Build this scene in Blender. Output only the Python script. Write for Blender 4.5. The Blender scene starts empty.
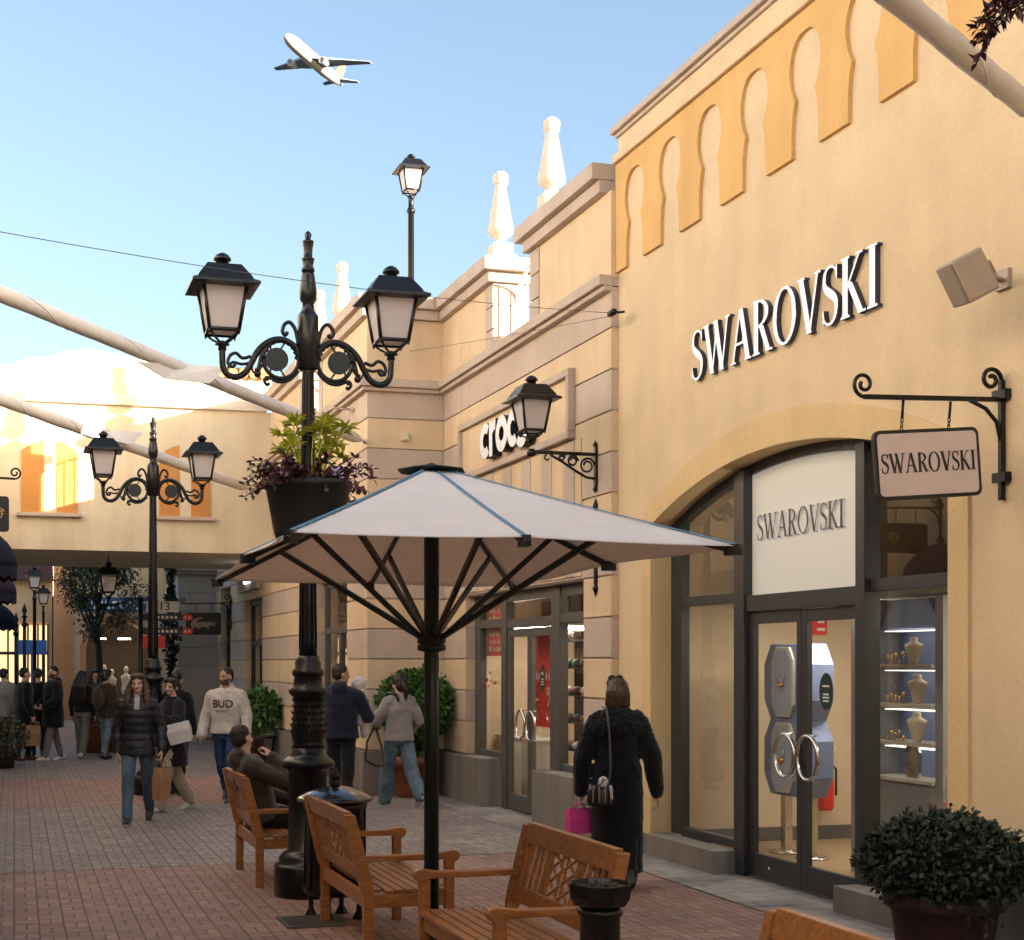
import bpy, bmesh, math, random
from mathutils import Vector, Matrix, noise
from mathutils.bvhtree import BVHTree
PI = math.pi
R = math.radians
rnd = random.Random(7)
scene = bpy.context.scene
COL = scene.collection

# ------------------------------------------------------------------ camera
# street frame: x to the right across the street, y along the street, z up.
F, CX, HY, HC = 1400.0, 400.0, 662.0, 1.85
CA, SA = 0.96420, 0.26516          # street heading: the view is turned 15.4 deg to the right
cam_d = bpy.data.cameras.new('camera'); cam = bpy.data.objects.new('camera', cam_d); COL.objects.link(cam)
cam.location = (0, 0, HC); cam.rotation_euler = (PI/2, 0, -math.asin(SA))
cam_d.sensor_width = 36; cam_d.lens = F/1024*36
cam_d.shift_x = (512-CX)/1024; cam_d.shift_y = (HY-470)/1024
cam_d.clip_end = 3000; cam_d.clip_start = .05
scene.camera = cam

def at(px, py, Y):
    X = (px-CX)/F*Y
    return Vector((CA*X+SA*Y, -SA*X+CA*Y, HC+(HY-py)/F*Y))
def gr(px, py): return at(px, py, F*HC/(py-HY))
def onw(px, py, w):
    t = (px-CX)/F; s = w*(CA-SA*t)/(CA*t+SA); return at(px, py, SA*w+CA*s)
def ons(px, py, s):
    t = (px-CX)/F; w = s*(CA*t+SA)/(CA-SA*t); return at(px, py, SA*w+CA*s)
def sw(px, w): return onw(px, 0, w).y
def ws(px, s): return ons(px, 0, s).x

# ------------------------------------------------------------------ materials
MATS = {}
def new_mat(name):
    m = bpy.data.materials.new(name); m.use_nodes = True
    nt = m.node_tree; b = nt.nodes['Principled BSDF']; MATS[name] = m
    return m, nt, b
def mat(name, col, rough=.6, metal=0, var=.12, scale=6, bump=0, bscale=60, col2=None, spec=None, coat=0, streak=0):
    m, nt, b = new_mat(name); N, L = nt.nodes, nt.links
    b.inputs['Roughness'].default_value = rough; b.inputs['Metallic'].default_value = metal
    if spec is not None: b.inputs['Specular IOR Level'].default_value = spec
    if coat: b.inputs['Coat Weight'].default_value = coat; b.inputs['Coat Roughness'].default_value = .12
    tc = N.new('ShaderNodeTexCoord')
    c1 = tuple(col)+(1,)
    b.inputs['Base Color'].default_value = c1
    if var:
        n1 = N.new('ShaderNodeTexNoise'); n1.inputs['Scale'].default_value = scale; n1.inputs['Detail'].default_value = 8; n1.inputs['Roughness'].default_value = .65
        L.new(tc.outputs['Object'], n1.inputs['Vector'])
        if streak:
            mp = N.new('ShaderNodeMapping'); mp.inputs['Scale'].default_value = (1, 1, streak)
            L.new(tc.outputs['Object'], mp.inputs['Vector']); L.new(mp.outputs[0], n1.inputs['Vector'])
        cr = N.new('ShaderNodeValToRGB'); cr.color_ramp.elements[0].position = .3; cr.color_ramp.elements[1].position = .72
        d = col2 if col2 else tuple(c*(1-2*var) for c in col)
        u = tuple(min(1, c*(1+var)) for c in col)
        cr.color_ramp.elements[0].color = tuple(d)+(1,); cr.color_ramp.elements[1].color = u+(1,)
        L.new(n1.outputs['Fac'], cr.inputs['Fac']); L.new(cr.outputs['Color'], b.inputs['Base Color'])
        rr = N.new('ShaderNodeMapRange'); rr.inputs['To Min'].default_value = max(.02, rough-.12); rr.inputs['To Max'].default_value = min(1, rough+.12)
        L.new(n1.outputs['Fac'], rr.inputs['Value']); L.new(rr.outputs[0], b.inputs['Roughness'])
    if bump:
        n2 = N.new('ShaderNodeTexNoise'); n2.inputs['Scale'].default_value = bscale; n2.inputs['Detail'].default_value = 6
        L.new(tc.outputs['Object'], n2.inputs['Vector'])
        bp = N.new('ShaderNodeBump'); bp.inputs['Strength'].default_value = bump; bp.inputs['Distance'].default_value = .01
        L.new(n2.outputs['Fac'], bp.inputs['Height']); L.new(bp.outputs[0], b.inputs['Normal'])
    return m
def emit_mat(name, col, strength):
    m, nt, b = new_mat(name)
    b.inputs['Base Color'].default_value = tuple(col)+(1,)
    b.inputs['Emission Color'].default_value = tuple(col)+(1,); b.inputs['Emission Strength'].default_value = strength
    return m
def glass_mat(name, tint=(.90,.93,.92), refl=1.0, base=.17):
    m, nt, b = new_mat(name); N, L = nt.nodes, nt.links
    N.remove(b)
    out = N['Material Output']
    tr = N.new('ShaderNodeBsdfTransparent'); tr.inputs[0].default_value = tuple(tint)+(1,)
    gl = N.new('ShaderNodeBsdfGlossy'); gl.inputs['Roughness'].default_value = .01
    g = N.new('ShaderNodeNewGeometry'); dt = N.new('ShaderNodeVectorMath'); dt.operation = 'DOT_PRODUCT'
    L.new(g.outputs['Incoming'], dt.inputs[0]); L.new(g.outputs['Normal'], dt.inputs[1])
    def mth(op, x, y=None):
        m_ = N.new('ShaderNodeMath'); m_.operation = op; m_.use_clamp = op == 'SUBTRACT'
        for i, v in enumerate((x, y)):
            if v is None: continue
            if isinstance(v, (int, float)): m_.inputs[i].default_value = v
            else: L.new(v, m_.inputs[i])
        return m_.outputs[0]
    fk = mth('POWER', mth('SUBTRACT', 1.0, mth('ABSOLUTE', dt.outputs['Value'])), 5.0)   # Schlick, same from both faces
    mx = N.new('ShaderNodeMixShader')
    mr = N.new('ShaderNodeMapRange'); mr.inputs['To Min'].default_value = base; mr.inputs['To Max'].default_value = 1
    L.new(fk, mr.inputs['Value'])
    L.new(mr.outputs[0], mx.inputs[0]); L.new(tr.outputs[0], mx.inputs[1]); L.new(gl.outputs[0], mx.inputs[2])
    L.new(mx.outputs[0], out.inputs['Surface'])
    return m
def stucco(name, col, stain=.10):
    m, nt, b = new_mat(name); N, L = nt.nodes, nt.links
    tc = N.new('ShaderNodeTexCoord')
    b.inputs['Roughness'].default_value = .9; b.inputs['Specular IOR Level'].default_value = .2
    def no(sc, det=8, stretch=None):
        n = N.new('ShaderNodeTexNoise'); n.inputs['Scale'].default_value = sc; n.inputs['Detail'].default_value = det
        if stretch:
            mp = N.new('ShaderNodeMapping'); mp.inputs['Scale'].default_value = stretch
            L.new(tc.outputs['Object'], mp.inputs['Vector']); L.new(mp.outputs[0], n.inputs['Vector'])
        else: L.new(tc.outputs['Object'], n.inputs['Vector'])
        return n
    def mul(a, bb, f):
        x = N.new('ShaderNodeMix'); x.data_type = 'RGBA'; x.blend_type = 'MULTIPLY'; x.inputs[0].default_value = f
        L.new(a, x.inputs[6]); L.new(bb, x.inputs[7]); return x.outputs[2]
    def ramp(n, lo, hi, p0=.35, p1=.7):
        r = N.new('ShaderNodeValToRGB'); e = r.color_ramp.elements; e[0].position = p0; e[1].position = p1
        e[0].color = tuple(lo)+(1,); e[1].color = tuple(hi)+(1,); L.new(n.outputs['Fac'], r.inputs['Fac']); return r.outputs['Color']
    k = tuple(c*.93 for c in col)
    base = ramp(no(1.6), k, tuple(c*1.05 for c in col))
    base = mul(base, ramp(no(2.2, 6, (1.5, 1.5, .12)), (1-stain*1.3, 1-stain*1.5, 1-stain*1.7), (1, 1, 1), .25, .55), 1)
    base = mul(base, ramp(no(45, 4), (.93, .93, .92), (1.0, 1.0, 1.0), .35, .65), 1)
    L.new(base, b.inputs['Base Color'])
    bp = N.new('ShaderNodeBump'); bp.inputs['Strength'].default_value = .35; bp.inputs['Distance'].default_value = .006
    L.new(no(90, 5).outputs['Fac'], bp.inputs['Height'])
    bp2 = N.new('ShaderNodeBump'); bp2.inputs['Strength'].default_value = .2; bp2.inputs['Distance'].default_value = .03
    L.new(no(3, 3).outputs['Fac'], bp2.inputs['Height']); L.new(bp.outputs[0], bp2.inputs['Normal'])
    L.new(bp2.outputs[0], b.inputs['Normal'])
    return m
def brick_mat(name, c1, c2, mortar, bw, bh, rot=0, ms=.012):
    m, nt, b = new_mat(name); N, L = nt.nodes, nt.links
    tc = N.new('ShaderNodeTexCoord'); mp = N.new('ShaderNodeMapping'); mp.inputs['Rotation'].default_value = (0, 0, rot)
    # warp a little so that courses are not ruler straight
    nz = N.new('ShaderNodeTexNoise'); nz.inputs['Scale'].default_value = 3; nz.inputs['Detail'].default_value = 3
    L.new(tc.outputs['Object'], nz.inputs['Vector'])
    sub = N.new('ShaderNodeVectorMath'); sub.operation = 'MULTIPLY_ADD'; sub.inputs[1].default_value = (.03, .03, 0)
    L.new(nz.outputs['Color'], sub.inputs[0]); L.new(tc.outputs['Object'], sub.inputs[2])
    L.new(sub.outputs[0], mp.inputs['Vector'])
    br = N.new('ShaderNodeTexBrick'); br.inputs['Scale'].default_value = 1
    br.inputs['Brick Width'].default_value = bw; br.inputs['Row Height'].default_value = bh
    br.inputs['Mortar Size'].default_value = ms; br.inputs['Mortar Smooth'].default_value = .3; br.inputs['Bias'].default_value = 0
    br.inputs['Color1'].default_value = tuple(c1)+(1,); br.inputs['Color2'].default_value = tuple(c2)+(1,); br.inputs['Mortar'].default_value = tuple(mortar)+(1,)
    L.new(mp.outputs[0], br.inputs['Vector'])
    n = N.new('ShaderNodeTexNoise'); n.inputs['Scale'].default_value = 1.1; n.inputs['Detail'].default_value = 10; n.inputs['Roughness'].default_value = .7
    L.new(tc.outputs['Object'], n.inputs['Vector'])
    r = N.new('ShaderNodeValToRGB'); r.color_ramp.elements[0].position = .3; r.color_ramp.elements[1].position = .7
    r.color_ramp.elements[0].color = (.62, .62, .64, 1); r.color_ramp.elements[1].color = (1.1, 1.08, 1.05, 1)
    L.new(n.outputs['Fac'], r.inputs['Fac'])
    x = N.new('ShaderNodeMix'); x.data_type = 'RGBA'; x.blend_type = 'MULTIPLY'; x.inputs[0].default_value = 1
    L.new(br.outputs['Color'], x.inputs[6]); L.new(r.outputs['Color'], x.inputs[7])
    L.new(x.outputs[2], b.inputs['Base Color'])
    rr = N.new('ShaderNodeMapRange'); rr.inputs['To Min'].default_value = .5; rr.inputs['To Max'].default_value = .85
    L.new(n.outputs['Fac'], rr.inputs['Value']); L.new(rr.outputs[0], b.inputs['Roughness'])
    bp = N.new('ShaderNodeBump'); bp.inputs['Strength'].default_value = .7; bp.inputs['Distance'].default_value = .012; bp.invert = True
    L.new(br.outputs['Fac'], bp.inputs['Height'])
    n3 = N.new('ShaderNodeTexNoise'); n3.inputs['Scale'].default_value = 35; n3.inputs['Detail'].default_value = 5
    L.new(tc.outputs['Object'], n3.inputs['Vector'])
    bp2 = N.new('ShaderNodeBump'); bp2.inputs['Strength'].default_value = .25; bp2.inputs['Distance'].default_value = .01
    L.new(n3.outputs['Fac'], bp2.inputs['Height']); L.new(bp.outputs[0], bp2.inputs['Normal'])
    L.new(bp2.outputs[0], b.inputs['Normal'])
    return m
def weave_mat(name, c1, c2, mortar, cell, ms=.008):
    """basket weave: pairs of pavers, alternate squares turned by a quarter"""
    m, nt, b = new_mat(name); N, L = nt.nodes, nt.links
    tc = N.new('ShaderNodeTexCoord')
    nz = N.new('ShaderNodeTexNoise'); nz.inputs['Scale'].default_value = 2.5; nz.inputs['Detail'].default_value = 3
    L.new(tc.outputs['Object'], nz.inputs['Vector'])
    w = N.new('ShaderNodeVectorMath'); w.operation = 'MULTIPLY_ADD'; w.inputs[1].default_value = (.014, .014, 0)
    L.new(nz.outputs['Color'], w.inputs[0]); L.new(tc.outputs['Object'], w.inputs[2])
    def brick(rot):
        mp = N.new('ShaderNodeMapping'); mp.inputs['Rotation'].default_value = (0, 0, rot); L.new(w.outputs[0], mp.inputs['Vector'])
        br = N.new('ShaderNodeTexBrick'); br.offset = 0; br.inputs['Scale'].default_value = 1
        br.inputs['Brick Width'].default_value = cell; br.inputs['Row Height'].default_value = cell/2
        br.inputs['Mortar Size'].default_value = ms; br.inputs['Mortar Smooth'].default_value = .4; br.inputs['Bias'].default_value = 0
        br.inputs['Color1'].default_value = tuple(c1)+(1,); br.inputs['Color2'].default_value = tuple(c2)+(1,); br.inputs['Mortar'].default_value = tuple(mortar)+(1,)
        L.new(mp.outputs[0], br.inputs['Vector']); return br
    A, B = brick(0), brick(PI/2)
    ck = N.new('ShaderNodeTexChecker'); ck.inputs['Scale'].default_value = 1/cell; L.new(w.outputs[0], ck.inputs['Vector'])
    mc = N.new('ShaderNodeMix'); mc.data_type = 'RGBA'; L.new(ck.outputs['Fac'], mc.inputs[0]); L.new(A.outputs['Color'], mc.inputs[6]); L.new(B.outputs['Color'], mc.inputs[7])
    mf = N.new('ShaderNodeMix'); L.new(ck.outputs['Fac'], mf.inputs[0]); L.new(A.outputs['Fac'], mf.inputs[2]); L.new(B.outputs['Fac'], mf.inputs[3])
    n = N.new('ShaderNodeTexNoise'); n.inputs['Scale'].default_value = .9; n.inputs['Detail'].default_value = 12; n.inputs['Roughness'].default_value = .72
    L.new(tc.outputs['Object'], n.inputs['Vector'])
    r = N.new('ShaderNodeValToRGB'); r.color_ramp.elements[0].position = .3; r.color_ramp.elements[1].position = .7
    r.color_ramp.elements[0].color = (.58, .59, .62, 1); r.color_ramp.elements[1].color = (1.12, 1.08, 1.04, 1)
    L.new(n.outputs['Fac'], r.inputs['Fac'])
    x = N.new('ShaderNodeMix'); x.data_type = 'RGBA'; x.blend_type = 'MULTIPLY'; x.inputs[0].default_value = 1
    L.new(mc.outputs[2], x.inputs[6]); L.new(r.outputs['Color'], x.inputs[7]); L.new(x.outputs[2], b.inputs['Base Color'])
    rr = N.new('ShaderNodeMapRange'); rr.inputs['To Min'].default_value = .42; rr.inputs['To Max'].default_value = .8
    L.new(n.outputs['Fac'], rr.inputs['Value']); L.new(rr.outputs[0], b.inputs['Roughness'])
    bp = N.new('ShaderNodeBump'); bp.inputs['Strength'].default_value = .7; bp.inputs['Distance'].default_value = .012; bp.invert = True
    L.new(mf.outputs[0], bp.inputs['Height'])
    n3 = N.new('ShaderNodeTexNoise'); n3.inputs['Scale'].default_value = 35; n3.inputs['Detail'].default_value = 5
    L.new(tc.outputs['Object'], n3.inputs['Vector'])
    bp2 = N.new('ShaderNodeBump'); bp2.inputs['Strength'].default_value = .3; bp2.inputs['Distance'].default_value = .01
    L.new(n3.outputs['Fac'], bp2.inputs['Height']); L.new(bp.outputs[0], bp2.inputs['Normal']); L.new(bp2.outputs[0], b.inputs['Normal'])
    return m
def wood_mat(name, col, dark):
    m, nt, b = new_mat(name); N, L = nt.nodes, nt.links
    tc = N.new('ShaderNodeTexCoord'); mp = N.new('ShaderNodeMapping'); mp.inputs['Scale'].default_value = (14, 2.2, 14)
    L.new(tc.outputs['Object'], mp.inputs['Vector'])
    n = N.new('ShaderNodeTexNoise'); n.inputs['Scale'].default_value = 2.5; n.inputs['Detail'].default_value = 9; n.inputs['Distortion'].default_value = .6
    L.new(mp.outputs[0], n.inputs['Vector'])
    r = N.new('ShaderNodeValToRGB'); r.color_ramp.elements[0].position = .32; r.color_ramp.elements[1].position = .68
    r.color_ramp.elements[0].color = tuple(dark)+(1,); r.color_ramp.elements[1].color = tuple(col)+(1,)
    L.new(n.outputs['Fac'], r.inputs['Fac']); L.new(r.outputs['Color'], b.inputs['Base Color'])
    b.inputs['Roughness'].default_value = .38; b.inputs['Coat Weight'].default_value = .25; b.inputs['Coat Roughness'].default_value = .3
    bp = N.new('ShaderNodeBump'); bp.inputs['Strength'].default_value = .15; bp.inputs['Distance'].default_value = .004
    L.new(n.outputs['Fac'], bp.inputs['Height']); L.new(bp.outputs[0], b.inputs['Normal'])
    return m
def leaf_mat(name, c1, c2, rough=.5):
    m, nt, b = new_mat(name); N, L = nt.nodes, nt.links
    g = N.new('ShaderNodeNewGeometry')
    r = N.new('ShaderNodeValToRGB'); r.color_ramp.elements[0].color = tuple(c1)+(1,); r.color_ramp.elements[1].color = tuple(c2)+(1,)
    L.new(g.outputs['Random Per Island'], r.inputs['Fac']); L.new(r.outputs['Color'], b.inputs['Base Color'])
    b.inputs['Roughness'].default_value = rough
    b.inputs['Subsurface Weight'].default_value = .0
    return m
def fabric_mat(name, col, var=.08, rough=.9, bump=.25, bscale=220, sheen=.2):
    m = mat(name, col, rough, 0, var, 9, bump, bscale, spec=.2)
    m.node_tree.nodes['Principled BSDF'].inputs['Sheen Weight'].default_value = sheen
    return m

M = dict(
 ochre=stucco('ochre_stucco', (.74, .575, .365), .05), ochre_deep=stucco('deep_ochre_stucco', (.73, .455, .185), .06), ochre_arch=stucco('arch_ochre_stucco', (.74, .54, .29), .06),
 ochre_pale=stucco('pale_ochre_stucco', (.76, .57, .36)),
 tan=stucco('tan_render', (.75, .57, .375)), mauve=stucco('mauve_render', (.60, .48, .395)), trim=stucco('stone_trim', (.57, .46, .38)),
 cream=stucco('cream_stucco', (.76, .65, .47)), white=stucco('white_stucco', (.74, .66, .54)), bounce_white=stucco('bounce_upper_wall', (.82, .79, .74), .03), plinth=stucco('grey_plinth_stone', (.24, .215, .195), .2),
 terracotta=stucco('orange_stucco', (.60, .30, .15)), shutter=mat('orange_shutter', (.62, .27, .06), .6, var=.06),
 greystone=stucco('grey_stone', (.56, .51, .47)), roof=mat('clay_tile', (.45, .24, .10), .8, var=.25, scale=14, bump=.4),
 frame=mat('grey_metal_frame', (.036, .037, .040), .4, .1, var=.06), frame2=mat('warm_grey_metal_frame', (.105, .098, .094), .45, .2, var=.06),
 iron=mat('black_cast_iron', (.006, .006, .007), .38, .0, var=.2, scale=20, bump=.12, bscale=45, coat=.2, spec=.3),
 iron_gloss=mat('glossy_black_iron', (.012, .014, .02), .22, .0, var=.15, scale=20, bump=.08, bscale=45, coat=.9), dark=mat('dark_metal', (.02, .022, .022), .4, .3, var=.1), steel=mat('brushed_steel', (.62, .60, .57), .25, 1, var=.05),
 glass=glass_mat('window_glass'), glass2=glass_mat('clear_glass', base=.06),
 frost=mat('frosted_lantern_glass', (.84, .81, .84), .45, var=.02),
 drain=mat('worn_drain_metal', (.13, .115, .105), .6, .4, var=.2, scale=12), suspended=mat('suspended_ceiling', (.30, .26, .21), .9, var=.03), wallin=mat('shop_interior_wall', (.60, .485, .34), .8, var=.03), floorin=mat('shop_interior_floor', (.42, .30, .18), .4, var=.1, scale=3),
 lampwarm=emit_mat('warm_shop_light', (1, .88, .72), 5.0), lampcool=emit_mat('shelf_light', (1, .90, .78), .28),
 teak=wood_mat('varnished_teak', (.43, .175, .048), (.24, .082, .019)),
 canvas=mat('white_canvas', (.85, .885, .97), .85, var=.04, scale=4, bump=.3, bscale=140), canvas2=mat('sail_canvas', (.72, .685, .66), .85, var=.06, scale=5, bump=.3, bscale=50),
 blue=mat('blue_piping', (.07, .20, .32), .6, var=.05), greenmast=mat('dark_green_mast', (.006, .016, .013), .35, .2, var=.1),
 lead=mat('letter_side_dark', (.035, .035, .06), .5, var=.05), letter=mat('letter_white', (.85, .86, .88), .4, var=.02),
 signpink=mat('sign_panel_pinkish', (.70, .575, .53), .5, var=.04), black=mat('black_paint', (.012, .012, .013), .45, var=.1),
 panel=emit_mat('lit_white_panel', (.56, .54, .48), .045), silver=mat('dark_metal_letter', (.075, .08, .072), .3, .4, var=.05),
 red=mat('red_poster', (.74, .035, .025), .5, var=.05), white_p=mat('white_paint', (.78, .77, .74), .5, var=.04),
 navy=fabric_mat('navy_awning', (.016, .018, .040), sheen=0), terr=mat('terracotta_pot', (.20, .062, .028), .6, var=.2, scale=8, bump=.2), pot=mat('dark_plastic_pot', (.006, .006, .007), .5, var=.15),
 potdark=mat('brown_clay_pot', (.045, .018, .015), .65, var=.2, scale=8, bump=.2), soil=mat('soil', (.03, .02, .014), .95, var=.3, bump=.5),
 leaf=leaf_mat('dark_leaf', (.012, .022, .012), (.032, .05, .022)), leaf_lime=leaf_mat('lime_leaf', (.32, .37, .02), (.60, .60, .08)),
 leaf_mid=leaf_mat('green_leaf', (.025, .075, .012), (.075, .17, .025)), leaf_wine=leaf_mat('wine_leaf', (.035, .010, .014), (.10, .025, .032)),
 leaf_olive=leaf_mat('olive_leaf', (.05, .06, .028), (.11, .12, .06)), petal=leaf_mat('red_petal', (.45, .01, .01), (.65, .05, .03)), bark=mat('bark', (.07, .045, .03), .9, var=.3, scale=20, bump=.6),
 lilac=leaf_mat('lilac_petal', (.35, .33, .6), (.6, .55, .75)),
 cable=mat('cable', (.10, .10, .11), .6, var=0), beige=mat('beige_plastic', (.42, .33, .25), .5, var=.06), bluecase=mat('blue_display_case', (.20, .26, .46), .45, var=.05), case_in=mat('pale_blue_case_lining', (.42, .47, .6), .5, var=.04),
 shelf=mat('pale_shelf', (.6, .55, .48), .5, var=.04), bust=mat('ivory_bust', (.72, .62, .48), .6, var=.04), gold=mat('gold', (.75, .5, .2), .25, 1, var=.05), mirror=mat('mirror', (.8, .82, .82), .03, 1, var=0),
 greensign=mat('dark_green_sticker', (.012, .035, .028), .4, var=.05), bluesign=mat('blue_sign', (.03, .09, .22), .5, var=.05), skyblue=mat('bright_blue_sign', (.03, .14, .42), .5, var=.05),
)
# ------------------------------------------------------------------ mesh builder
class MB:
    def __init__(s): s.bm = bmesh.new()
    def face(s, pts, mi=0):
        vs = [s.bm.verts.new(p) for p in pts]
        f = s.bm.faces.new(vs); f.material_index = mi; return f
    def box(s, x0, x1, y0, y1, z0, z1, mi=0, M4=None):
        if x0 > x1: x0, x1 = x1, x0
        if y0 > y1: y0, y1 = y1, y0
        if z0 > z1: z0, z1 = z1, z0
        P = [Vector(p) for p in ((x0,y0,z0),(x1,y0,z0),(x1,y1,z0),(x0,y1,z0),(x0,y0,z1),(x1,y0,z1),(x1,y1,z1),(x0,y1,z1))]
        if M4: P = [M4 @ p for p in P]
        v = [s.bm.verts.new(p) for p in P]
        for i in ((3,2,1,0),(4,5,6,7),(0,1,5,4),(1,2,6,5),(2,3,7,6),(3,0,4,7)):
            f = s.bm.faces.new([v[k] for k in i]); f.material_index = mi
        return s
    def bar(s, p, q, wd, ht=None, up=(0,0,1), mi=0):
        p, q = Vector(p), Vector(q); d = q-p; L = d.length; d.normalize()
        up = Vector(up)
        if abs(d.dot(up)) > .98: up = Vector((0, 1, 0))
        a = d.cross(up).normalized(); b = a.cross(d)
        M4 = Matrix(((a.x, d.x, b.x, p.x), (a.y, d.y, b.y, p.y), (a.z, d.z, b.z, p.z), (0, 0, 0, 1)))
        ht = ht or wd
        return s.box(-wd/2, wd/2, 0, L, -ht/2, ht/2, mi, M4)
    def prism(s, poly, fn, t0, t1, mi=0, mi_side=None):
        """poly: list of (a,b); fn(a,b,t)->point"""
        n = len(poly)
        A = [s.bm.verts.new(fn(a, b, t0)) for a, b in poly]; B = [s.bm.verts.new(fn(a, b, t1)) for a, b in poly]
        fa = s.bm.faces.new(A); fb = s.bm.faces.new(B[::-1]); fa.material_index = fb.material_index = mi
        for i in range(n):
            j = (i+1) % n
            f = s.bm.faces.new((A[j], A[i], B[i], B[j])); f.material_index = mi if mi_side is None else mi_side
        if n > 4:
            fa.normal_update(); fb.normal_update(); bmesh.ops.triangulate(s.bm, faces=[fa, fb], quad_method='BEAUTY', ngon_method='EAR_CLIP')
        return s
    def tube(s, pts, r, n=8, mi=0, flat=None, cap=True):
        pts = [Vector(p) for p in pts]; m = len(pts)
        rs = r if isinstance(r, (list, tuple)) else [r]*m
        rings = []; prev = None
        for i, p in enumerate(pts):
            d = (pts[min(i+1, m-1)]-pts[max(i-1, 0)]).normalized()
            if prev is None:
                a = d.orthogonal().normalized() if flat is None else (Vector(flat)-d*Vector(flat).dot(d)).normalized()
            else:
                a = prev-d*prev.dot(d)
                a = a.normalized() if a.length > 1e-6 else d.orthogonal().normalized()
            prev = a; b = d.cross(a)
            rings.append([s.bm.verts.new(p+(a*math.cos(2*PI*k/n)+b*math.sin(2*PI*k/n))*rs[i]) for k in range(n)])
        for i in range(m-1):
            for k in range(n):
                f = s.bm.faces.new((rings[i][k], rings[i][(k+1) % n], rings[i+1][(k+1) % n], rings[i+1][k])); f.material_index = mi; f.smooth = True
        if cap:
            s.bm.faces.new(rings[0][::-1]).material_index = mi; s.bm.faces.new(rings[-1]).material_index = mi
        return s
    def lathe(s, prof, c=(0, 0, 0), n=20, mi=0, rot=0, smooth=True, M4=None):
        c = Vector(c); rings = []
        for r, z in prof:
            ring = []
            for k in range(n):
                a = 2*PI*k/n+rot; p = Vector((max(r, 1e-4)*math.cos(a), max(r, 1e-4)*math.sin(a), z))
                p = (M4 @ p if M4 else p)+c
                ring.append(s.bm.verts.new(p))
            rings.append(ring)
        for i in range(len(rings)-1):
            for k in range(n):
                f = s.bm.faces.new((rings[i][k], rings[i][(k+1) % n], rings[i+1][(k+1) % n], rings[i+1][k])); f.material_index = mi; f.smooth = smooth
        s.bm.faces.new(rings[0][::-1]).material_index = mi; s.bm.faces.new(rings[-1]).material_index = mi
        return s
    def ball(s, c, r, mi=0, sub=2, M4=None):
        r = (r, r, r) if not isinstance(r, (tuple, list, Vector)) else r
        m = Matrix.Translation(Vector(c)) @ (M4 or Matrix()) @ Matrix.Diagonal((*r, 1))
        g = bmesh.ops.create_icosphere(s.bm, subdivisions=sub, radius=1, matrix=m)
        for v in g['verts']:
            for f in v.link_faces: f.material_index = mi; f.smooth = True
        return s
    def cap(s, p, q, r1, r2, n=10):
        """closed tapered capsule"""
        p, q = Vector(p), Vector(q); d = q-p; L = max(d.length, 1e-4); d.normalize(); a = d.orthogonal().normalized(); b = d.cross(a)
        prof = []
        for i in range(1, 4): t = i/4*PI/2; prof.append((p-d*r1*math.cos(t), r1*math.sin(t)))
        prof.append((p, r1)); prof.append((q, r2))
        for i in range(1, 4): t = i/4*PI/2; prof.append((q+d*r2*math.sin(t), r2*math.cos(t)))
        rings = [[s.bm.verts.new(c+(a*math.cos(2*PI*k/n)+b*math.sin(2*PI*k/n))*r) for k in range(n)] for c, r in prof]
        t0 = s.bm.verts.new(p-d*r1); t1 = s.bm.verts.new(q+d*r2)
        for i in range(len(rings)-1):
            for k in range(n): s.bm.faces.new((rings[i][k], rings[i][(k+1) % n], rings[i+1][(k+1) % n], rings[i+1][k]))
        for k in range(n):
            s.bm.faces.new((t0, rings[0][(k+1) % n], rings[0][k])); s.bm.faces.new((t1, rings[-1][k], rings[-1][(k+1) % n]))
        return s
    def leaf(s, p, d, nrm, L, W, mi=0):
        d = Vector(d).normalized(); nrm = Vector(nrm); a = d.cross(nrm)
        if a.length < 1e-4: a = d.orthogonal()
        a.normalize(); nn = a.cross(d)
        p = Vector(p)
        P = [p, p+d*L*.45+a*W/2+nn*L*.06, p+d*L-nn*L*.12, p+d*L*.45-a*W/2+nn*L*.06]
        s.face((P[0], P[1], P[2], P[3]), mi)
def rvec(r=rnd):
    while True:
        v = Vector((r.uniform(-1, 1), r.uniform(-1, 1), r.uniform(-1, 1)))
        if .05 < v.length < 1: return v.normalized()

def obj(name, mb, mats, parent=None, bevel=0, smooth=False, label=None, world=False):
    """link the builder as ONE mesh object. Vertices are in the parent's local frame, or in the world frame with world=True"""
    me = bpy.data.meshes.new(name)
    bm = mb.bm if isinstance(mb, MB) else mb
    if world and parent is not None:
        inv = root_matrix(parent).inverted()
        bm.transform(inv)
    elif world: pass
    bmesh.ops.recalc_face_normals(bm, faces=bm.faces)
    if smooth:
        for f in bm.faces: f.smooth = True
    bm.to_mesh(me); bm.free()
    for m in (mats if isinstance(mats, (list, tuple)) else [mats]): me.materials.append(M[m] if isinstance(m, str) else m)
    o = bpy.data.objects.new(name, me); COL.objects.link(o)
    if parent is not None: o.parent = parent
    if bevel:
        b = o.modifiers.new('bevel', 'BEVEL'); b.width = bevel; b.segments = 2; b.limit_method = 'ANGLE'; b.angle_limit = R(40)
    if label: o['label'] = label
    return o
def root_matrix(o):
    m = Matrix.LocRotScale(o.location, o.rotation_euler, o.scale)
    return root_matrix(o.parent) @ m if o.parent else m
def thing(name, label, cat, loc=(0, 0, 0), rz=0, group=None, rot=None):
    o = bpy.data.objects.new(name, None); COL.objects.link(o); o.empty_display_size = .2
    o.location = loc; o.rotation_euler = rot if rot else (0, 0, rz)
    o['label'] = label; o['category'] = cat
    if group: o['group'] = group
    return o
def tag(o, label, cat, group=None, base=None):
    o['label'] = label; o['category'] = cat
    if group: o['group'] = group
    return o
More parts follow.
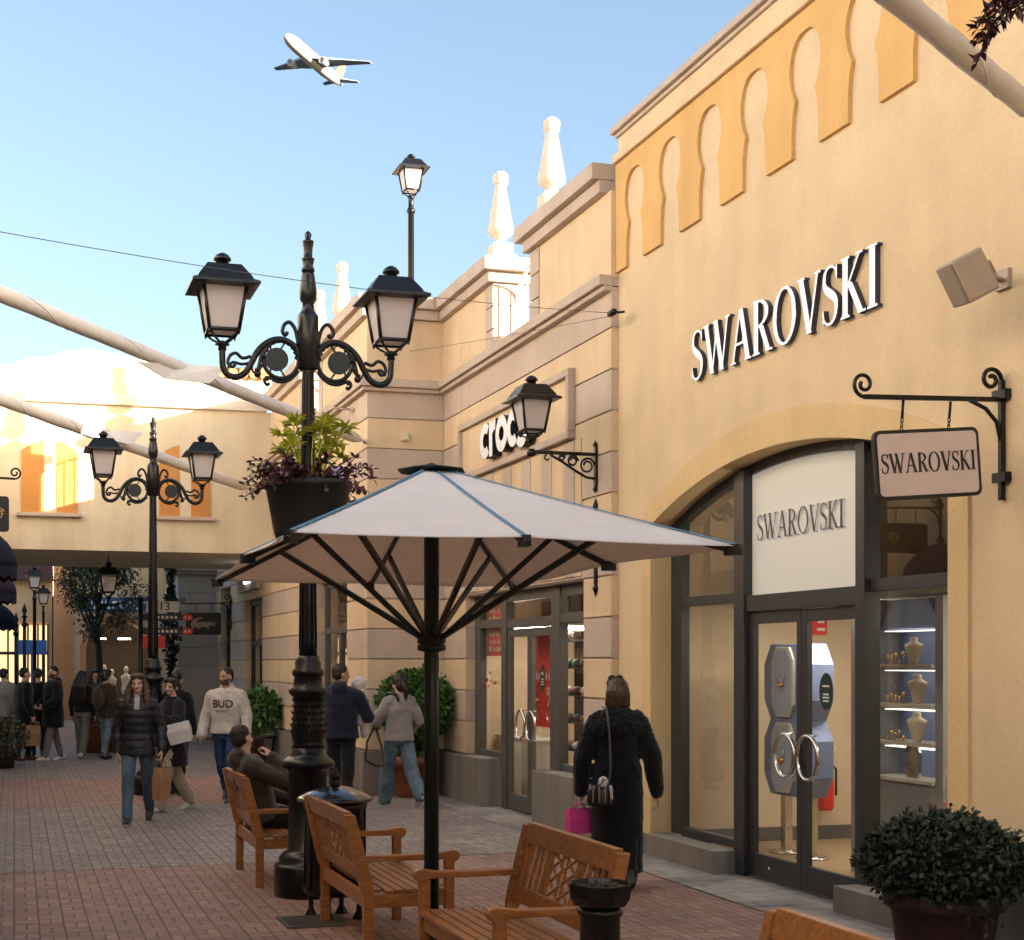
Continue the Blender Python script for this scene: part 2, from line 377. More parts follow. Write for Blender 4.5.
def rebase(o):
    """move a single-mesh thing's origin to the middle of its base"""
    me = o.data; xs = [v.co for v in me.vertices]
    c = Vector(((min(v.x for v in xs)+max(v.x for v in xs))/2, (min(v.y for v in xs)+max(v.y for v in xs))/2, min(v.z for v in xs)))
    me.transform(Matrix.Translation(-c)); o.location = c; return o
def single(name, mb, mats, label, cat, group=None, **k):
    o = obj(name, mb, mats, None, **k); rebase(o); return tag(o, label, cat, group)
def struct(name, mb, mats, **k):
    o = obj(name, mb, mats, None, **k); o['kind'] = 'structure'; return o
def dup(root, loc, rz=None, label=None, group=None):
    def cp(o, par):
        c = o.copy(); COL.objects.link(c)
        if par is not None: c.parent = par
        for ch in kids.get(o.name, []): cp(ch, c)
        return c
    kids = {}
    for o in list(COL.objects):
        if o.parent: kids.setdefault(o.parent.name, []).append(o)
    c = cp(root, None); c.location = loc
    if rz is not None: c.rotation_euler = (0, 0, rz)
    if label: c['label'] = label
    if group: c['group'] = group
    return c
# planes: X plane (facades on the right): a runs against y (reads left to right from the street)
def fx(y0, z0, x, sgn=-1): return lambda a, b, t: Vector((x+t, y0+sgn*a, z0+b))
def fy(x0, z0, y): return lambda a, b, t: Vector((x0+a, y+t, z0+b))
def yz(x=0): return lambda a, b, t: Vector((t, a, b))          # poly in (y,z), t is x
def xz(y=0): return lambda a, b, t: Vector((a, t, b))          # poly in (x,z), t is y

# ------------------------------------------------------------------ letters (cap height 1)
def stroke_poly(pts, ws):
    L, Rr = [], []
    for i, p in enumerate(pts):
        a = pts[max(i-1, 0)]; b = pts[min(i+1, len(pts)-1)]
        dx, dy = b[0]-a[0], b[1]-a[1]; l = math.hypot(dx, dy) or 1
        nx, ny = -dy/l, dx/l; w = ws[i]/2 if isinstance(ws, (list, tuple)) else ws/2
        L.append((p[0]+nx*w, p[1]+ny*w)); Rr.append((p[0]-nx*w, p[1]-ny*w))
    return [[L[i], L[i+1], Rr[i+1], Rr[i]] for i in range(len(pts)-1)]
def bez(p0, p1, p2, p3, n=9):
    o = []
    for i in range(n+1):
        t = i/n; u = 1-t
        o.append((u**3*p0[0]+3*u*u*t*p1[0]+3*u*t*t*p2[0]+t**3*p3[0], u**3*p0[1]+3*u*u*t*p1[1]+3*u*t*t*p2[1]+t**3*p3[1]))
    return o
TK, TN, SF = .155, .06, .04
def diag(x0, y0, x1, y1, w): return [[(x0-w/2, y0), (x0+w/2, y0), (x1+w/2, y1), (x1-w/2, y1)]]
def serf(x, y, w): return [[(x-w/2, y), (x+w/2, y), (x+w/2, y+SF), (x-w/2, y+SF)]]
def vert(x, w=TK): return [[(x-w/2, 0), (x+w/2, 0), (x+w/2, 1), (x-w/2, 1)]]
def ringp(cx, cy, rx, ry, ix, iy, n=28, a0=0, a1=2*PI):
    P = []
    for i in range(n):
        t, u = a0+(a1-a0)*i/n, a0+(a1-a0)*(i+1)/n
        P.append([(cx+rx*math.cos(t), cy+ry*math.sin(t)), (cx+rx*math.cos(u), cy+ry*math.sin(u)), (cx+ix*math.cos(u), cy+iy*math.sin(u)), (cx+ix*math.cos(t), cy+iy*math.sin(t))])
    return P
def serif_letter(c):
    if c == 'S':
        p = bez((.46, .80), (.44, 1.02), (.07, 1.07), (.08, .74))+bez((.08, .74), (.10, .52), (.48, .52), (.46, .26))[1:]+bez((.46, .26), (.44, -.06), (.05, -.06), (.05, .22))[1:]
        n = len(p); w = [.045+.10*math.exp(-((i/(n-1)-.5)/.2)**2) for i in range(n)]
        return stroke_poly(p, w)+[[(.445, .74), (.475, .74), (.475, .97), (.445, .95)], [(.035, .05), (.065, .03), (.065, .28), (.035, .28)]], .53
    if c == 'W': return diag(.10, 1, .36, 0, TK)+diag(.36, 0, .56, .92, TN)+diag(.50, 1, .76, 0, TK)+diag(.76, 0, .98, 1, TN)+serf(.10, .965, .24)+serf(.50, .965, .2)+serf(.98, .965, .2), 1.09
    if c == 'A': return diag(.10, 0, .38, 1, TN)+diag(.40, 1, .68, 0, TK)+[[(.18, .33), (.60, .33), (.59, .38), (.2, .38)]]+serf(.10, 0, .2)+serf(.68, 0, .25), .80
    if c == 'R':
        q = ringp(.22, .745, .40, .255, .27, .21, 14, -PI/2, PI/2)
        return vert(.17)+q+diag(.36, .5, .62, 0, TK)+serf(.17, 0, .26)+serf(.15, .965, .2)+serf(.66, 0, .2)+[[(.2, .955), (.24, .955), (.24, 1), (.2, 1)], [(.2, .49), (.4, .49), (.4, .535), (.2, .535)]], .74
    if c == 'O': return ringp(.42, .5, .40, .52, .27, .47), .84
    if c == 'V': return diag(.12, 1, .40, 0, TK)+diag(.41, 0, .66, 1, TN)+serf(.12, .965, .25)+serf(.66, .965, .2), .77
    if c == 'K': return vert(.17)+diag(.20, .46, .58, 1, TN)+diag(.30, .56, .64, 0, TK)+serf(.17, 0, .26)+serf(.17, .965, .26)+serf(.58, .965, .2)+serf(.66, 0, .22), .77
    if c == 'I': return vert(.16)+serf(.16, 0, .28)+serf(.16, .965, .28), .32
def serif_word(mb, word, fn, h, x0=0, t0=0, t1=.02, mi=0, mi_side=None, sq=1.0):
    """each letter a group of little prisms; consecutive pieces get a hair of depth so no faces are coplanar"""
    a = x0; k = 0
    for c in word:
        polys, w = serif_letter(c)
        for p in polys:
            k += 1; e = (k % 7)*.00035*(1 if t0 > t1 else -1)*-1
            mb.prism([(a+x*h*sq, y*h) for x, y in p], fn, t0+e, t1, mi, mi_side)
        a += (w+.02)*h*sq
    return a
def serif_len(word, h, sq=1.0): return sum((serif_letter(c)[1]+.02)*h*sq for c in word)
def round_letter(c):
    W = .24
    if c == 'c': return ringp(.40, .38, .40, .40, .17, .17, 22, R(48), R(312)), .72
    if c == 'o': return ringp(.42, .38, .42, .40, .17, .16, 28), .88
    if c == 'r': return [[(.02, -.02), (.26, -.02), (.26, .76), (.02, .76)]]+ringp(.46, .40, .40, .38, .20, .14, 8, R(85), R(150)), .54
    if c == 's':
        p = bez((.60, .66), (.48, .80), (.10, .80), (.13, .55))+bez((.13, .55), (.16, .40), (.58, .42), (.56, .20))[1:]+bez((.56, .20), (.53, -.06), (.16, -.04), (.04, .10))[1:]
        return stroke_poly(p, .2), .68
def text_mesh(txt, size, fn=None, ext=.002, bold=0):
    c = bpy.data.curves.new('t', 'FONT'); c.body = txt; c.size = size; c.extrude = ext; c.align_x = 'CENTER'; c.align_y = 'CENTER'; c.resolution_u = 3; c.offset = bold
    o = bpy.data.objects.new('t', c); COL.objects.link(o)
    me = bpy.data.meshes.new_from_object(o.evaluated_get(bpy.context.evaluated_depsgraph_get()))
    bpy.data.objects.remove(o); bpy.data.curves.remove(c)
    mb = MB(); mb.bm.from_mesh(me); bpy.data.meshes.remove(me); return mb
# ================================================================== SETTING
M['paver_red'] = weave_mat('red_brick_paving', (.33, .195, .16), (.47, .30, .255), (.17, .125, .105), .17)
M['paver_grey'] = weave_mat('grey_brick_paving', (.26, .23, .22), (.38, .34, .325), (.15, .13, .125), .17)
M['paver_slab'] = brick_mat('grey_slab_paving', (.31, .285, .265), (.38, .35, .33), (.15, .14, .13), .42, .21, 0, .007)
M['earth'] = mat('dusty_ground', (.16, .14, .12), .95, var=.2, scale=.5)
m_ = MB(); m_.face([(-400, -400, -.012), (400, -400, -.012), (400, 400, -.012), (-400, 400, -.012)]); struct('ground', m_, 'earth')
m_ = MB(); m_.face([(-3, -6, 0), (8, -6, 0), (8, 62, 0), (-3, 62, 0)]); struct('pavement', m_, 'paver_red')
for y0, y1 in ((12.75, 18.3), (22.6, 33.0), (40, 52)):
    m_ = MB(); m_.face([(-3, y0, .004), (5.33, y0, .004), (5.33, y1, .004), (-3, y1, .004)]); struct('paving_band', m_, 'paver_grey')
m_ = MB(); m_.face([(5.33, -6, .008), (6.3, -6, .008), (6.3, 40, .008), (5.33, 40, .008)]); struct('paving_band', m_, 'paver_slab')

def arc(y0, y1, zs, zc, n=28):
    """points of a segmental arch from y1 to y0 over the springing zs with its crown at zc"""
    h = zc-zs; a = (y1-y0)/2; r = (a*a+h*h)/(2*h); c = (y0+y1)/2; zz = zc-r; th = math.asin(a/r)
    return [(c+r*math.sin(th*(1-2*i/n)), zz+r*math.cos(th*(1-2*i/n))) for i in range(n+1)]

# ------------------------------------------------------------------ jewellery shop (ochre block)
JX = 5.90; J0, J1 = -30.0, 13.1; OP0, OP1, ZS, ZCR = 7.87, 12.31, 3.16, 3.59
jb = thing('jewellery_shop', 'ochre rendered shop block with a wide arched glass shopfront and horseshoe arch frieze', 'building', (8, 5, 0))
m_ = MB(); A_ = arc(OP0, OP1, ZS, ZCR)
poly = [(J0, 0), (OP0, 0)]+A_[::-1]+[(OP1, 0), (J1, 0), (J1, 7.16), (J0, 7.16)]
m_.prism(poly, yz(), JX, JX+.30)
m_.box(JX+.304, 11, J0, J0+.2, 0, 7.1); m_.box(JX+.304, 11, J1-.1, J1-.002, 0, 7.1); m_.box(10.8, 11, J0+.2, J1-.1, 0, 7.1); m_.box(JX+.304, 10.8, J0+.2, J1-.1, 6.7, 6.9)
obj('wall', m_, 'ochre', jb, world=True)
m_ = MB()   # plinth and window blocks
m_.box(5.85, JX-.002, 12.515, J1-.01, 0, .2); m_.box(5.83, 6.07, 10.97, 12.30, 0, .21); m_.box(5.85, JX-.002, 12.30, 12.515, 0, .2)
m_.box(5.83, 6.07, OP0+.005, 9.13, 0, .20); m_.box(5.84, JX-.002, J0, OP0-.2, 0, .45)
obj('plinth', m_, 'plinth', jb, world=True, bevel=.006)
m_ = MB()   # arch surround
B_ = arc(OP0-.20, OP1+.20, ZS+.10, ZCR+.27)
inn = [(OP1, .2)]+A_+[(OP0, .2)]; out = [(OP1+.2, .2)]+B_+[(OP0-.2, .2)]
x0 = JX-.025
for i in range(len(inn)-1):
    a, b, c, d = inn[i], inn[i+1], out[i+1], out[i]
    m_.face([(x0, *a), (x0, *b), (x0, *c), (x0, *d)]); m_.face([(x0, *d), (x0, *c), (JX, *c), (JX, *d)])
    k = .0025  # reveal lining stands just inside the opening
    m_.face([(x0, a[0], a[1]), (x0, b[0], b[1]), (6.1, b[0]-k if i == 0 else b[0], b[1]-k), (6.1, a[0]-k if i == 0 else a[0], a[1]-k)])
obj('arch_surround', m_, 'ochre_arch', jb, world=True)
m_ = MB()   # horseshoe frieze
half = [(.19, 5.79), (.188, 6.0), (.172, 6.13), (.14, 6.225), (.185, 6.30), (.215, 6.40), (.222, 6.47), (.212, 6.55), (.18, 6.63), (.135, 6.685), (.07, 6.715), (0, 6.72)]
pit = .77
for k in range(-1, 56):
    c = 12.27-pit*k; lc, rc = c+pit/2, c-pit/2      # hole centres on the far and near side
    L = [(lc-d, z) for d, z in half]; Rr = [(rc+d, z) for d, z in half]
    poly = L+[(lc, 6.88), (rc, 6.88)]+Rr[::-1]
    poly = [(min(y, J1-.003), z) for y, z in poly]
    q = []
    for p in poly:
        if not q or (Vector(p)-Vector(q[-1])).length > 1e-4: q.append(p)
    if max(p[0] for p in q)-min(p[0] for p in q) < .05: continue
    if k == -1:
        q = [(J1-.003, 5.79)]+[(rc+d, z) for d, z in half if rc+d < J1-.004]+[(rc, 6.88), (J1-.003, 6.88)]
    m_.prism(q, yz(), JX-.034, JX-.001)
obj('frieze', m_, 'ochre_deep', jb, world=True)
m_ = MB(); m_.box(JX-.075, JX-.001, J0, J1-.002, 6.885, 6.97); obj('frieze_moulding', m_, 'ochre', jb, world=True, bevel=.01)
m_ = MB(); m_.box(JX-.03, 6.45, J0, J1+.03, 7.163, 7.20); m_.box(JX-.07, 6.45, J0, J1+.06, 7.203, 7.27); obj('cornice', m_, 'trim', jb, world=True, bevel=.008)
# shopfront
XF = 6.09; yA, yB, yC, yD = sw(681, XF), sw(733.5, XF-.05), sw(743.5, XF-.05), sw(855, XF-.05); yE = sw(864, XF-.05)
sf = MB(); d0, d1 = XF, XF+.09
def arch_z(y): 
    a = (OP1-OP0)/2; h = ZCR-ZS; r = (a*a+h*h)/(2*h); return ZCR-r+math.sqrt(max(r*r-(y-(OP0+OP1)/2)**2, 0))
sf.box(d0, d1, yA, OP1-.004, .215, arch_z(yA)-.01)
sf.box(d0-.05, d1, yC, yB, .0, arch_z(yB)-.02); sf.box(d0-.05, d1, yE, yD, .0, arch_z(yE)-.02)
sf.box(d0-.035, d1-.004, yE+.004, yE+.055, 0.002, arch_z(yE)-.02)
sf.box(d0, d1, OP0+.004, OP0+.05, .205, arch_z(OP0+.03)-.02)
for a, b in ((yB+.002, yA-.002), (OP0+.052, yE-.002)): sf.box(d0+.004, d1, a, b, 2.37, 2.46); sf.box(d0+.004, d1, a, b, .212, .29)
sf.box(d0-.03, d1, yD+.002, yC-.002, 2.28, 2.42)
for i in range(28):
    a, b = A_[i], A_[i+1]
    f = lambda p, k: (p[0], p[1]-k)
    P = [(a[0]-.003, a[1]+.004), (b[0]-.003, b[1]+.004), (b[0]-.003, b[1]-.085), (a[0]-.003, a[1]-.085)]
    sf.prism(P, yz(), d0+.008, d1-.006)
fr_ = obj('shopfront_frame', sf, 'frame', jb, world=True, bevel=.004)
def pane(name, parent, x, y0, y1, z0, zt, mtl='glass'):
    mb = MB()
    if callable(zt):
        n = 10; top = [(y1+(y0-y1)*i/n, zt(y1+(y0-y1)*i/n)-.09) for i in range(n+1)]
        mb.face([(x, y, z) for y, z in [(y0, z0), (y1, z0)]+top])
    else: mb.face([(x, y0, z0), (x, y1, z0), (x, y1, zt), (x, y0, zt)])
    return obj(name, mb, mtl, parent, world=True)
pane('window_pane', jb, XF+.05, yB, yA, .29, 2.37); pane('window_pane', jb, XF+.05, yB, yA, 2.46, arch_z)
pane('window_pane', jb, XF+.05, OP0+.05, yE, .29, 2.37); pane('window_pane', jb, XF+.05, OP0+.05, yE, 2.46, arch_z)
# white glass panel over the doors with its lettering
mb = MB(); n = 12; top = [(yC+(yD-yC)*i/n, arch_z(yC+(yD-yC)*i/n)-.075) for i in range(n+1)]
mb.prism([(yD, 2.42), (yC, 2.42)]+top, yz(), XF+.035, XF+.055); pn = obj('door_panel', mb, 'panel', jb, world=True)
mb = MB(); h = .215; L = 1.30; sq = L/serif_len('SWAROVSKI', h); serif_word(mb, 'SWAROVSKI', fx(sw(755.5, XF), 2.885, XF), h, 0, .012, .0345, 0, 1, sq)
obj('panel_lettering', mb, ['silver', 'letter'], jb, world=True)  # white letter sides paint in the bright highlight along the edges
# doors
def door_leaf(y0, y1, x, hinge_far, parent, fm, ztop=2.275, ring=True, rail=.2, label=None, sw_=.075, zb=.02):
    mb = MB(); 
    mb.box(x, x+.05, y0+.002, y0+sw_, zb, ztop); mb.box(x, x+.05, y1-sw_, y1-.002, zb, ztop)
    mb.box(x+.003, x+.05, y0+sw_+.001, y1-sw_-.001, zb, zb+rail); mb.box(x+.003, x+.05, y0+sw_+.001, y1-sw_-.001, ztop-.1, ztop)
    d = obj('door', mb, fm, parent, world=True, bevel=.003)
    g = MB(); g.face([(x+.028, y0+sw_, zb+rail), (x+.028, y1-sw_, zb+rail), (x+.028, y1-sw_, ztop-.1), (x+.028, y0+sw_, ztop-.1)])
    obj('door_glass', g, 'glass2', d, world=True)
    hb = MB(); zc = 1.09; ry, rz = .15, .175
    yc = (y0+.02+ry) if hinge_far else (y1-.02-ry)
    pts = [(x-.055, yc+ry*math.cos(2*PI*i/32), zc+rz*math.sin(2*PI*i/32)) for i in range(33)]
    hb.tube(pts, .017, 8, cap=False)
    for sg in (-1, 1): hb.tube([(x-.055, yc+(ry)*(-1 if hinge_far else 1)*.0, zc+sg*rz), (x+.026, yc, zc+sg*rz)], .009, 6)
    obj('handle', hb, 'steel', d, world=True)
    return d
ym = (yC+yD)/2-.012
dl = door_leaf(ym+.002, yC-.006, XF+.0, True, jb, 'frame'); dr = door_leaf(yD+.006, ym-.002, XF, False, jb, 'frame')
mb = MB()
for y in (yC-.35, yD+.33): mb.lathe([(.016, 0), (.016, .012), (.001, .014)], (XF+.0005, y, .12), 10, M4=Matrix.Rotation(-PI/2, 4, 'Y'))
obj('floor_lock', mb, 'steel', jb, world=True)
mb = MB(); mb.prism([(.095*math.cos(2*PI*i/28), .145*math.sin(2*PI*i/28)) for i in range(28)], fx(sw(824, XF), 1.62, XF), .018, .021)
st = obj('door_sticker', mb, 'greensign', dr, world=True)
for k, (tx, sz, dz) in enumerate((('PUSH', .035, .03), ('OPEN', .034, -.045), ('DAILY', .03, -.085))):
    t_ = text_mesh(tx, sz); t_.bm.transform(Matrix(((0, 0, 1, XF+.0155), (-1, 0, 0, sw(824, XF)), (0, 1, 0, 1.62+dz), (0, 0, 0, 1)))); obj('sticker_text', t_, 'white_p', st, world=True) if k > 5 else t_.bm.free()
for dz, w in ((.035, .09), (-.03, .075), (-.055, .09), (-.082, .08)): mb = MB(); mb.box(XF+.0155, XF+.0175, sw(824, XF)-w/2, sw(824, XF)+w/2, 1.62+dz, 1.62+dz+.013); obj('print_line', mb, 'white_p', st, world=True)
# interior
mb = MB()
IX1, IY0, IY1, IZ = 10.6, 6.6, 12.82, 3.9
mb.face([(6.21, IY1, 0.0), (IX1, IY1, 0), (IX1, IY1, IZ), (6.21, IY1, IZ)]); mb.face([(IX1, IY0, 0), (IX1, IY1, 0), (IX1, IY1, IZ), (IX1, IY0, IZ)])
mb.face([(6.21, IY0, 0), (IX1, IY0, 0), (IX1, IY0, IZ), (6.21, IY0, IZ)]); mb.face([(6.21, IY0, IZ), (IX1, IY0, IZ), (IX1, IY1, IZ), (6.21, IY1, IZ)])
obj('interior_wall', mb, 'wallin', jb, world=True)
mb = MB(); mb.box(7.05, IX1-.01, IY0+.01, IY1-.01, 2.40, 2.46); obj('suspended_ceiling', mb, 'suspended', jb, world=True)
mb = MB(); mb.face([(6.08, IY0, .02), (IX1, IY0, .02), (IX1, IY1, .02), (6.08, IY1, .02)]); obj('interior_floor', mb, 'floorin', jb, world=True)
mb = MB(); mb.box(6.21, IX1-.01, IY1-.02, IY1-.002, .022, .16); obj('skirting', mb, 'frame2', jb, world=True)
for i, (lx, ly) in enumerate(((7.4, 8.4), (7.4, 11.2), (9.2, 9.8))):
    mb = MB(); mb.box(lx-.6, lx+.6, ly-.15, ly+.15, 2.345, 2.385)
    single('ceiling_light', mb, 'lampwarm', ('warm ceiling light panel nearest the right window of the jewellery shop', 'warm ceiling light panel just inside the jewellery shop doors', 'warm ceiling light panel at the back of the jewellery shop')[i], 'ceiling light', 'ceiling lights of the jewellery shop')

# lettering on the wall
mb = MB(); h = .445; L = sw(690, JX-.03)-sw(876, JX-.03); sq = L/serif_len('SWAROVSKI', h)
serif_word(mb, 'SWAROVSKI', fx(sw(690, JX-.06), 4.36, JX), h, 0, -.05, -.004, 0, 1, sq)
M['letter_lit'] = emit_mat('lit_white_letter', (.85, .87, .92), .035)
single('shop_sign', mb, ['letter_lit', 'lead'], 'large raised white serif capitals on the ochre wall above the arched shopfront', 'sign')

# ------------------------------------------------------------------ shoe shop (banded block)
CXW = 5.82; C0, C1 = 13.1, 18.85
cb = thing('shoe_shop', 'shop block with alternating tan and mauve bands and a railed gap in its parapet', 'building', (7.8, 16, 0))
ZG = [.62, 1.05, 1.47, 1.89, 2.31, 2.73, 3.15, 3.57, 3.985, 4.40, 4.82, 5.24, 5.66]
def banded_x(mb, x, y0, y1, holes, thick=.30, z0=0, gap=.016, par=0, zg=ZG):
    """courses facing -x; holes: (ya,yb,za,zb)"""
    for i in range(len(zg)-1):
        za, zb = zg[i], zg[i+1]; iv = [(y0, y1)]
        for ha, hb, hz0, hz1 in holes:
            if hz1 > za+.02 and hz0 < zb-.02:
                nv = []
                for a, b in iv:
                    if hb <= a or ha >= b: nv.append((a, b)); continue
                    if ha > a: nv.append((a, ha))
                    if hb < b: nv.append((hb, b))
                iv = nv
        for a, b in iv: mb.box(x, x+thick, a, b, za+gap/2, zb-gap/2, (i+par) % 2)
        for a, b in iv: mb.box(x+.02, x+thick-.002, a+.001, b-.001, za-gap/2, za+gap/2, 1)
HO = (13.82, 17.85, 0, 2.73)
mb = MB(); banded_x(mb, CXW, C0+.002, C1-.02, [HO], par=0)
mb.box(CXW+.31, 11, C1-.2, C1-.03, 0, 6.6, 0); mb.box(10.8, 11, C0+.1, C1-.2, 0, 5.6, 0); mb.box(CXW+.305, 10.8, C0+.1, C1-.2, 5.4, 5.6, 0)
obj('wall', mb, ['tan', 'mauve'], cb, world=True, bevel=.008)
# flat arch stones over the shopfront
mb = MB(); n = 11; mb.box(CXW-.012, CXW-.0005, 13.86, 17.8, 2.765, 4.24, 1)
for i in range(n):
    c = (HO[0]+HO[1])/2+(i-(n-1)/2)*.33; 
    if i % 2 == 0: mb.box(CXW-.022, CXW-.0125, c-.155, c+.155, 2.77, 4.235, 0)
obj('flat_arch', mb, ['mauve', 'tan'], cb, world=True, bevel=.005)
mb = MB(); S0, S1, SZ0, SZ1 = 14.04, 17.97, 4.26, 5.02
mb.box(CXW-.03, CXW-.001, S0+.08, S1-.08, SZ0+.08, SZ1-.08, 1)
for b_ in ((S0, S1, SZ0, SZ0+.08), (S0, S1, SZ1-.08, SZ1), (S0, S0+.08, SZ0+.081, SZ1-.081), (S1-.08, S1, SZ0+.081, SZ1-.081)): mb.box(CXW-.085, CXW-.001, *b_, 0)
obj('sign_frame', mb, ['trim', 'tan'], cb, world=True, bevel=.006)
mb = MB(); a = 0; h = .46
for k, c in enumerate('crocs'):
    polys, w = round_letter(c)
    for j, p in enumerate(polys): mb.prism([(a+x*h*1.10, y*h*1.2) for x, y in p], fx(sw(481.5, CXW-.14), 4.40, CXW), -.16-.0004*(j % 5), -.032, 0, 1)
    a += w*h*1.02
single('shop_sign', mb, ['letter', 'black'], 'rounded white lower case letters in the framed panel behind the wall lantern', 'sign')
mb = MB(); mb.box(5.70, 6.0, 16.9, 17.86, 0, .62); mb.box(5.70, CXW+.2, 17.862, C1-.03, 0, .61); obj('plinth', mb, 'plinth', cb, world=True, bevel=.008)
mb = MB(); mb.box(5.70, 6.0, 13.81, 15.05, 0, .62); mb.box(5.70, CXW+.2, C0+.005, 13.808, 0, .61); obj('plinth', mb, 'plinth', cb, world=True, bevel=.008)
def cornice_run(mb, x, y0, y1, zb, depth=.5, ends=(1, 1)):
    e0 = .09*ends[0]; e1 = .09*ends[1]
    mb.box(x-.09, x+depth, y0-e0*.6, y1+e1*.6, zb, zb+.13); mb.box(x-.17, x+depth+.05, y0-e0*1.6, y1+e1*1.6, zb+.133, zb+.30)
mb = MB(); mb.box(CXW-.13, CXW+.02, C0+.0, C1-.0, 5.665, 5.77); mb.box(CXW-.08, CXW+.02, C0, C1, 5.61, 5.662); mb.box(CXW+.021, CXW+.3, C0+.004, C1-.05, 5.6625, 5.7485); obj('string_course', mb, 'trim', cb, world=True, bevel=.006)
GA, GB = 15.38, 16.70
mb = MB()
for wa, wb, a, b in ((C0+.002, GA-.28, GA-.28, GA), (GB+.28, C1+.02, GB, GB+.28)):
    mb = MB(); mb.box(CXW, CXW+.45, wa, wb, 5.75, 6.63, 0)
    for i in range(3): mb.box(CXW-.015, CXW+.46, a-.001, b+.001, 5.772+i*.29, 5.77+i*.29+.275, 1)
    mb.box(CXW+.01, CXW+.44, a-.002, b, 5.76, 6.62, 1)
    if wa < GA: mb.box(CXW+.44, 9.0, C0+.05, C0+.35, 5.6, 6.6, 0)
    obj('parapet', mb, ['tan', 'trim'], cb, world=True)
mb = MB(); cornice_run(mb, CXW, C0+.1, GA, 6.633, ends=(0, 1)); cornice_run(mb, CXW, GB, C1+.2, 6.633, ends=(1, 0)); obj('cornice', mb, 'trim', cb, world=True, bevel=.008)
def railing(mb, x, y0, y1, z0, z1):
    c = (y0+y1)/2; w = (y1-y0)/2
    top = [(x, c+w*math.cos(PI*i/16), z1-.35+.35*math.sin(PI*i/16)) for i in range(17)]; mb.tube(top, .016, 6)
    n = 9
    for i in range(n):
        y = y0+(y1-y0)*(i+.5)/n; zt = z1-.35+.35*math.sqrt(max(0, 1-((y-c)/w)**2)); mb.tube([(x, y, z0), (x, y, zt)], .011, 5)
    mb.bar((x, y0, z0+.1), (x, y1, z0+.1), .02)
mb = MB(); railing(mb, CXW+.3, GA, GB, 5.62, 6.75); obj('railing', mb, 'white_p', cb, world=True)
def finial_prof(h, r): return [(r*.62, 0), (r*.62, .03*h), (r*.30, .05*h), (r*.26, .08*h), (r*.55, .10*h), (r*.92, .15*h), (r, .20*h), (r*.93, .27*h), (r*.42, .80*h), (r*.40, .82*h), (r*.58, .83*h), (r*.58, .855*h), (r*.44, .87*h), (r*.60, .90*h), (r*.58, .95*h), (r*.35, .99*h), (.001, h)]
def finial(px, y_top, x, y, zb, parent):
    p = at(px, y_top, SA*x+CA*y); h = p.z-zb
    mb = MB(); mb.box(x-.17, x+.17, y-.17, y+.17, 6.9, 7.02); mb.box(x-.13, x+.13, y-.13, y+.13, 7.022, zb); mb.lathe(finial_prof(h, .165), (x, y, zb+.001), 20)
    obj('finial', mb, 'white', parent, world=True)
finial(551.5, 118, 6.02, sw(551.5, 6.02), 7.28, cb); finial(500.5, 172, 5.98, sw(500.5, 5.98), 7.17, cb)
# shop front of the shoe shop
XC = 5.95; q1, q2, q3, q4 = sw(507.5, XC), sw(502.5, XC), sw(552.5, XC), sw(561, XC)
mb = MB(); mb.box(XC, XC+.09, 17.62, 17.85, .622, 2.72); mb.box(XC-.02, XC+.09, q1, q2, 0, 2.72); mb.box(XC-.02, XC+.09, q4, q3, 0, 2.72); mb.box(XC, XC+.09, 13.822, 13.92, .622, 2.72)
for a, b, z in ((q2+.002, 17.618, 2.29), (13.922, q4-.002, 2.29), (q3+.002, q1-.002, 2.27)): mb.box(XC-.01, XC+.085, a, b, z, z+.11)
mb.box(XC-.03, XC+.1, 13.83, 17.84, 2.722, 2.86) if False else mb.box(XC+.002, XC+.088, 13.93, 17.6, 2.6, 2.718)
for a, b in ((q2+.002, 17.618), (13.922, q4-.002)): mb.box(XC+.002, XC+.085, a, b, .623, .70)
obj('shopfront_frame', mb, 'frame2', cb, world=True, bevel=.004)
for a, b in ((q2, 17.62), (13.92, q4)): pane('window_pane', cb, XC+.05, a, b, .70, 2.29); pane('window_pane', cb, XC+.05, a, b, 2.40, 2.6)
pane('window_pane', cb, XC+.05, q3, q1, 2.38, 2.6)
ymc = (q1+q3)/2-.02
d1 = door_leaf(ymc+.002, q1-.006, XC, True, cb, 'frame2', 2.26); d2 = door_leaf(q3+.006, ymc-.002, XC, False, cb, 'frame2', 2.26)
mb = MB(); mb.prism([(.085*math.cos(2*PI*i/28), .165*math.sin(2*PI*i/28)) for i in range(28)], fx(sw(541, XC), 1.66, XC), .018, .021); st = obj('door_sticker', mb, 'greensign', d2, world=True)
for dz, w in ((.06, .05), (.04, .08), (-.02, .07), (-.05, .08), (-.08, .07)): mb = MB(); mb.box(XC+.0155, XC+.0175, sw(541, XC)-w/2, sw(541, XC)+w/2, 1.66+dz, 1.66+dz+.014); obj('print_line', mb, 'white_p', st, world=True)
mb = MB(); DX0, DX1, DY0, DY1 = 6.09, 9.5, 13.1, 18.6
mb.face([(DX0, DY1, 0), (DX1, DY1, 0), (DX1, DY1, 3), (DX0, DY1, 3)]); mb.face([(DX1, DY0, 0), (DX1, DY1, 0), (DX1, DY1, 3), (DX1, DY0, 3)]); mb.face([(DX0, DY0, 0), (DX1, DY0, 0), (DX1, DY0, 3), (DX0, DY0, 3)]); mb.face([(DX0, DY0, 3), (DX1, DY0, 3), (DX1, DY1, 3), (DX0, DY1, 3)])
obj('interior_wall', mb, 'wallin', cb, world=True)
mb = MB(); mb.box(DX0+.5, DX1-.01, DY0+.01, DY1-.01, 2.33, 2.39); obj('suspended_ceiling', mb, 'suspended', cb, world=True)
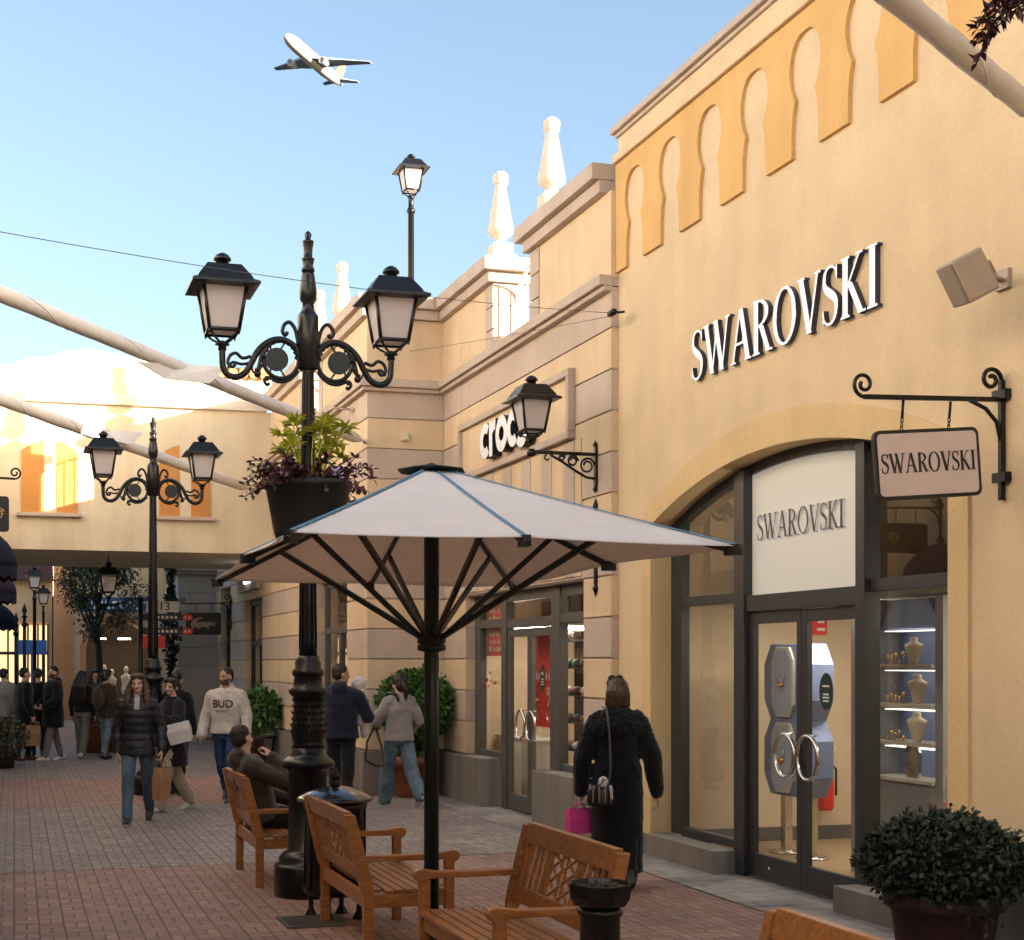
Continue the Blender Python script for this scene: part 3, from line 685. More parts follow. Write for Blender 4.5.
mb = MB(); mb.face([(5.96, DY0, .02), (DX1, DY0, .02), (DX1, DY1, .02), (5.96, DY1, .02)]); obj('interior_floor', mb, 'floorin', cb, world=True)
for i, (lx, ly) in enumerate(((6.9, 14.6), (6.9, 17.4), (8.6, 16))):
    mb = MB(); mb.box(lx-.5, lx+.5, ly-.15, ly+.15, 2.275, 2.315)
    single('ceiling_light', mb, 'lampwarm', ('warm ceiling light panel over the shoe shelves', 'warm ceiling light panel at the far window of the shoe shop', 'warm ceiling light panel at the back of the shoe shop')[i], 'ceiling light', 'ceiling lights of the shoe shop')

# ------------------------------------------------------------------ projecting block beyond, its return wall faces the camera
PX, P0, P1 = 4.71, 18.85, 45.9
pb = thing('corner_shop', 'banded shop block stepping forward into the street beyond the ball shaped shrub', 'building', (6.5, 22, 0))
mb = MB(); H1 = (20.07, 22.25, 0, 3.15); H2 = (27.4, 29.6, 0, 3.15); H3 = (31.6, 33.2, 0, 3.2)
banded_x(mb, PX, P0+.3, P1, [H1, H2, H3], par=0)
for i in range(len(ZG)-1):
    mb.box(PX, CXW+.3, P0, P0+.298, ZG[i]+.008, ZG[i+1]-.008, i % 2); mb.box(PX+.02, CXW+.2, P0+.02, P0+.296, ZG[i]-.008, ZG[i]+.008, 1)
mb.box(PX+.31, 9, P0+.31, P1, 5.4, 5.6, 0); mb.box(8.8, 9, P0+.3, P1, 0, 5.4); mb.box(CXW+.302, 9, P0, P0+.2, 0, 6.6)
obj('wall', mb, ['tan', 'mauve'], pb, world=True, bevel=.008)
mb = MB(); mb.box(PX-.08, CXW-.0, P0-.08, P0+.15, 0, .61); mb.box(PX-.08, PX+.15, P0+.152, H1[0]-.002, 0, .61); mb.box(PX-.08, PX+.15, H1[1]+.002, H2[0]-.002, 0, .61); mb.box(PX-.08, PX+.15, H2[1]+.1, P1, 0, .61); obj('plinth', mb, 'plinth', pb, world=True, bevel=.008)
mb = MB(); mb.box(PX-.13, PX+.02, P0-.13, 26.28, 5.665, 5.77); mb.box(PX+.022, CXW-.132, P0-.13, P0+.02, 5.665, 5.77); mb.box(PX-.08, PX+.02, P0-.08, 26.28, 5.61, 5.662); mb.box(PX+.022, CXW-.09, P0-.08, P0+.02, 5.61, 5.662); obj('string_course', mb, 'trim', pb, world=True, bevel=.006)
g0, g1 = 22.0, 23.3
mb = MB(); mb.box(PX, PX+.45, P0+.0, g0-.25, 5.75, 6.63); mb.box(PX+.452, CXW+.6, P0, P0+.45, 5.75, 6.63); mb.box(PX-.015, PX+.46, g0-.249, g0-.002, 5.75, 6.63, 1); obj('parapet', mb, ['tan', 'trim'], pb, world=True)
mb = MB(); mb.box(PX, PX+.45, g1+.25, 26.28, 5.75, 6.63); mb.box(PX-.015, PX+.46, g1+.002, g1+.249, 5.75, 6.63, 1); mb.box(PX+.2, 9, 26.3, P1, 5.66, 6.4, 0); obj('parapet', mb, ['tan', 'trim'], pb, world=True)  # last box, past the bridge, is added unseen to keep sun off the far wall
mb = MB(); cornice_run(mb, PX, P0-.02, g0, 6.633, .5, (0, 1)); cornice_run(mb, PX, g1, 26.25, 6.633, .5, (1, 0))
mb.box(PX-.09, CXW-.095, P0-.09, P0-.025, 6.633, 6.76); mb.box(PX-.17, CXW-.175, P0-.17, P0-.025, 6.766, 6.93); mb.box(PX+.552, CXW+.6, P0-.02, P0+.45, 6.64, 6.93)
obj('cornice', mb, 'trim', pb, world=True, bevel=.008)
mb = MB(); railing(mb, PX+.3, g0, g1, 5.62, 6.7); obj('railing', mb, 'white_p', pb, world=True)
finial(342, 262, 5.02, sw(342, 5.02), 7.25, pb); finial(319.5, 290, 5.02, sw(319.5, 5.02), 7.25, pb)
def front(par, x, ya, yb, zt, fm, ztr=2.3):
    mb = MB(); d = x+.14
    mb.box(d, d+.08, ya+.002, ya+.10, 0, zt-.002); mb.box(d, d+.08, yb-.10, yb-.002, 0, zt-.002); mb.box(d, d+.08, ya+.102, yb-.102, zt-.12, zt-.002); mb.box(d, d+.08, ya+.102, yb-.102, ztr, ztr+.10)
    mb.box(d, d+.08, (ya+yb)/2-.05, (ya+yb)/2+.05, 0, ztr-.002); mb.box(d, d+.08, ya+.102, yb-.102, 0.003, .18)
    obj('shopfront_frame', mb, fm, par, world=True, bevel=.004)
    pane('window_pane', par, d+.04, ya+.1, (ya+yb)/2-.05, .18, ztr); pane('window_pane', par, d+.04, (ya+yb)/2+.05, yb-.1, .18, ztr); pane('window_pane', par, d+.04, ya+.1, yb-.1, ztr+.1, zt-.12)
front(pb, PX, H1[0], H1[1], H1[3], 'frame2'); front(pb, PX, H2[0], H2[1], H2[3], 'black', 2.2); front(pb, PX, H3[0], H3[1], H3[3], 'black')
mb = MB()
for (a, b) in ((19.3, 25.2), (26.6, 34.5)):
    mb.face([(4.98, b, 0), (8.5, b, 0), (8.5, b, 3.4), (4.98, b, 3.4)]); mb.face([(8.5, a, 0), (8.5, b, 0), (8.5, b, 3.4), (8.5, a, 3.4)]); mb.face([(4.98, a, 3.4), (8.5, a, 3.4), (8.5, b, 3.4), (4.98, b, 3.4)]); mb.face([(4.8, a, .02), (8.5, a, .02), (8.5, b, .02), (4.8, b, .02)]); mb.face([(4.98, a, 0), (8.5, a, 0), (8.5, a, 3.4), (4.98, a, 3.4)])
obj('interior_wall', mb, 'wallin', pb, world=True)
for i, (lx, ly) in enumerate(((6.6, 21.2), (6.6, 28.6))):
    mb = MB(); mb.box(lx-.3, lx+.3, ly-.1, ly+.1, 3.3, 3.34); single('ceiling_light', mb, 'lampwarm', ('warm ceiling light in the corner shop beside the near lamp post', 'warm ceiling light in the shop under the bridge')[i], 'ceiling light')
mb = MB(); mb.box(PX-.10, PX-.001, 27.55, 29.9, 3.32, 3.85); obj('fascia', mb, 'trim', pb, world=True, bevel=.01)
M['lit_letters'] = emit_mat('lit_sign_letters', (.75, .85, 1), .5)
t_ = text_mesh('COA', .34, ext=.02); t_.bm.transform(Matrix(((0, 0, 1, PX-.125), (-1, 0, 0, 28.55), (0, 1, 0, 3.56), (0, 0, 0, 1))))
single('shop_sign', t_, 'lit_letters', 'small glowing bluish white letters on the fascia under the bridge', 'sign')

# ------------------------------------------------------------------ bridge building across the street
BY = 26.3; bx0, bx1 = -4.0, PX-.004
bb = thing('bridge_building', 'cream building bridging the street with orange shuttered windows and a curved gable', 'building', (0, 28.6, 3.9))
mb = MB(); mb.box(bx0, bx1, BY, 30.9, 3.9, 6.58)
gab = [(bx0, 6.77), (bx1, 6.77), (bx1, 7.25), (3.2, 7.25), (2.9, 7.40), (2.55, 7.42), (2.2, 7.46), (1.9, 7.54), (1.35, 7.60), (.9, 7.56), (.6, 7.42), (.2, 7.38), (0, 7.25), (-.5, 7.2), (-.6, 7.05), (bx0, 7.05)]
mb.prism(gab, xz(), BY+.02, BY+.45); obj('wall', mb, 'cream', bb, world=True)
mb = MB(); mb.box(bx0, bx1-.10, BY-.10, BY+.5, 6.583, 6.64); mb.box(bx0, bx1-.10, BY-.06, BY+.5, 6.642, 6.768); obj('string_course', mb, 'white', bb, world=True, bevel=.01)
for (pa, pb_, yt, ys) in ((20, 79, 440, 513), (158, 211, 445, 517)):
    xa, xb = ws(pa, BY), ws(pb_, BY); zt = ons((pa+pb_)/2, yt, BY).z; zs = ons((pa+pb_)/2, ys, BY).z
    mb = MB(); pts = [(x, z) for x, z in arc(xa, xb, zt-.24, zt, 12)]; w3 = xb-xa
    def clip(x0, x1):
        f = lambda x: min(zt, zt-.24+.24*(1-((x-(xa+xb)/2)/(w3/2))**2))
        return [(x0, zs), (x1, zs)]+[(x1+(x0-x1)*i/6, f(x1+(x0-x1)*i/6)) for i in range(7)]
    wn = None
    mb.prism(clip(xa, xb), xz(), BY-.02, BY-.002); wn = obj('window', mb, 'cream', bb, world=True)
    for a, b in ((xa+.02, xa+w3*.40), (xa+w3*.62, xb-.02)):
        mb = MB(); mb.prism(clip(a, b), xz(), BY-.035, BY-.0205)
        for i in range(4): mb.box(a+(b-a)*(i+.5)/4-.008, a+(b-a)*(i+.5)/4+.008, BY-.045, BY-.036, zs+.05, zt-.27)
        obj('shutter', mb, 'shutter', wn, world=True)
    mb = MB(); mb.box(xa-.06, xb+.06, BY-.12, BY-.001, zs-.07, zs-.003); obj('sill', mb, 'trim', wn, world=True, bevel=.01)
mb = MB()
for i in range(9): mb.tube([(2.95+i*.2, BY-.12, 7.28), (2.95+i*.2, BY+.6, 7.44)], .095, 8)
obj('roof_tiles', mb, 'roof', bb, world=True)
# far chimney-like turret behind the bridge
# ------------------------------------------------------------------ beyond the bridge
sp = thing('stone_pillar', 'tall pale grey stone pier with a moulded cap beyond the bridge', 'pillar', (4.2, 34.5, 0))
mb = MB(); xa, xb = ws(178, 34), ws(203, 34)
for i in range(9): mb.box(xa, xb+.5, 34, 35, i*.44+.005, i*.44+.435)
mb.box(xa+.02, xb+.48, 34.02, 34.98, 0, 3.96); mb.box(xa+.01, xb+.49, 34.01, 34.99, 4.2, 6.2); obj('shaft', mb, 'greystone', sp, world=True, bevel=.01)
mb = MB(); mb.box(xa-.1, xb+.6, 33.9, 35.1, 3.96, 4.05); mb.box(xa-.2, xb+.7, 33.8, 35.2, 4.052, 4.2); obj('cap', mb, 'greystone', sp, world=True, bevel=.01)
FY = 46.0
fb = thing('far_arch_building', 'far orange and cream building with a dark round arch below a blue sign', 'building', (2.8, 48, 0))
xa, xb, xm = ws(86, FY), ws(150, FY), ws(118, FY); rr_ = (xb-xa)/2; zsp = ons(118, 652, FY).z
mb = MB(); A2 = [(xm+rr_*math.cos(PI*i/20), zsp+rr_*math.sin(PI*i/20)) for i in range(21)]
X0, X1 = ws(54, FY), ws(185, FY)
mb.prism([(X0, 0), (xa, 0)]+A2[::-1]+[(xb, 0), (X1, 0), (X1, 7.5), (X0, 7.5)], xz(), FY, FY+.4)
obj('wall', mb, 'ochre_pale', fb, world=True)
mb = MB()
for i in range(20):
    p, q = A2[i], A2[i+1]; o = lambda v: (xm+(v[0]-xm)*1.18, zsp+(v[1]-zsp)*1.18)
    mb.prism([p, q, o(q), o(p)], xz(), FY-.06, FY-.001)
mb.box(xb, xb+rr_*.18, FY-.06, FY-.001, 0, zsp-.002); mb.box(xa-rr_*.18, xa, FY-.06, FY-.001, 0, zsp-.002)
mb.box(X0, ws(74, FY), FY-.10, FY-.002, 0, 7.4); obj('arch_surround', mb, 'terracotta', fb, world=True)
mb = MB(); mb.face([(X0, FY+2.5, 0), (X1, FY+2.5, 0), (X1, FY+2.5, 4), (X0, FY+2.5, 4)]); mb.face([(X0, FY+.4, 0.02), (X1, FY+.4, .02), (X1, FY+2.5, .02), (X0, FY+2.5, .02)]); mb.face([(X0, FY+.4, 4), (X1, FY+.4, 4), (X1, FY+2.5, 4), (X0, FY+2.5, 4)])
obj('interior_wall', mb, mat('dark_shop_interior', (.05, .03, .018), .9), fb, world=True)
for i in range(3):
    mb = MB(); x = xa+.5+i*.8; mb.box(x-.2, x+.2, FY+1.2, FY+1.4, 2.6, 2.64); single('ceiling_light', mb, 'lampwarm', ('warm shop light at the left inside the far round arch', 'warm shop light in the middle inside the far round arch', 'warm shop light at the right inside the far round arch')[i], 'ceiling light', 'lights inside the far arch')
for i, (px, h) in enumerate(((104, 1.75), (112, 1.6), (126, 1.7))):
    q = ws(px, FY+1); t = thing('mannequin', ('tallest pale mannequin inside the far round arch', 'shortest pale mannequin inside the far round arch', 'pale mannequin at the right inside the far round arch')[i], 'mannequin', (q, FY+1, .02), 0, 'mannequins in the far arch'); k = h/1.75
    m_ = MB(); m_.lathe([(.22*k, 0), (.22*k, .03), (.03, .05), (.03, .75*k), (.14*k, .78*k), (.17*k, .95*k), (.12*k, 1.12*k), (.17*k, 1.32*k), (.18*k, 1.40*k), (.06*k, 1.48*k), (.05*k, 1.53*k)], (0, 0, 0), 14, M4=Matrix.Diagonal((1, .7, 1, 1))); m_.ball((0, 0, 1.63*k), (.08*k, .09*k, .12*k)); obj('torso', m_, 'bust', t)
xa, xb = ws(80, FY-1), ws(154, FY-1)
mb = MB(); z0, z1 = ons(118, 612, FY-1).z, ons(118, 597, FY-1).z; mb.box(xa, xb, FY-.8, FY-.7, z0, z1)
bs = thing('shop_sign', 'long dark blue shop sign above the far round arch', 'sign', ((xa+xb)/2, FY-.75, z0))
obj('sign_board', mb, 'bluesign', bs, world=True)
mb = MB()
for i in range(8): 
    x = xa+.35+i*.22; mb.box(x, x+.05, FY-.83, FY-.802, z0+.1, z1-.12); mb.box(x+.052, x+.14, FY-.83, FY-.802, (z1-.2) if i % 2 else z0+.1, (z1-.12) if i % 2 else z0+.18)
obj('sign_letters', mb, 'white_p', bs, world=True)
mb = MB(); mb.bar((xm, FY-.7, (z0+z1)/2), (xm, FY+.0, (z0+z1)/2), .08); obj('bracket', mb, 'dark', bs, world=True)
# brightly lit shop at the far left
lb = thing('lit_shop', 'far shop with a maroon roof and a glowing yellow window beyond the left lamp posts', 'building', (0, 50, 0))
LY = 49.0; xa, xb = -3.2, ws(53, LY)
mb = MB(); mb.box(xa, xb, LY, LY+3, 3.2, 4.6); mb.box(xa, xb, LY+.3, LY+3, 0, 3.2); mb.box(ws(49, LY), xb, LY, LY+.3, 0, 3.2); obj('wall', mb, 'ochre_pale', lb, world=True)
mb = MB(); mb.prism([(LY-.5, 4.6), (LY+3, 4.6), (LY+2.4, 6.2), (LY+1, 6.2)], yz(), xa, xb); obj('roof', mb, mat('maroon_roof', (.09, .03, .03), .8), lb, world=True)
M['shopglow'] = emit_mat('lit_shop_window', (1, .72, .36), .19)
mb = MB(); mb.box(xa, ws(48.5, LY), LY+.2, LY+.29, .3, 3.1); obj('lit_window', mb, 'shopglow', lb, world=True)
mb = MB()
for i in range(5): x = ws(8+i*10, LY); mb.box(x-.03, x+.03, LY+.12, LY+.19, 0, 3.15)
mb.box(xa, ws(48.5, LY), LY+.11, LY+.118, 2.1, 2.2); obj('window_frame', mb, 'dark', lb, world=True)
# buildings that close the far street
eb = thing('far_end_building', 'pale cream building closing the street behind the far arch', 'building', (5, 60, 0))
mb = MB(); mb.box(-8, 14, 58, 60, 0, 6.2); obj('wall', mb, 'cream', eb, world=True)
mb = MB(); mb.box(-8.2, 14.2, 57.8, 60, 6.2, 6.4); obj('cornice', mb, 'trim', eb, world=True)
# building along the left side of the street (its front is seen in the shop windows)
LX = -1.05
lw = thing('street_building', 'cream building along the left side of the street behind the navy awnings', 'building', (-3, 12, 0))
holes = [(y, y+2.2, .5, 2.9) for y in (1.5, 5.2, 9.0, 13, 17)]
mb = MB(); banded_x(mb, LX-.3, -6, 25.5, holes, thick=.30)
mb.box(LX-.31, LX-.3, -6, 25.5, 5.66, 8.7, 2); mb.box(LX-5, LX-.32, -6, 25.5, 0.02, 8.6, 1)  # unseen tall white upper wall, shaped to bounce sunlight onto the shaded facades
obj('wall', mb, ['tan', 'mauve', 'bounce_white'], lw, world=True)
mb = MB(); mb.box(LX-.4, LX+.14, -6, 25.6, 5.67, 5.8); mb.box(LX-.4, LX+.2, -6, 25.6, 8.6, 8.8); obj('cornice', mb, 'trim', lw, world=True)
for ha in holes:
    mb = MB(); a, b, z0, z1 = ha; mb.box(LX-.2, LX-.1, a, a+.08, z0, z1); mb.box(LX-.2, LX-.1, b-.08, b, z0, z1); mb.box(LX-.2, LX-.1, a+.081, b-.081, z1-.08, z1); mb.box(LX-.2, LX-.1, a+.081, b-.081, z0, z0+.08)
    f = obj('window', mb, 'frame2', lw, world=True); pane('window_pane', f, LX-.15, a+.08, b-.08, z0+.08, z1-.08)
    mb = MB(); mb.box(LX-.30, LX+.04, a, b, 0, z0-.003); obj('plinth', mb, 'plinth', lw, world=True)

# ------------------------------------------------------------------ light
w = bpy.data.worlds.new('World'); scene.world = w; w.use_nodes = True
N, L = w.node_tree.nodes, w.node_tree.links
sky = N.new('ShaderNodeTexSky'); sky.sky_type = 'NISHITA'; sky.sun_disc = False
SUN_EL = 12.0
tr = Vector((-.74, .67, 0)).normalized()        # the way the light travels along the ground
az_from = -tr                                     # direction towards the sun
sky.sun_elevation = R(SUN_EL); sky.sun_rotation = math.atan2(az_from.x, az_from.y)
sky.air_density = 1.0; sky.dust_density = 3.2; sky.ozone_density = 1.15
bg = N['Background']; bg.inputs['Strength'].default_value = .064; L.new(sky.outputs[0], bg.inputs['Color'])
sd = bpy.data.lights.new('sun', 'SUN'); so = bpy.data.objects.new('sun', sd); COL.objects.link(so); so.location = (10, -10, 30)
sd.energy = 3.4; sd.angle = R(.5); sd.color = (1, .91, .79)
dv = Vector((tr.x*math.cos(R(SUN_EL)), tr.y*math.cos(R(SUN_EL)), -math.sin(R(SUN_EL))))
so.rotation_euler = dv.to_track_quat('-Z', 'Y').to_euler()
vs = scene.view_settings; vs.view_transform = 'Standard'; vs.look = 'None'; vs.gamma = 1; vs.exposure = 2.72
scene.cycles.max_bounces = 8; scene.cycles.diffuse_bounces = 4; scene.cycles.transparent_max_bounces = 24; scene.cycles.glossy_bounces = 4
scene.cycles.sample_clamp_indirect = 8; scene.cycles.use_denoising = True
scene.cycles.caustics_reflective = False; scene.cycles.caustics_refractive = False
# ================================================================== STREET FURNITURE
def frost():
    m = M['frost']; nt = m.node_tree; b = nt.nodes['Principled BSDF']; out = nt.nodes['Material Output']
    t = nt.nodes.new('ShaderNodeBsdfTranslucent'); t.inputs[0].default_value = (.75, .66, .6, 1)
    mx = nt.nodes.new('ShaderNodeMixShader'); mx.inputs[0].default_value = .5
    nt.links.new(b.outputs[0], mx.inputs[1]); nt.links.new(t.outputs[0], mx.inputs[2]); nt.links.new(mx.outputs[0], out.inputs['Surface'])
frost()
def canvas_fix(k, f):
    m = M[k]; nt = m.node_tree; b = nt.nodes['Principled BSDF']; out = nt.nodes['Material Output']
    t = nt.nodes.new('ShaderNodeBsdfTranslucent'); t.inputs[0].default_value = (.82, .66, .50, 1)
    mx = nt.nodes.new('ShaderNodeMixShader'); mx.inputs[0].default_value = f
    nt.links.new(b.outputs[0], mx.inputs[1]); nt.links.new(t.outputs[0], mx.inputs[2]); nt.links.new(mx.outputs[0], out.inputs['Surface'])
canvas_fix('canvas', .36)
S2 = math.sqrt(2)
def lantern(root, c, k=1.0, rz=0):
    """square street lantern: cap, frame, glass; c = foot of its holder in the root's frame"""
    c = Vector(c); rot = PI/4+rz
    mb = MB()
    mb.lathe([(r*S2*k, z*k) for r, z in ((.150, .425), (.225, .428), (.262, .434), (.262, .452), (.215, .478), (.205, .50), (.132, .605), (.05, .612))], c, 4, rot=rot, smooth=False)
    mb.lathe([(r*k, z*k) for r, z in ((.05, .60), (.05, .655), (.07, .66), (.07, .675), (.05, .70), (.02, .718), (.001, .722))], c, 14)
    cap = obj('lantern_cap', mb, 'iron', root)
    mb = MB(); B = [Vector((math.cos(rot+i*PI/2), math.sin(rot+i*PI/2), 0)) for i in range(4)]
    for i in range(4):
        p, q = B[i], B[(i+1) % 4]; lo = lambda v: c+v*.115*S2*k+Vector((0, 0, .10*k)); hi = lambda v: c+v*.165*S2*k+Vector((0, 0, .425*k))
        mb.tube([lo(p), hi(p)], .015*k, 6); mb.tube([lo(p), lo(q)], .016*k, 6); mb.tube([lo(p)-Vector((0, 0, .035*k)), lo(p)], [.006*k, .014*k], 6)
        m = c+p*.05*k+Vector((0, 0, .0)); mb.tube([lo(p), c+p*.10*k+Vector((0, 0, .05*k)), c+p*.04*k+Vector((0, 0, .02*k)), c+Vector((0, 0, -.01*k))], .010*k, 6)
    mb.lathe([(.02*k, -.05*k), (.035*k, -.04*k), (.03*k, -.01*k), (.06*k, 0), (.05*k, .015*k), (.02*k, .03*k)], c, 12)
    obj('lantern_frame', mb, 'iron', root)
    mb = MB(); mb.lathe([(.110*S2*k, .10*k), (.159*S2*k, .425*k)], c, 4, rot=rot, smooth=False); obj('lantern_glass', mb, 'frost', root)
def lamp_post(label, loc, rz=0):
    t = thing('lamp_post', label, 'lamp post', loc, rz, 'black cast iron lamp posts along the street')
    zc = lambda zy: 5.355-.002193*zy
    mb = MB()
    mb.lathe([(.27, 0), (.27, .23), (.255, .25), (.232, .255), (.232, .30), (.215, .32), (.19, .345), (.158, .36), (.154, .98), (.17, 1.0), (.205, 1.015), (.215, 1.04), (.205, 1.065), (.17, 1.09), (.132, 1.12), (.14, 1.17)], (0, 0, 0), 24)
    obj('base', mb, 'iron', t)
    mb = MB(); prof = [(.135, 1.17), (.118, 1.20), (.125, 1.23), (.135, 1.27), (.132, 1.34), (.118, 1.45), (.112, 1.52), (.12, 1.57), (.152, 1.60), (.158, 1.625), (.12, 1.65), (.11, 1.73), (.128, 1.75), (.128, 1.78), (.105, 1.80), (.105, 1.85), (.09, 1.87), (.09, 1.9)]
    mb.lathe(prof, (0, 0, 0), 24)
    for i in range(20):     # acanthus leaf rows round the vase
        a = 2*PI*i/20
        for j in range(6):
            z = 1.27+j*.05; r = .135-.004*j; v = Vector((math.cos(a+j*.157), math.sin(a+j*.157), 0)); tn = Vector((-v.y, v.x, 0))
            mb.face([v*(r-.006)+Vector((0, 0, z)), v*(r+.004)+tn*.014+Vector((0, 0, z+.03)), v*(r+.020)+Vector((0, 0, z+.046)), v*(r+.004)-tn*.014+Vector((0, 0, z+.03))])
    obj('vase', mb, 'iron', t)
    mb = MB(); mb.lathe([(.075, 1.9), (.066, 2.0), (.055, 3.2), (.046, 4.17), (.046, 4.18)], (0, 0, 0), 20)
    for i in range(10):
        a = 2*PI*i/10; mb.tube([(.07*math.cos(a), .07*math.sin(a), 1.95), (.044*math.cos(a), .044*math.sin(a), 4.15)], .006, 4)
    obj('shaft', mb, 'iron', t)
    mb = MB(); mb.lathe([(.06, 4.17), (.085, 4.19), (.085, 4.60), (.075, 4.615), (.055, 4.64), (.045, 4.70), (.066, 4.73), (.07, 4.80), (.055, 4.92), (.045, 4.955), (.055, 4.96), (.052, 4.98), (.04, 5.0), (.05, 5.05), (.054, 5.06), (.035, 5.07), (.036, 5.12), (.045, 5.19), (.048, 5.2), (.02, 5.215), (.03, 5.25), (.02, 5.27), (.001, 5.285)], (0, 0, 0), 20)
    obj('finial', mb, 'iron', t)
    for sg in (1, -1):
        P = lambda q: [(sg*.002193*(a-400), 0, zc(b)) for a, b in q]
        mb = MB()
        def sm(q, n=5):   # catmull-rom
            q = [Vector((a, b)) for a, b in q]; o = []
            for i in range(len(q)-1):
                p0, p1, p2, p3 = q[max(i-1, 0)], q[i], q[i+1], q[min(i+2, len(q)-1)]
                for j in range(n): u = j/n; o.append(.5*((2*p1)+(p2-p0)*u+(2*p0-5*p1+4*p2-p3)*u*u+(3*p1-p0-3*p2+p3)*u**3))
            return [tuple(v) for v in o]+[tuple(q[-1])]
        mb.tube(P(sm([(434, 490), (450, 455), (490, 434), (530, 438), (565, 460), (590, 490), (608, 525), (630, 560), (660, 577), (690, 572), (708, 548), (712, 505), (712, 478)])), .026, 8)
        mb.tube(P([(500+64*math.cos(2*PI*i/36), 506+68*math.sin(2*PI*i/36)) for i in range(37)]), .017, 8)
        mb.tube(P(sm([(436, 448), (443, 410), (452, 385), (468, 369), (486, 378), (494, 402), (484, 416), (475, 405)])), .016, 7)
        mb.tube(P(sm([(436, 545), (470, 578), (510, 586), (548, 572), (560, 585), (550, 600), (542, 592)])), .014, 7)
        mb.tube(P(sm([(610, 500), (640, 508), (662, 492), (684, 502), (692, 528), (675, 542), (664, 528)])), .014, 7)
        mb.tube(P(sm([(602, 520), (640, 530), (675, 525), (690, 545)])), .012, 7)
        mb.tube(P(sm([(562, 465), (574, 505), (584, 548)])), .015, 7); mb.tube(P(sm([(590, 500), (606, 530), (600, 556), (588, 552)])), .009, 7); mb.tube(P(sm([(566, 525), (580, 545), (596, 548)])), .012, 7)
        mb.ball(P([(585, 562)])[0], .03, sub=2); mb.ball(P([(550, 578)])[0], .02, sub=2)
        for k in range(9):
            a = PI*1.02+k*PI*.105; mb.ball(P([(500+56*math.cos(a), 500+60*math.sin(a))])[0], .018, sub=1)
        for k in range(5):
            a = -1.9+k*.95; mb.tube(P([(514+40*math.cos(a), 506+40*math.sin(a)), (503+62*math.cos(a), 506+66*math.sin(a))]), .008, 5)
        ar = obj('arm', mb, 'iron', t)
        mb = MB(); mb.prism([(.002193*115*sg+.092*math.cos(2*PI*i/24), zc(506)+.092*math.sin(2*PI*i/24)) for i in range(24)], xz(), -.012, .012); obj('medallion', mb, 'dark', ar)
        lantern(t, (sg*.684, 0, 4.335), 1.0, 0)
    return t
lp1 = gr(308, 893)+Vector((.06, .22, 0))
A = at(308, 600, 11.15); lamp1 = lamp_post('big black double lantern lamp post nearest the camera, carrying a flower pot above the parasol', (A.x, A.y, 0))
B = at(153, 600, 19.6); lamp2 = dup(lamp1, (B.x, B.y, 0), 0, 'black double lantern lamp post further down the street, behind the woman in the puffer jacket')
lamp3 = dup(lamp1, (2.47, 2.42, 0), 0, 'black lamp post at the right edge of the picture, carrying the trailing wine red plant')

# flower pots on the lamp posts
def leaf_cloud(mb, c, rad, n, L, W, seed=1, droop=.2, up=0, mi=0, shell=.5):
    r = random.Random(seed); c = Vector(c)
    for _ in range(n):
        v = rvec(r); k = shell+(1-shell)*r.random(); p = c+Vector((v.x*rad[0]*k, v.y*rad[1]*k, v.z*rad[2]*k))
        d = (v*.7+rvec(r)*.8+Vector((0, 0, up-droop))).normalized(); nn = (rvec(r)*.7+v*.4+Vector((0, 0, .6))).normalized()
        s_ = r.uniform(.7, 1.25); mb.leaf(p, d, nn, L*s_, W*s_, mi)
def sprig(mb, p, d, n, step, L, W, r, droop=.06, stem=.004, mi_leaf=0, mi_stem=1):
    p = Vector(p); d = Vector(d).normalized(); pts = [p.copy()]
    for i in range(n):
        d = (d+Vector((0, 0, -droop))+rvec(r)*.12).normalized(); p = p+d*step; pts.append(p.copy())
        for k in range(3):
            a = (rvec(r)+d*.4).normalized(); mb.leaf(p, a, Vector((0, 0, 1))+rvec(r)*.5, L*r.uniform(.7, 1.2), W*r.uniform(.7, 1.2), mi_leaf)
    mb.tube(pts, stem, 4, mi_stem)
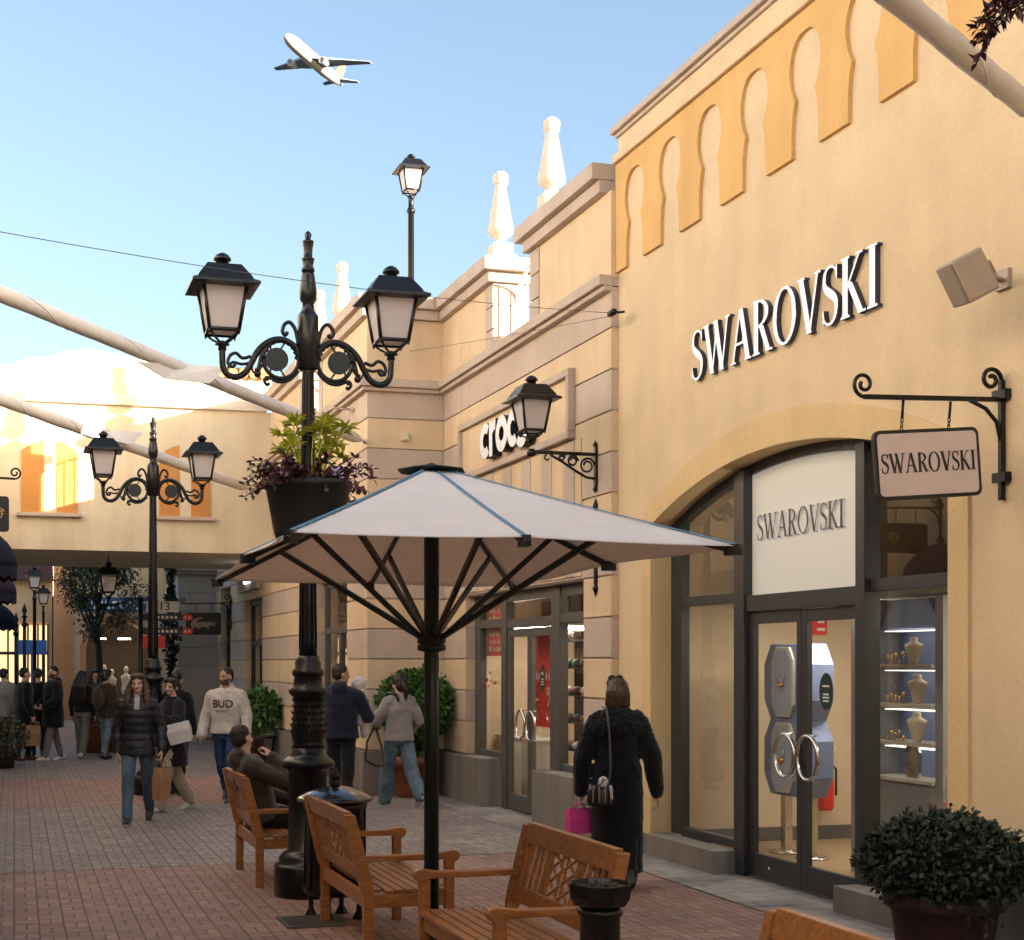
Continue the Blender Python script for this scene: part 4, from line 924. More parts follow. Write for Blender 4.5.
def lamp_pot(label, loc, seed, lime=True):
    t = thing('flower_pot', label, 'flower pot', loc, 0, 'dark flower pots hung on the lamp posts')
    r = random.Random(seed)
    mb = MB(); mb.lathe([(.20, 0), (.255, .01), (.27, .05), (.335, .40), (.355, .41), (.355, .46), (.33, .46), (.325, .42)], (0, 0, 0), 28)
    obj('pot', mb, 'pot', t)
    mb = MB(); mb.lathe([(.3, .40), (.325, .43), (.2, .46), (.08, .47)], (0, 0, 0), 20); obj('soil', mb, 'soil', t)
    mb = MB()
    for i in range(95 if lime else 14):
        a = r.uniform(0, 2*PI); u = r.uniform(.35, 1); v = Vector((math.cos(a), math.sin(a), 0)); 
        sprig(mb, v*.24*u+Vector((0, 0, .42)), v*r.uniform(.6, 1.2)+Vector((0, 0, r.uniform(.5, 2.2))), *((r.randint(4, 8), .05, .058, .04) if lime else (4, .03, .03, .016)), r, .20)
    obj('trailing_foliage', mb, ['leaf_wine', 'bark'], t)
    if lime:
        mb = MB()
        for i in range(24):
            a = r.uniform(0, 2*PI); v = Vector((math.cos(a), math.sin(a), 0)); p0 = v*.09+Vector((0, 0, .42)); hgt = r.uniform(.22, .52); p1 = p0+v*r.uniform(.03, .24)+Vector((0, 0, hgt))
            mb.tube([p0, (p0+p1)/2-v*.02+Vector((0, 0, .03)), p1], [.008, .006, .005], 5, 1)
            for k in range(11):
                b = rvec(r); b.z = abs(b.z)*.5+.05; d = (b+v*.3).normalized(); mb.leaf(p1, d, Vector((0, 0, 1))+rvec(r)*.4, r.uniform(.09, .15), r.uniform(.03, .045), 0)
                mb.leaf(p1+d*.04, (d+rvec(r)*.7).normalized(), Vector((0, 0, 1))+rvec(r)*.4, .08, .03, 0)
        obj('upright_foliage', mb, ['leaf_lime', 'leaf_lime'], t)
        mb = MB()
        for i in range(30): p = Vector((.17, -.2, .5))+rvec(r)*.06; mb.leaf(p, rvec(r), rvec(r), .03, .03)
        obj('flowers', mb, 'lilac', t)
    return t
lamp_pot('dark pot of lime green and wine red plants halfway up the nearest lamp post', (A.x, A.y, 2.82), 3)
hp = lamp_pot('pot of trailing dark red plant at the top right corner of the picture', (2.47, 2.42, 2.86), 11, False)
mb = MB(); r = random.Random(5)
for i in range(12):
    a = PI*.80+i*.05; v = Vector((math.cos(a), math.sin(a), 0)); sprig(mb, v*.34+Vector((0, 0, .46)), v*1.0+Vector((0, 0, .1)), r.randint(5, 8), .026, .030, .014, r, .22, .002)
obj('trailing_foliage', mb, ['leaf_wine', 'bark'], hp)

# wall lantern by the shoe shop
WY = sw(597, CXW); wl = thing('wall_lantern', 'black wall lantern on a scrolled iron bracket beside the white lower case letters', 'wall lantern', (CXW, WY, 4.0))
mb = MB(); lx = ws(531.5, WY)-CXW
mb.box(-.03, -.001, -.025, .025, -.33, .08); mb.lathe([(.012, 0), (.03, .02), (.012, .05), (.001, .07)], (-.02, 0, .08), 8); mb.lathe([(.001, -.07), (.03, -.03), (.012, 0)], (-.02, 0, -.33), 8)
mb.bar((-.03, 0, 0), (lx+.02, 0, 0), .03, .035); mb.tube([(-.03, 0, -.25), (-.12, 0, -.24), (-.25, 0, -.17), (-.40, 0, -.08), (-.52, 0, -.02)], .014, 6)
for (cx_, cz, rr) in ((-.11, -.12, .085), (-.27, -.075, .06), (-.39, -.045, .035)):
    mb.tube([(cx_+rr*(1-.55*i/26)*math.cos(i*.36), 0, cz+rr*(1-.55*i/26)*math.sin(i*.36)) for i in range(27)], .011, 6)
mb.tube([(lx+.16, 0, -.02), (lx+.14, 0, -.06), (lx+.17, 0, -.08), (lx+.19, 0, -.06)], .010, 6); mb.lathe([(.02, -.05), (.05, -.03), (.05, .0), (.03, .03)], (lx, 0, .0), 10)
obj('bracket', mb, 'iron', wl); lantern(wl, (lx, 0, .12), .92)
# sign bracket below, mostly behind the parasol
p = onw(597, 545, CXW); t = thing('sign_bracket', 'black iron sign bracket with spear ends on the wall behind the parasol edge', 'bracket', (CXW, p.y, 2.6))
mb = MB(); z0, z1 = onw(597, 585, CXW).z-2.6, onw(597, 510, CXW).z-2.6
mb.box(-.03, -.001, -.02, .02, z0, z1); obj('bar', mb, 'iron', t)
mb = MB(); 
for z, s_ in ((z0, -1), (z1, 1)): mb.lathe([(.012, 0), (.035, .03*s_), (.03, .05*s_), (.01, .10*s_), (.001, .13*s_)] if s_ > 0 else [(.001, -.13), (.01, -.10), (.03, -.05), (.035, -.03), (.012, 0)], (-.016, 0, z), 8)
obj('spear_end', mb, 'iron', t)
mb = MB(); mb.bar((-.03, 0, (z0+z1)/2), (-.5, 0, (z0+z1)/2), .025); obj('arm', mb, 'iron', t)

# single lamps: roof lamp, far lamps, lamp under the bridge
def single_lamp(label, px, ytop, Y, zb, k=1.0, group=None):
    p = at(px, ytop, Y); t = thing('lamp_post', label, 'lamp post', (p.x, p.y, zb), 0, group); h = p.z-zb-.72*k
    mb = MB(); mb.lathe([(.14*k, 0), (.14*k, .08), (.08*k, .12), (.06*k, .5), (.05*k, h-.25), (.07*k, h-.24), (.07*k, h-.2), (.045*k, h-.16), (.045*k, h-.02), (.07*k, h)], (0, 0, 0), 14); obj('post', mb, 'iron', t)
    lantern(t, (0, 0, h), k); return t
rl = at(411, 155, 21); single_lamp('slender single lantern lamp post standing on the shop roof against the sky', 411, 154, 21.5, 5.61, .92)
single_lamp('nearer of the two small lamp posts by the lit shop at the far left', 34.5, 566, 40, 0, 1.0, 'far single lamp posts')
single_lamp('shorter looking lamp post right of its twin by the far lit shop', 43.5, 585, 47, 0, 1.0, 'far single lamp posts')
p = at(108.5, 555, 27.0); t = thing('hanging_lantern', 'black square lantern hung under the front edge of the bridge', 'lantern', (p.x, p.y, 3.1)); lantern(t, (0, 0, -.0), .95)
mb = MB(); mb.tube([(0, 0, .66), (0, 0, .80)], .012, 6); obj('hanger', mb, 'iron', t)
for px, yt, lb in ((16, 612, 'thin black spear topped post at the far left edge'), (24.5, 603, 'thin black spear topped post just left of the far twin lamps')):
    p = at(px, yt, 36); t = thing('iron_post', lb, 'post', (p.x, p.y, 0), 0, 'spear topped posts'); h = p.z
    mb = MB(); mb.tube([(0, 0, 0), (0, 0, h-.4)], .045, 8); obj('shaft', mb, 'iron', t)
    mb = MB(); mb.lathe([(.03, h-.4), (.08, h-.36), (.03, h-.3), (.07, h-.2), (.02, h-.05), (.001, h)], (0, 0, 0), 8); mb.ball((0, 0, h-.55), .09, sub=1); obj('spear', mb, 'iron', t)

# ------------------------------------------------------------------ parasol
pz = Vector((0, 0, 0)); PC = at(431.5, 600, 8.3); PC.z = 0
pr = thing('parasol', 'large off white parasol with a dark green mast standing between the benches', 'parasol', PC)
ZR = 2.43
def rim(px, py, z=ZR): Y = (z-HC)*F/(HY-py); return at(px, py, Y)-PC
n1, rr1, ll1 = rim(289, 531.5), rim(738, 545.5), rim(215, 580); fr1 = rr1+(ll1-n1); fr1.z = n1.z
m1 = (n1+rr1)/2; m1.z += .012; m1_ = rim(521.5, 537.5); ml = rim(243, 555, ZR+.03); mr = rim(613, 563, ZR+.02); mf = (ll1+fr1)/2
apx = at(436, 471, 8.25)-PC; apx.x = apx.y = 0; apx.z += .035
loop = [n1, m1, rr1, mr, fr1, mf, ll1, ml]
mb = MB()
nr = 26; ns = 14
def panel(a, b):
    grid = []
    for i in range(nr+1):
        u = .055+(1-.055)*i/nr; row = []
        for j in range(ns+1):
            v = j/ns; e = a*(1-v)+b*v; p = apx*(1-u)+e*u
            sag = .012*u*u*4*v*(1-v); p = p+Vector((0, 0, -sag))-Vector((e.x, e.y, 0))*(.012*u*u*4*v*(1-v)); p.z -= .035*u*(1-u); p.z += (.006*noise.noise(Vector((p.x*1.1, p.y*1.1, u*26)))+.004*math.sin(u*46+2*noise.noise(p*1.3)))*u*min(1, 5*v*(1-v))
            row.append(p)
        grid.append(row)
    vs_ = [[mb.bm.verts.new(p) for p in row] for row in grid]
    for i in range(nr):
        for j in range(ns): f = mb.bm.faces.new((vs_[i][j], vs_[i][j+1], vs_[i+1][j+1], vs_[i+1][j])); f.smooth = True
for i in range(8): panel(loop[i], loop[(i+1) % 8])
bmesh.ops.remove_doubles(mb.bm, verts=mb.bm.verts, dist=1e-4)
cn = obj('canopy', mb, 'canvas', pr)
sd_ = cn.modifiers.new('solid', 'SOLIDIFY'); sd_.thickness = .004
for e in loop:
    mb = MB(); f = lambda u: apx*(1-u)+e*u+Vector((0, 0, -.035*u*(1-u)+.006)); wd = .026 if e in (n1, m1) else .016
    vr = []
    sd = (e-apx).cross(Vector((0, 0, 1))).normalized()*wd/2
    for i in range(nr+1): p = f(.06+.94*i/nr); vr.append([mb.bm.verts.new(p+sd*s_+Vector((0, 0, z_))) for s_, z_ in ((-1, -.002), (0, .005), (1, -.002))])
    for i in range(nr):
        for j in range(2): mb.bm.faces.new((vr[i][j], vr[i][j+1], vr[i+1][j+1], vr[i+1][j]))
    obj('piping', mb, 'blue', pr)
for i, e in enumerate(loop):
    mb = MB(); f = lambda u: apx*(1-u)+e*u+Vector((0, 0, -.035*u*(1-u)-.03))
    mb.tube([f(.06+.95*j/8) for j in range(9)], .017, 6); 
    d = (e-apx); d.z = 0; d.normalize(); mb.bar(e-d*.07+Vector((0, 0, -.02)), e+d*.015+Vector((0, 0, -.02)), .04, .055); obj('rib', mb, 'dark', pr)
    mb = MB(); hub = Vector((d.x*.05, d.y*.05, at(432, 640, 8.3).z)); mb.bar(hub, f(.66), .024, .03); obj('strut', mb, 'dark', pr)
mb = MB(); mb.lathe([(.045, .02), (.045, apx.z-.03)], (0, 0, 0), 16); obj('mast', mb, 'greenmast', pr)
mb = MB(); z = at(432, 640, 8.3).z; mb.lathe([(.05, z-.07), (.085, z-.06), (.085, z-.03), (.07, z-.025), (.085, z-.02), (.085, z+.03), (.05, z+.05)], (0, 0, 0), 16); obj('hub', mb, 'dark', pr)
mb = MB(); q = .19
for sx, sy in ((1, 0), (0, 1), (-1, 0), (0, -1)): pass
cl = [Vector((x*.0, y*.0, 0)) for x, y in ((1, 1),)]
mb.lathe([(.20, apx.z-.035), (.21, apx.z-.03), (.205, apx.z-.022), (.10, apx.z-.004), (.03, apx.z+.008), (.02, apx.z+.016), (.001, apx.z+.02)], (0, 0, 0), 8); obj('top_cap', mb, mat('dark_green_cap', (.006, .014, .012), .7, var=.1, spec=.2), pr)
mb = MB(); mb.lathe([(.32, 0), (.32, .03), (.30, .045), (.08, .06), (.065, .30), (.05, .31)], (0, 0, .013), 24); obj('foot', mb, 'dark', pr)

# ------------------------------------------------------------------ benches
def bench(label, loc, rz, L=1.3):
    t = thing('park_bench', label, 'bench', loc, rz, 'varnished wooden benches around the parasol')
    h = L/2
    def leg_rear(x):
        mb = MB(); poly = [(-.03, 0), (.035, 0), (.035, .40), (.02, .50), (-.085, .90), (-.15, .90), (-.05, .44), (-.03, .40)]
        mb.prism(poly, lambda a, b, t_: Vector((x+t_, a, b)), -.03, .03); return mb
    obj('rear_leg', leg_rear(-h+.03), 'teak', t, bevel=.005); obj('rear_leg', leg_rear(h-.03), 'teak', t, bevel=.005)
    for x in (-h+.03, h-.03): mb = MB(); mb.box(x-.03, x+.03, .50, .56, 0, .60); obj('front_leg', mb, 'teak', t, bevel=.005)
    mb = MB(); mb.box(-h+.061, h-.061, .505, .545, .31, .40); mb.box(-h+.061, h-.061, -.02, .02, .31, .40)
    for x in (-h+.03, h-.03): mb.box(x-.02, x+.02, .036, .499, .315, .398)
    obj('seat_rail', mb, 'teak', t, bevel=.004)
    mb = MB()
    for i in range(8): y = .045+i*.067; mb.box(-h+.012, h-.012, y, y+.056, .402, .424) if i not in (0, 7) else mb.box(-h+.064, h-.064, y, y+.056, .402, .424)
    obj('seat', mb, 'teak', t, bevel=.004)
    bk = lambda z: .02-(z-.50)*.2625   # centre line of the leaning back
    mb = MB()
    def rail(z0, z1, dx, th, extra=0):
        P = [(-th/2+bk(z0), z0), (th/2+bk(z0), z0), (th/2+bk(z1), z1), (-th/2+bk(z1), z1)]
        mb.prism(P, lambda a, b, t_: Vector((t_, a-.03, b)), -dx, dx)
    rail(.47, .56, h-.062, .035); rail(.80, .915, h-.062, .042)
    n = 15
    def slat(x0, z0, x1, z1, w, th):
        mb.prism([(x0-w/2, z0), (x0+w/2, z0), (x1+w/2, z1), (x1-w/2, z1)], lambda a, b, t_: Vector((a, bk(b)-.03+t_, b)), -th/2, th/2)
    xs = [(-h+.1)+(L-.2)*i/(n-1) for i in range(n)]
    for i, x in enumerate(xs):
        if abs(x) > .17: slat(x, .561, x, .799, .038, .018)
    for x in (-.19, .19): slat(x, .561, x, .799, .032, .022)
    for k in range(3):
        za, zb = .561+k*.0795, .561+(k+1)*.0795-.001
        slat(-.15, za, .0, zb, .03, .016); slat(.15, za, .0, zb, .03, .0165); slat(0, za, -.15, zb, .03, .017); slat(0, za, .15, zb, .03, .0175)
    for k in range(3): slat(-.03, .561+k*.08, -.03, .64+k*.0795, .022, .012); slat(.03, .561+k*.08, .03, .64+k*.0795, .022, .0125)
    obj('backrest', mb, 'teak', t, bevel=.004)
    for x in (-h+.03, h-.03):
        mb = MB(); prof = [(-.065, .605), (.50, .605), (.56, .585), (.585, .60), (.60, .63), (.585, .655), (.55, .662), (.45, .645), (.2, .64), (-.075, .645)]
        mb.prism(prof, lambda a, b, t_: Vector((x+t_, a, b)), -.035, .035); obj('armrest', mb, 'teak', t, bevel=.006)
    return t
def wp(px, py, Y): v = at(px, py, Y); return v
bA = bench('wooden bench with the seated man, beside the nearest lamp post', (1.93, 11.9, 0), -PI/2, 1.12)
bB = bench('empty wooden bench left of the parasol mast, seen from behind', (2.12, 9.10, 0), -PI/2, 1.32)
bC = bench('empty wooden bench facing left in front of the parasol, its carved backrest towards the shops', (2.80, 7.08, 0), PI/2, 1.36)
q = at(757, 915, 5.37); bD = bench('bench at the bottom edge of which only a backrest corner shows', (q.x-.05, q.y-.68, 0), PI/2, 1.36)

# ------------------------------------------------------------------ bins
c = at(335, 700, 10.15); t = thing('litter_bin', 'black round litter bin with a domed lid on little legs behind the bench', 'litter bin', (c.x, c.y, 0))
mb = MB(); mb.lathe([(.19, .17), (.225, .19), (.23, .22), (.22, .24), (.22, .78), (.235, .80), (.235, .83), (.2, .84)], (0, 0, 0), 28)
for i in range(14): a = 2*PI*i/14; mb.tube([(.222*math.cos(a), .222*math.sin(a), .22), (.222*math.cos(a), .222*math.sin(a), .79)], .008, 5)
obj('body', mb, 'iron', t)
mb = MB(); mb.lathe([(.15, .842), (.275, .845), (.285, .86), (.27, .875), (.20, .91), (.10, .945), (.035, .955)], (0, 0, 0), 32); obj('lid', mb, 'iron_gloss', t)
mb = MB(); mb.lathe([(.035, .955), (.045, .965), (.02, .985), (.035, 1.01), (.038, 1.03), (.02, 1.06), (.01, 1.09), (.001, 1.10)], (0, 0, 0), 14); obj('finial', mb, 'iron', t)
for i in range(4): a = PI/4+i*PI/2+.3; mb = MB(); mb.lathe([(.05, 0), (.045, .015), (.02, .06), (.018, .13), (.03, .175)], (.18*math.cos(a), .18*math.sin(a), 0), 10); obj('leg', mb, 'iron', t)
c = at(600, 800, 6.35); t = thing('ash_bin', 'short black ash bin with an eight sided bowl at the end of the nearest bench', 'ash bin', (c.x, c.y, 0))
mb = MB(); mb.lathe([(.14, 0), (.14, .06), (.11, .09), (.092, .12), (.092, .70), (.105, .71), (.105, .725), (.09, .74)], (0, 0, 0), 20); obj('post', mb, 'iron', t)
mb = MB(); mb.lathe([(.09, .742), (.12, .75), (.145, .79), (.15, .85), (.142, .85), (.13, .82), (.10, .815)], (0, 0, 0), 8, smooth=False); obj('bowl', mb, 'iron', t, bevel=.004)
mb = MB(); mb.lathe([(.09, .817), (.128, .822), (.09, .83)], (0, 0, 0), 14); r = random.Random(2)
for _ in range(90): a = r.uniform(0, 2*PI); u = .12*math.sqrt(r.random()); mb.ball((u*math.cos(a), u*math.sin(a), .83+r.uniform(0, .006)), r.uniform(.006, .013), sub=1)
obj('gravel', mb, 'dark', t)

# ------------------------------------------------------------------ plants
def shrub_pot(name, label, cat, loc, potprof, potmat, c, rad, n, L, W, lm, seed, core=None, group=None, shell=.55):
    t = thing(name, label, cat, loc, 0, group)
    mb = MB(); mb.lathe(potprof, (0, 0, 0), 28); obj('pot', mb, potmat, t)
    mb = MB(); leaf_cloud(mb, c, rad, n, L, W, seed, .1, 0, 0, shell)
    r = random.Random(seed+1); c_ = Vector(c)
    for i in range(max(8, n//160)):      # uneven clumps
        v = rvec(r); v.z = abs(v.z)*.9-.1; q = c_+Vector((v.x*rad[0], v.y*rad[1], v.z*rad[2]))*.92; s_ = r.uniform(.10, .22); leaf_cloud(mb, q, (s_*rad[0]*1.2, s_*rad[0]*1.2, s_*rad[0]), max(20, n//60), L, W, seed+i*7, .1, .1, 0, .3)
    for i in range(n//110):     # shoots that break the outline
        v = rvec(r); v.z = abs(v.z)*1.1-.15; v.normalize(); q = c_+Vector((v.x*rad[0], v.y*rad[1], v.z*rad[2]))*r.uniform(.88, 1.0)
        for k in range(4): mb.leaf(q+v*(.018*k*L/.05), (v+rvec(r)*.9).normalized(), rvec(r)+Vector((0, 0, .5)), L*r.uniform(.6, 1.1), W*r.uniform(.6, 1.1), 0)
    for i in range(12): v = rvec(r); v.z = abs(v.z); mb.tube([(c_.x, c_.y, c_.z-rad[2]*.9), c_+Vector((v.x*rad[0], v.y*rad[1], v.z*rad[2]))*.8], [.012, .004], 4, 1)
    obj('foliage', mb, [lm, 'bark'], t); return t
c = onw(944, 800, 5.28)
sb = shrub_pot('shrub_pot', 'dense dark green shrub in a brown round pot at the right bottom corner', 'potted plant', (c.x, c.y, 0), [(.24, 0), (.25, .03), (.30, .40), (.335, .41), (.345, .50), (.31, .50), (.30, .45), (.05, .45)], 'potdark', (0, 0, .66), (.47, .46, .30), 8200, .045, .032, 'leaf', 21, shell=.45)
mb = MB(); r = random.Random(3)
for k in range(26): p = Vector((-.03, -.42, .46))+rvec(r)*.12; mb.leaf(p, rvec(r), rvec(r), .05, .035)
for p0 in ((.04, .05, .99),):
    for k in range(3): mb.leaf(Vector(p0)+rvec(r)*.012, rvec(r), rvec(r), .03, .024, 1)
obj('flowers', mb, ['leaf', 'petal'], sb)
c = gr(417, 797); tp = shrub_pot('shrub_pot', 'clipped round green shrub in a terracotta pot against the banded wall', 'potted plant', (c.x, c.y+.1, 0), [(.24, 0), (.25, .03), (.29, .42), (.33, .43), (.34, .56), (.30, .56), (.29, .5), (.05, .5)], 'terr', (0, 0, 1.25), (.52, .5, .50), 4200, .075, .05, 'leaf_mid', 33, shell=.7)
mb = MB(); mb.tube([(0, 0, .45), (.02, 0, .9), (0, .02, 1.3)], .03, 7); obj('stem', mb, 'bark', tp)
mb = MB(); r = random.Random(8); leaf_cloud(mb, (0, 0, .62), (.32, .3, .12), 500, .07, .05, 9)
for k in range(14):
    a = r.uniform(0, 2*PI); q = Vector((.27*math.cos(a), .25*math.sin(a), r.uniform(.66, .76)))
    for j in range(7): mb.leaf(q, rvec(r), rvec(r), .055, .05, 1)
obj('flowers', mb, ['leaf_mid', 'petal'], tp)
c = onw(262, 700, 4.35); shrub_pot('shrub_pot', 'small leafy potted plant by the wall behind the man in the white hoodie', 'potted plant', (c.x, c.y, 0), [(.2, 0), (.24, .45), (.27, .5), (.22, .5), (.05, .45)], 'potdark', (0, 0, .95), (.34, .34, .42), 700, .12, .07, 'leaf_mid', 41)
c = gr(-4, 768); shrub_pot('shrub_pot', 'grey green bush at the left edge in front of the far shoppers', 'potted plant', (c.x, c.y, 0), [(.3, 0), (.34, .3), (.37, .34), (.3, .34), (.05, .3)], 'potdark', (.05, 0, .52), (.50, .5, .42), 1500, .08, .05, 'leaf_olive', 43)
c = gr(103, 757); shrub_pot('shrub_pot', 'low plant in a terracotta tub behind the woman with grey trousers', 'potted plant', (c.x, c.y+1.5, 0), [(.36, 0), (.40, .55), (.45, .6), (.38, .6), (.05, .55)], 'terr', (0, 0, .8), (.4, .4, .25), 500, .12, .06, 'leaf_olive', 47)
def tree(label, px, Y, zc, rad, n, L, lm, seed, nl=9, group=None, h0=None):
    p = at(px, 700, Y); t = thing('olive_tree', label, 'tree', (p.x, p.y, 0), 0, group); r = random.Random(seed)
    mb = MB(); mb.tube([(0, 0, 0), (.05, .02, zc*.35), (-.03, 0, zc*.7), (0, 0, zc)], [.11, .085, .07, .05], 8)
    f = MB()
    for i in range(nl):
        v = rvec(r); q = Vector((v.x*rad[0]*.75, v.y*rad[1]*.75, zc+v.z*rad[2]*.75)); b0 = Vector((0, 0, zc*r.uniform(.6, .95))); mb.tube([b0, (b0+q)/2+rvec(r)*.1, q], [.05, .03, .012], 6)
        k = r.uniform(.28, .5); leaf_cloud(f, q, (rad[0]*k, rad[1]*k, rad[2]*k), n//nl, L, L*.38, seed+i, .3, 0, 0, .15)
    obj('trunk', mb, 'bark', t); obj('crown', f, lm, t); return t
tree('loose olive tree with thin leaves under the bridge in front of the blue sign', 99, 35, 3.6, (1.15, 1.1, 1.25), 4200, .13, 'leaf_olive', 61, 14)
# ivy
p = at(171, 600, 33.2); t = thing('climbing_plant', 'narrow column of dark ivy beside the pale stone pier', 'plant', (p.x, p.y, 0))
mb = MB(); r = random.Random(4)
mb.tube([(0, 0, 0), (.05, 0, 2), (0, 0, 4.3)], .03, 6, 1)
for i in range(1100): z = r.uniform(.5, 4.5); k = .22*(.6+.4*math.sin(z*3)); mb.leaf((r.uniform(-k, k), r.uniform(-k, k), z), rvec(r), rvec(r), .13, .09)
obj('foliage', mb, ['leaf', 'bark'], t)

q = gr(312, 922); mb = MB(); mb.box(-.22, .22, -.22, .22, .002, .012)
for i in range(7): mb.box(-.19, .19, -.18+i*.055, -.155+i*.055, .0125, .017)
mb.bm.transform(Matrix.Translation(q)); single('drain_cover', mb, 'drain', 'square dull metal cover in the paving under the litter bin', 'drain cover')
mb = MB(); r = random.Random(77)
LT = []
for i in range(60):
    px, py = r.uniform(0, 1000), r.uniform(760, 938); q = gr(px, py)
    if q.x < 5.2: mb.leaf((q.x, q.y, .016), (r.uniform(-1, 1), r.uniform(-1, 1), .05), (r.uniform(-.2, .2), 0, 1), r.uniform(.025, .05), r.uniform(.015, .03))
lo_ = obj('leaf_litter', mb, leaf_mat('dry_leaf', (.10, .06, .03), (.22, .15, .08))); lo_['kind'] = 'stuff'; lo_['label'] = 'a scatter of small dry leaves on the paving'; lo_['category'] = 'litter'
# ------------------------------------------------------------------ hanging signs and wall fittings
def hanging_sign(label, s, x0, x1, z0, z1, wallx, tilt, zarm, fm, pm, name='hanging_sign', sgn=1, group=None):
    t = thing(name, label, 'sign', (wallx, s, zarm))
    mb = MB(); d = -1*sgn
    tip = x0-.07-wallx if sgn > 0 else x1+.07-wallx
    mb.bar((d*.03, 0, -.0), (tip, 0, -.03), .022, .028)
    mb.bar((d*.025, 0, -.62), (d*.025, 0, .12), .03, .03, up=(1, 0, 0))
    for z in (.03, -.48): mb.box(d*.05, d*.001, -.06, .06, z-.03, z+.03)
    def spiral(c, r0, turns, a0, dirn): return [(c[0]+r0*(1-.75*i/30)*math.cos(a0+dirn*turns*2*PI*i/30), 0, c[1]+r0*(1-.75*i/30)*math.sin(a0+dirn*turns*2*PI*i/30)) for i in range(31)]
    mb.tube(spiral((d*.10, .12), .075, 1.35, 0 if d < 0 else PI, 1 if d < 0 else -1), .014, 7); mb.tube(spiral((tip+d*.0, .045), .075, 1.35, -PI/2, -1 if d < 0 else 1), .012, 7)
    mb.tube([(d*.03, 0, -.26), (d*.06, 0, -.14), (d*.14, 0, -.06), (d*.26, 0, -.012)], .013, 7)
    obj('bracket', mb, 'iron', t)
    c = Vector(((x0+x1)/2, s, (z0+z1)/2)); Rm = Matrix.Translation(c-Vector((wallx, s, zarm))) @ Matrix.Rotation(tilt, 4, 'Y')
    w2, h2 = (x1-x0)/2, (z1-z0)/2
    def rr(w_, h_, r_, n=6): return [(sx*(w_-r_)+r_*math.cos(a0+PI/2*i/n), sy*(h_-r_)+r_*math.sin(a0+PI/2*i/n)) for sx, sy, a0 in ((1, 1, 0), (-1, 1, PI/2), (-1, -1, PI), (1, -1, 1.5*PI)) for i in range(n+1)]
    mb = MB(); mb.prism(rr(w2, h2, .045), lambda a, b, t_: Rm @ Vector((a, t_, b)), -.014, .014); bd = obj('sign_frame', mb, fm, t, bevel=.003)
    mb = MB(); mb.prism(rr(w2-.022, h2-.022, .03), lambda a, b, t_: Rm @ Vector((a, t_, b)), -.017, .017); obj('sign_face', mb, pm, bd)
    for u in (-.45, .45):
        mb = MB(); top = Vector((c.x+u*w2-wallx, 0, -.03)); bot = Rm @ Vector((u*w2, 0, h2-.01)); mid = top.lerp(bot, .6)
        mb.tube([top, mid], .009, 6)
        for k in range(3): mb.tube([mid.lerp(bot, k/3)+Vector((.009*math.cos(a)*(k % 2 == 0), .009*math.cos(a)*(k % 2), .016*math.sin(a)-.008)) for a in [i*PI/4 for i in range(9)]], .0035, 5)
        obj('chain', mb, 'iron', t)
    return t, bd, Rm, w2, h2
S5 = sw(1005, JX)
t, bd, Rm, w2, h2 = hanging_sign('pinkish sign with black serif capitals hanging from a scrolled bracket at the right', S5, ws(874, S5), ws(979, S5), 2.845, 3.265, JX, -R(4.6), 3.47, 'black', 'signpink')
mb = MB(); h = .118; L = .665; sq = L/serif_len('SWAROVSKI', h); serif_word(mb, 'SWAROVSKI', lambda a, b, t_: Rm @ Vector((a-L/2, t_, b-.05)), h, 0, -.0215, -.016, 0, 0, sq); obj('sign_letters', mb, 'black', bd)
t, bd, Rm, w2, h2 = hanging_sign('small black sign with a pale reptile emblem hanging under the bridge', 31.4, ws(186, 31.4), ws(221, 31.4), 2.46, 2.95, PX, 0, 3.18, 'black', 'black')
croc = [(-.30, -.02), (-.27, .06), (-.20, .13), (-.10, .155), (-.02, .16), (-.03, .13), (-.13, .10), (-.18, .04), (-.10, .055), (0, .05), (.08, .045), (.12, .07), (.15, .045), (.29, .05), (.30, .03), (.17, .015), (.28, -.02), (.27, -.04), (.15, -.03), (.10, -.05), (.14, -.09), (.10, -.095), (.04, -.06), (-.08, -.06), (-.08, -.10), (-.13, -.105), (-.14, -.06), (-.22, -.06), (-.21, -.10), (-.27, -.105), (-.27, -.05)]
mb = MB(); mb.prism(croc, lambda a, b, t_: Rm @ Vector((a, t_, b-.01)), -.024, -.0175); obj('emblem', mb, 'beige', bd)
t, bd, Rm, w2, h2 = hanging_sign('black hanging sign with a gold emblem at the left edge above the navy awnings', 18.0, -.80, -.07, 3.46, 3.90, LX, 0, 4.15, 'black', 'black', sgn=-1)
mb = MB(); mb.tube([(Rm @ Vector((.22+.09*math.cos(i*.5)*(1-i/40), -.02, .09*math.sin(i*.5)*(1-i/40)))) for i in range(30)], .008, 5); obj('emblem', mb, 'gold', bd)
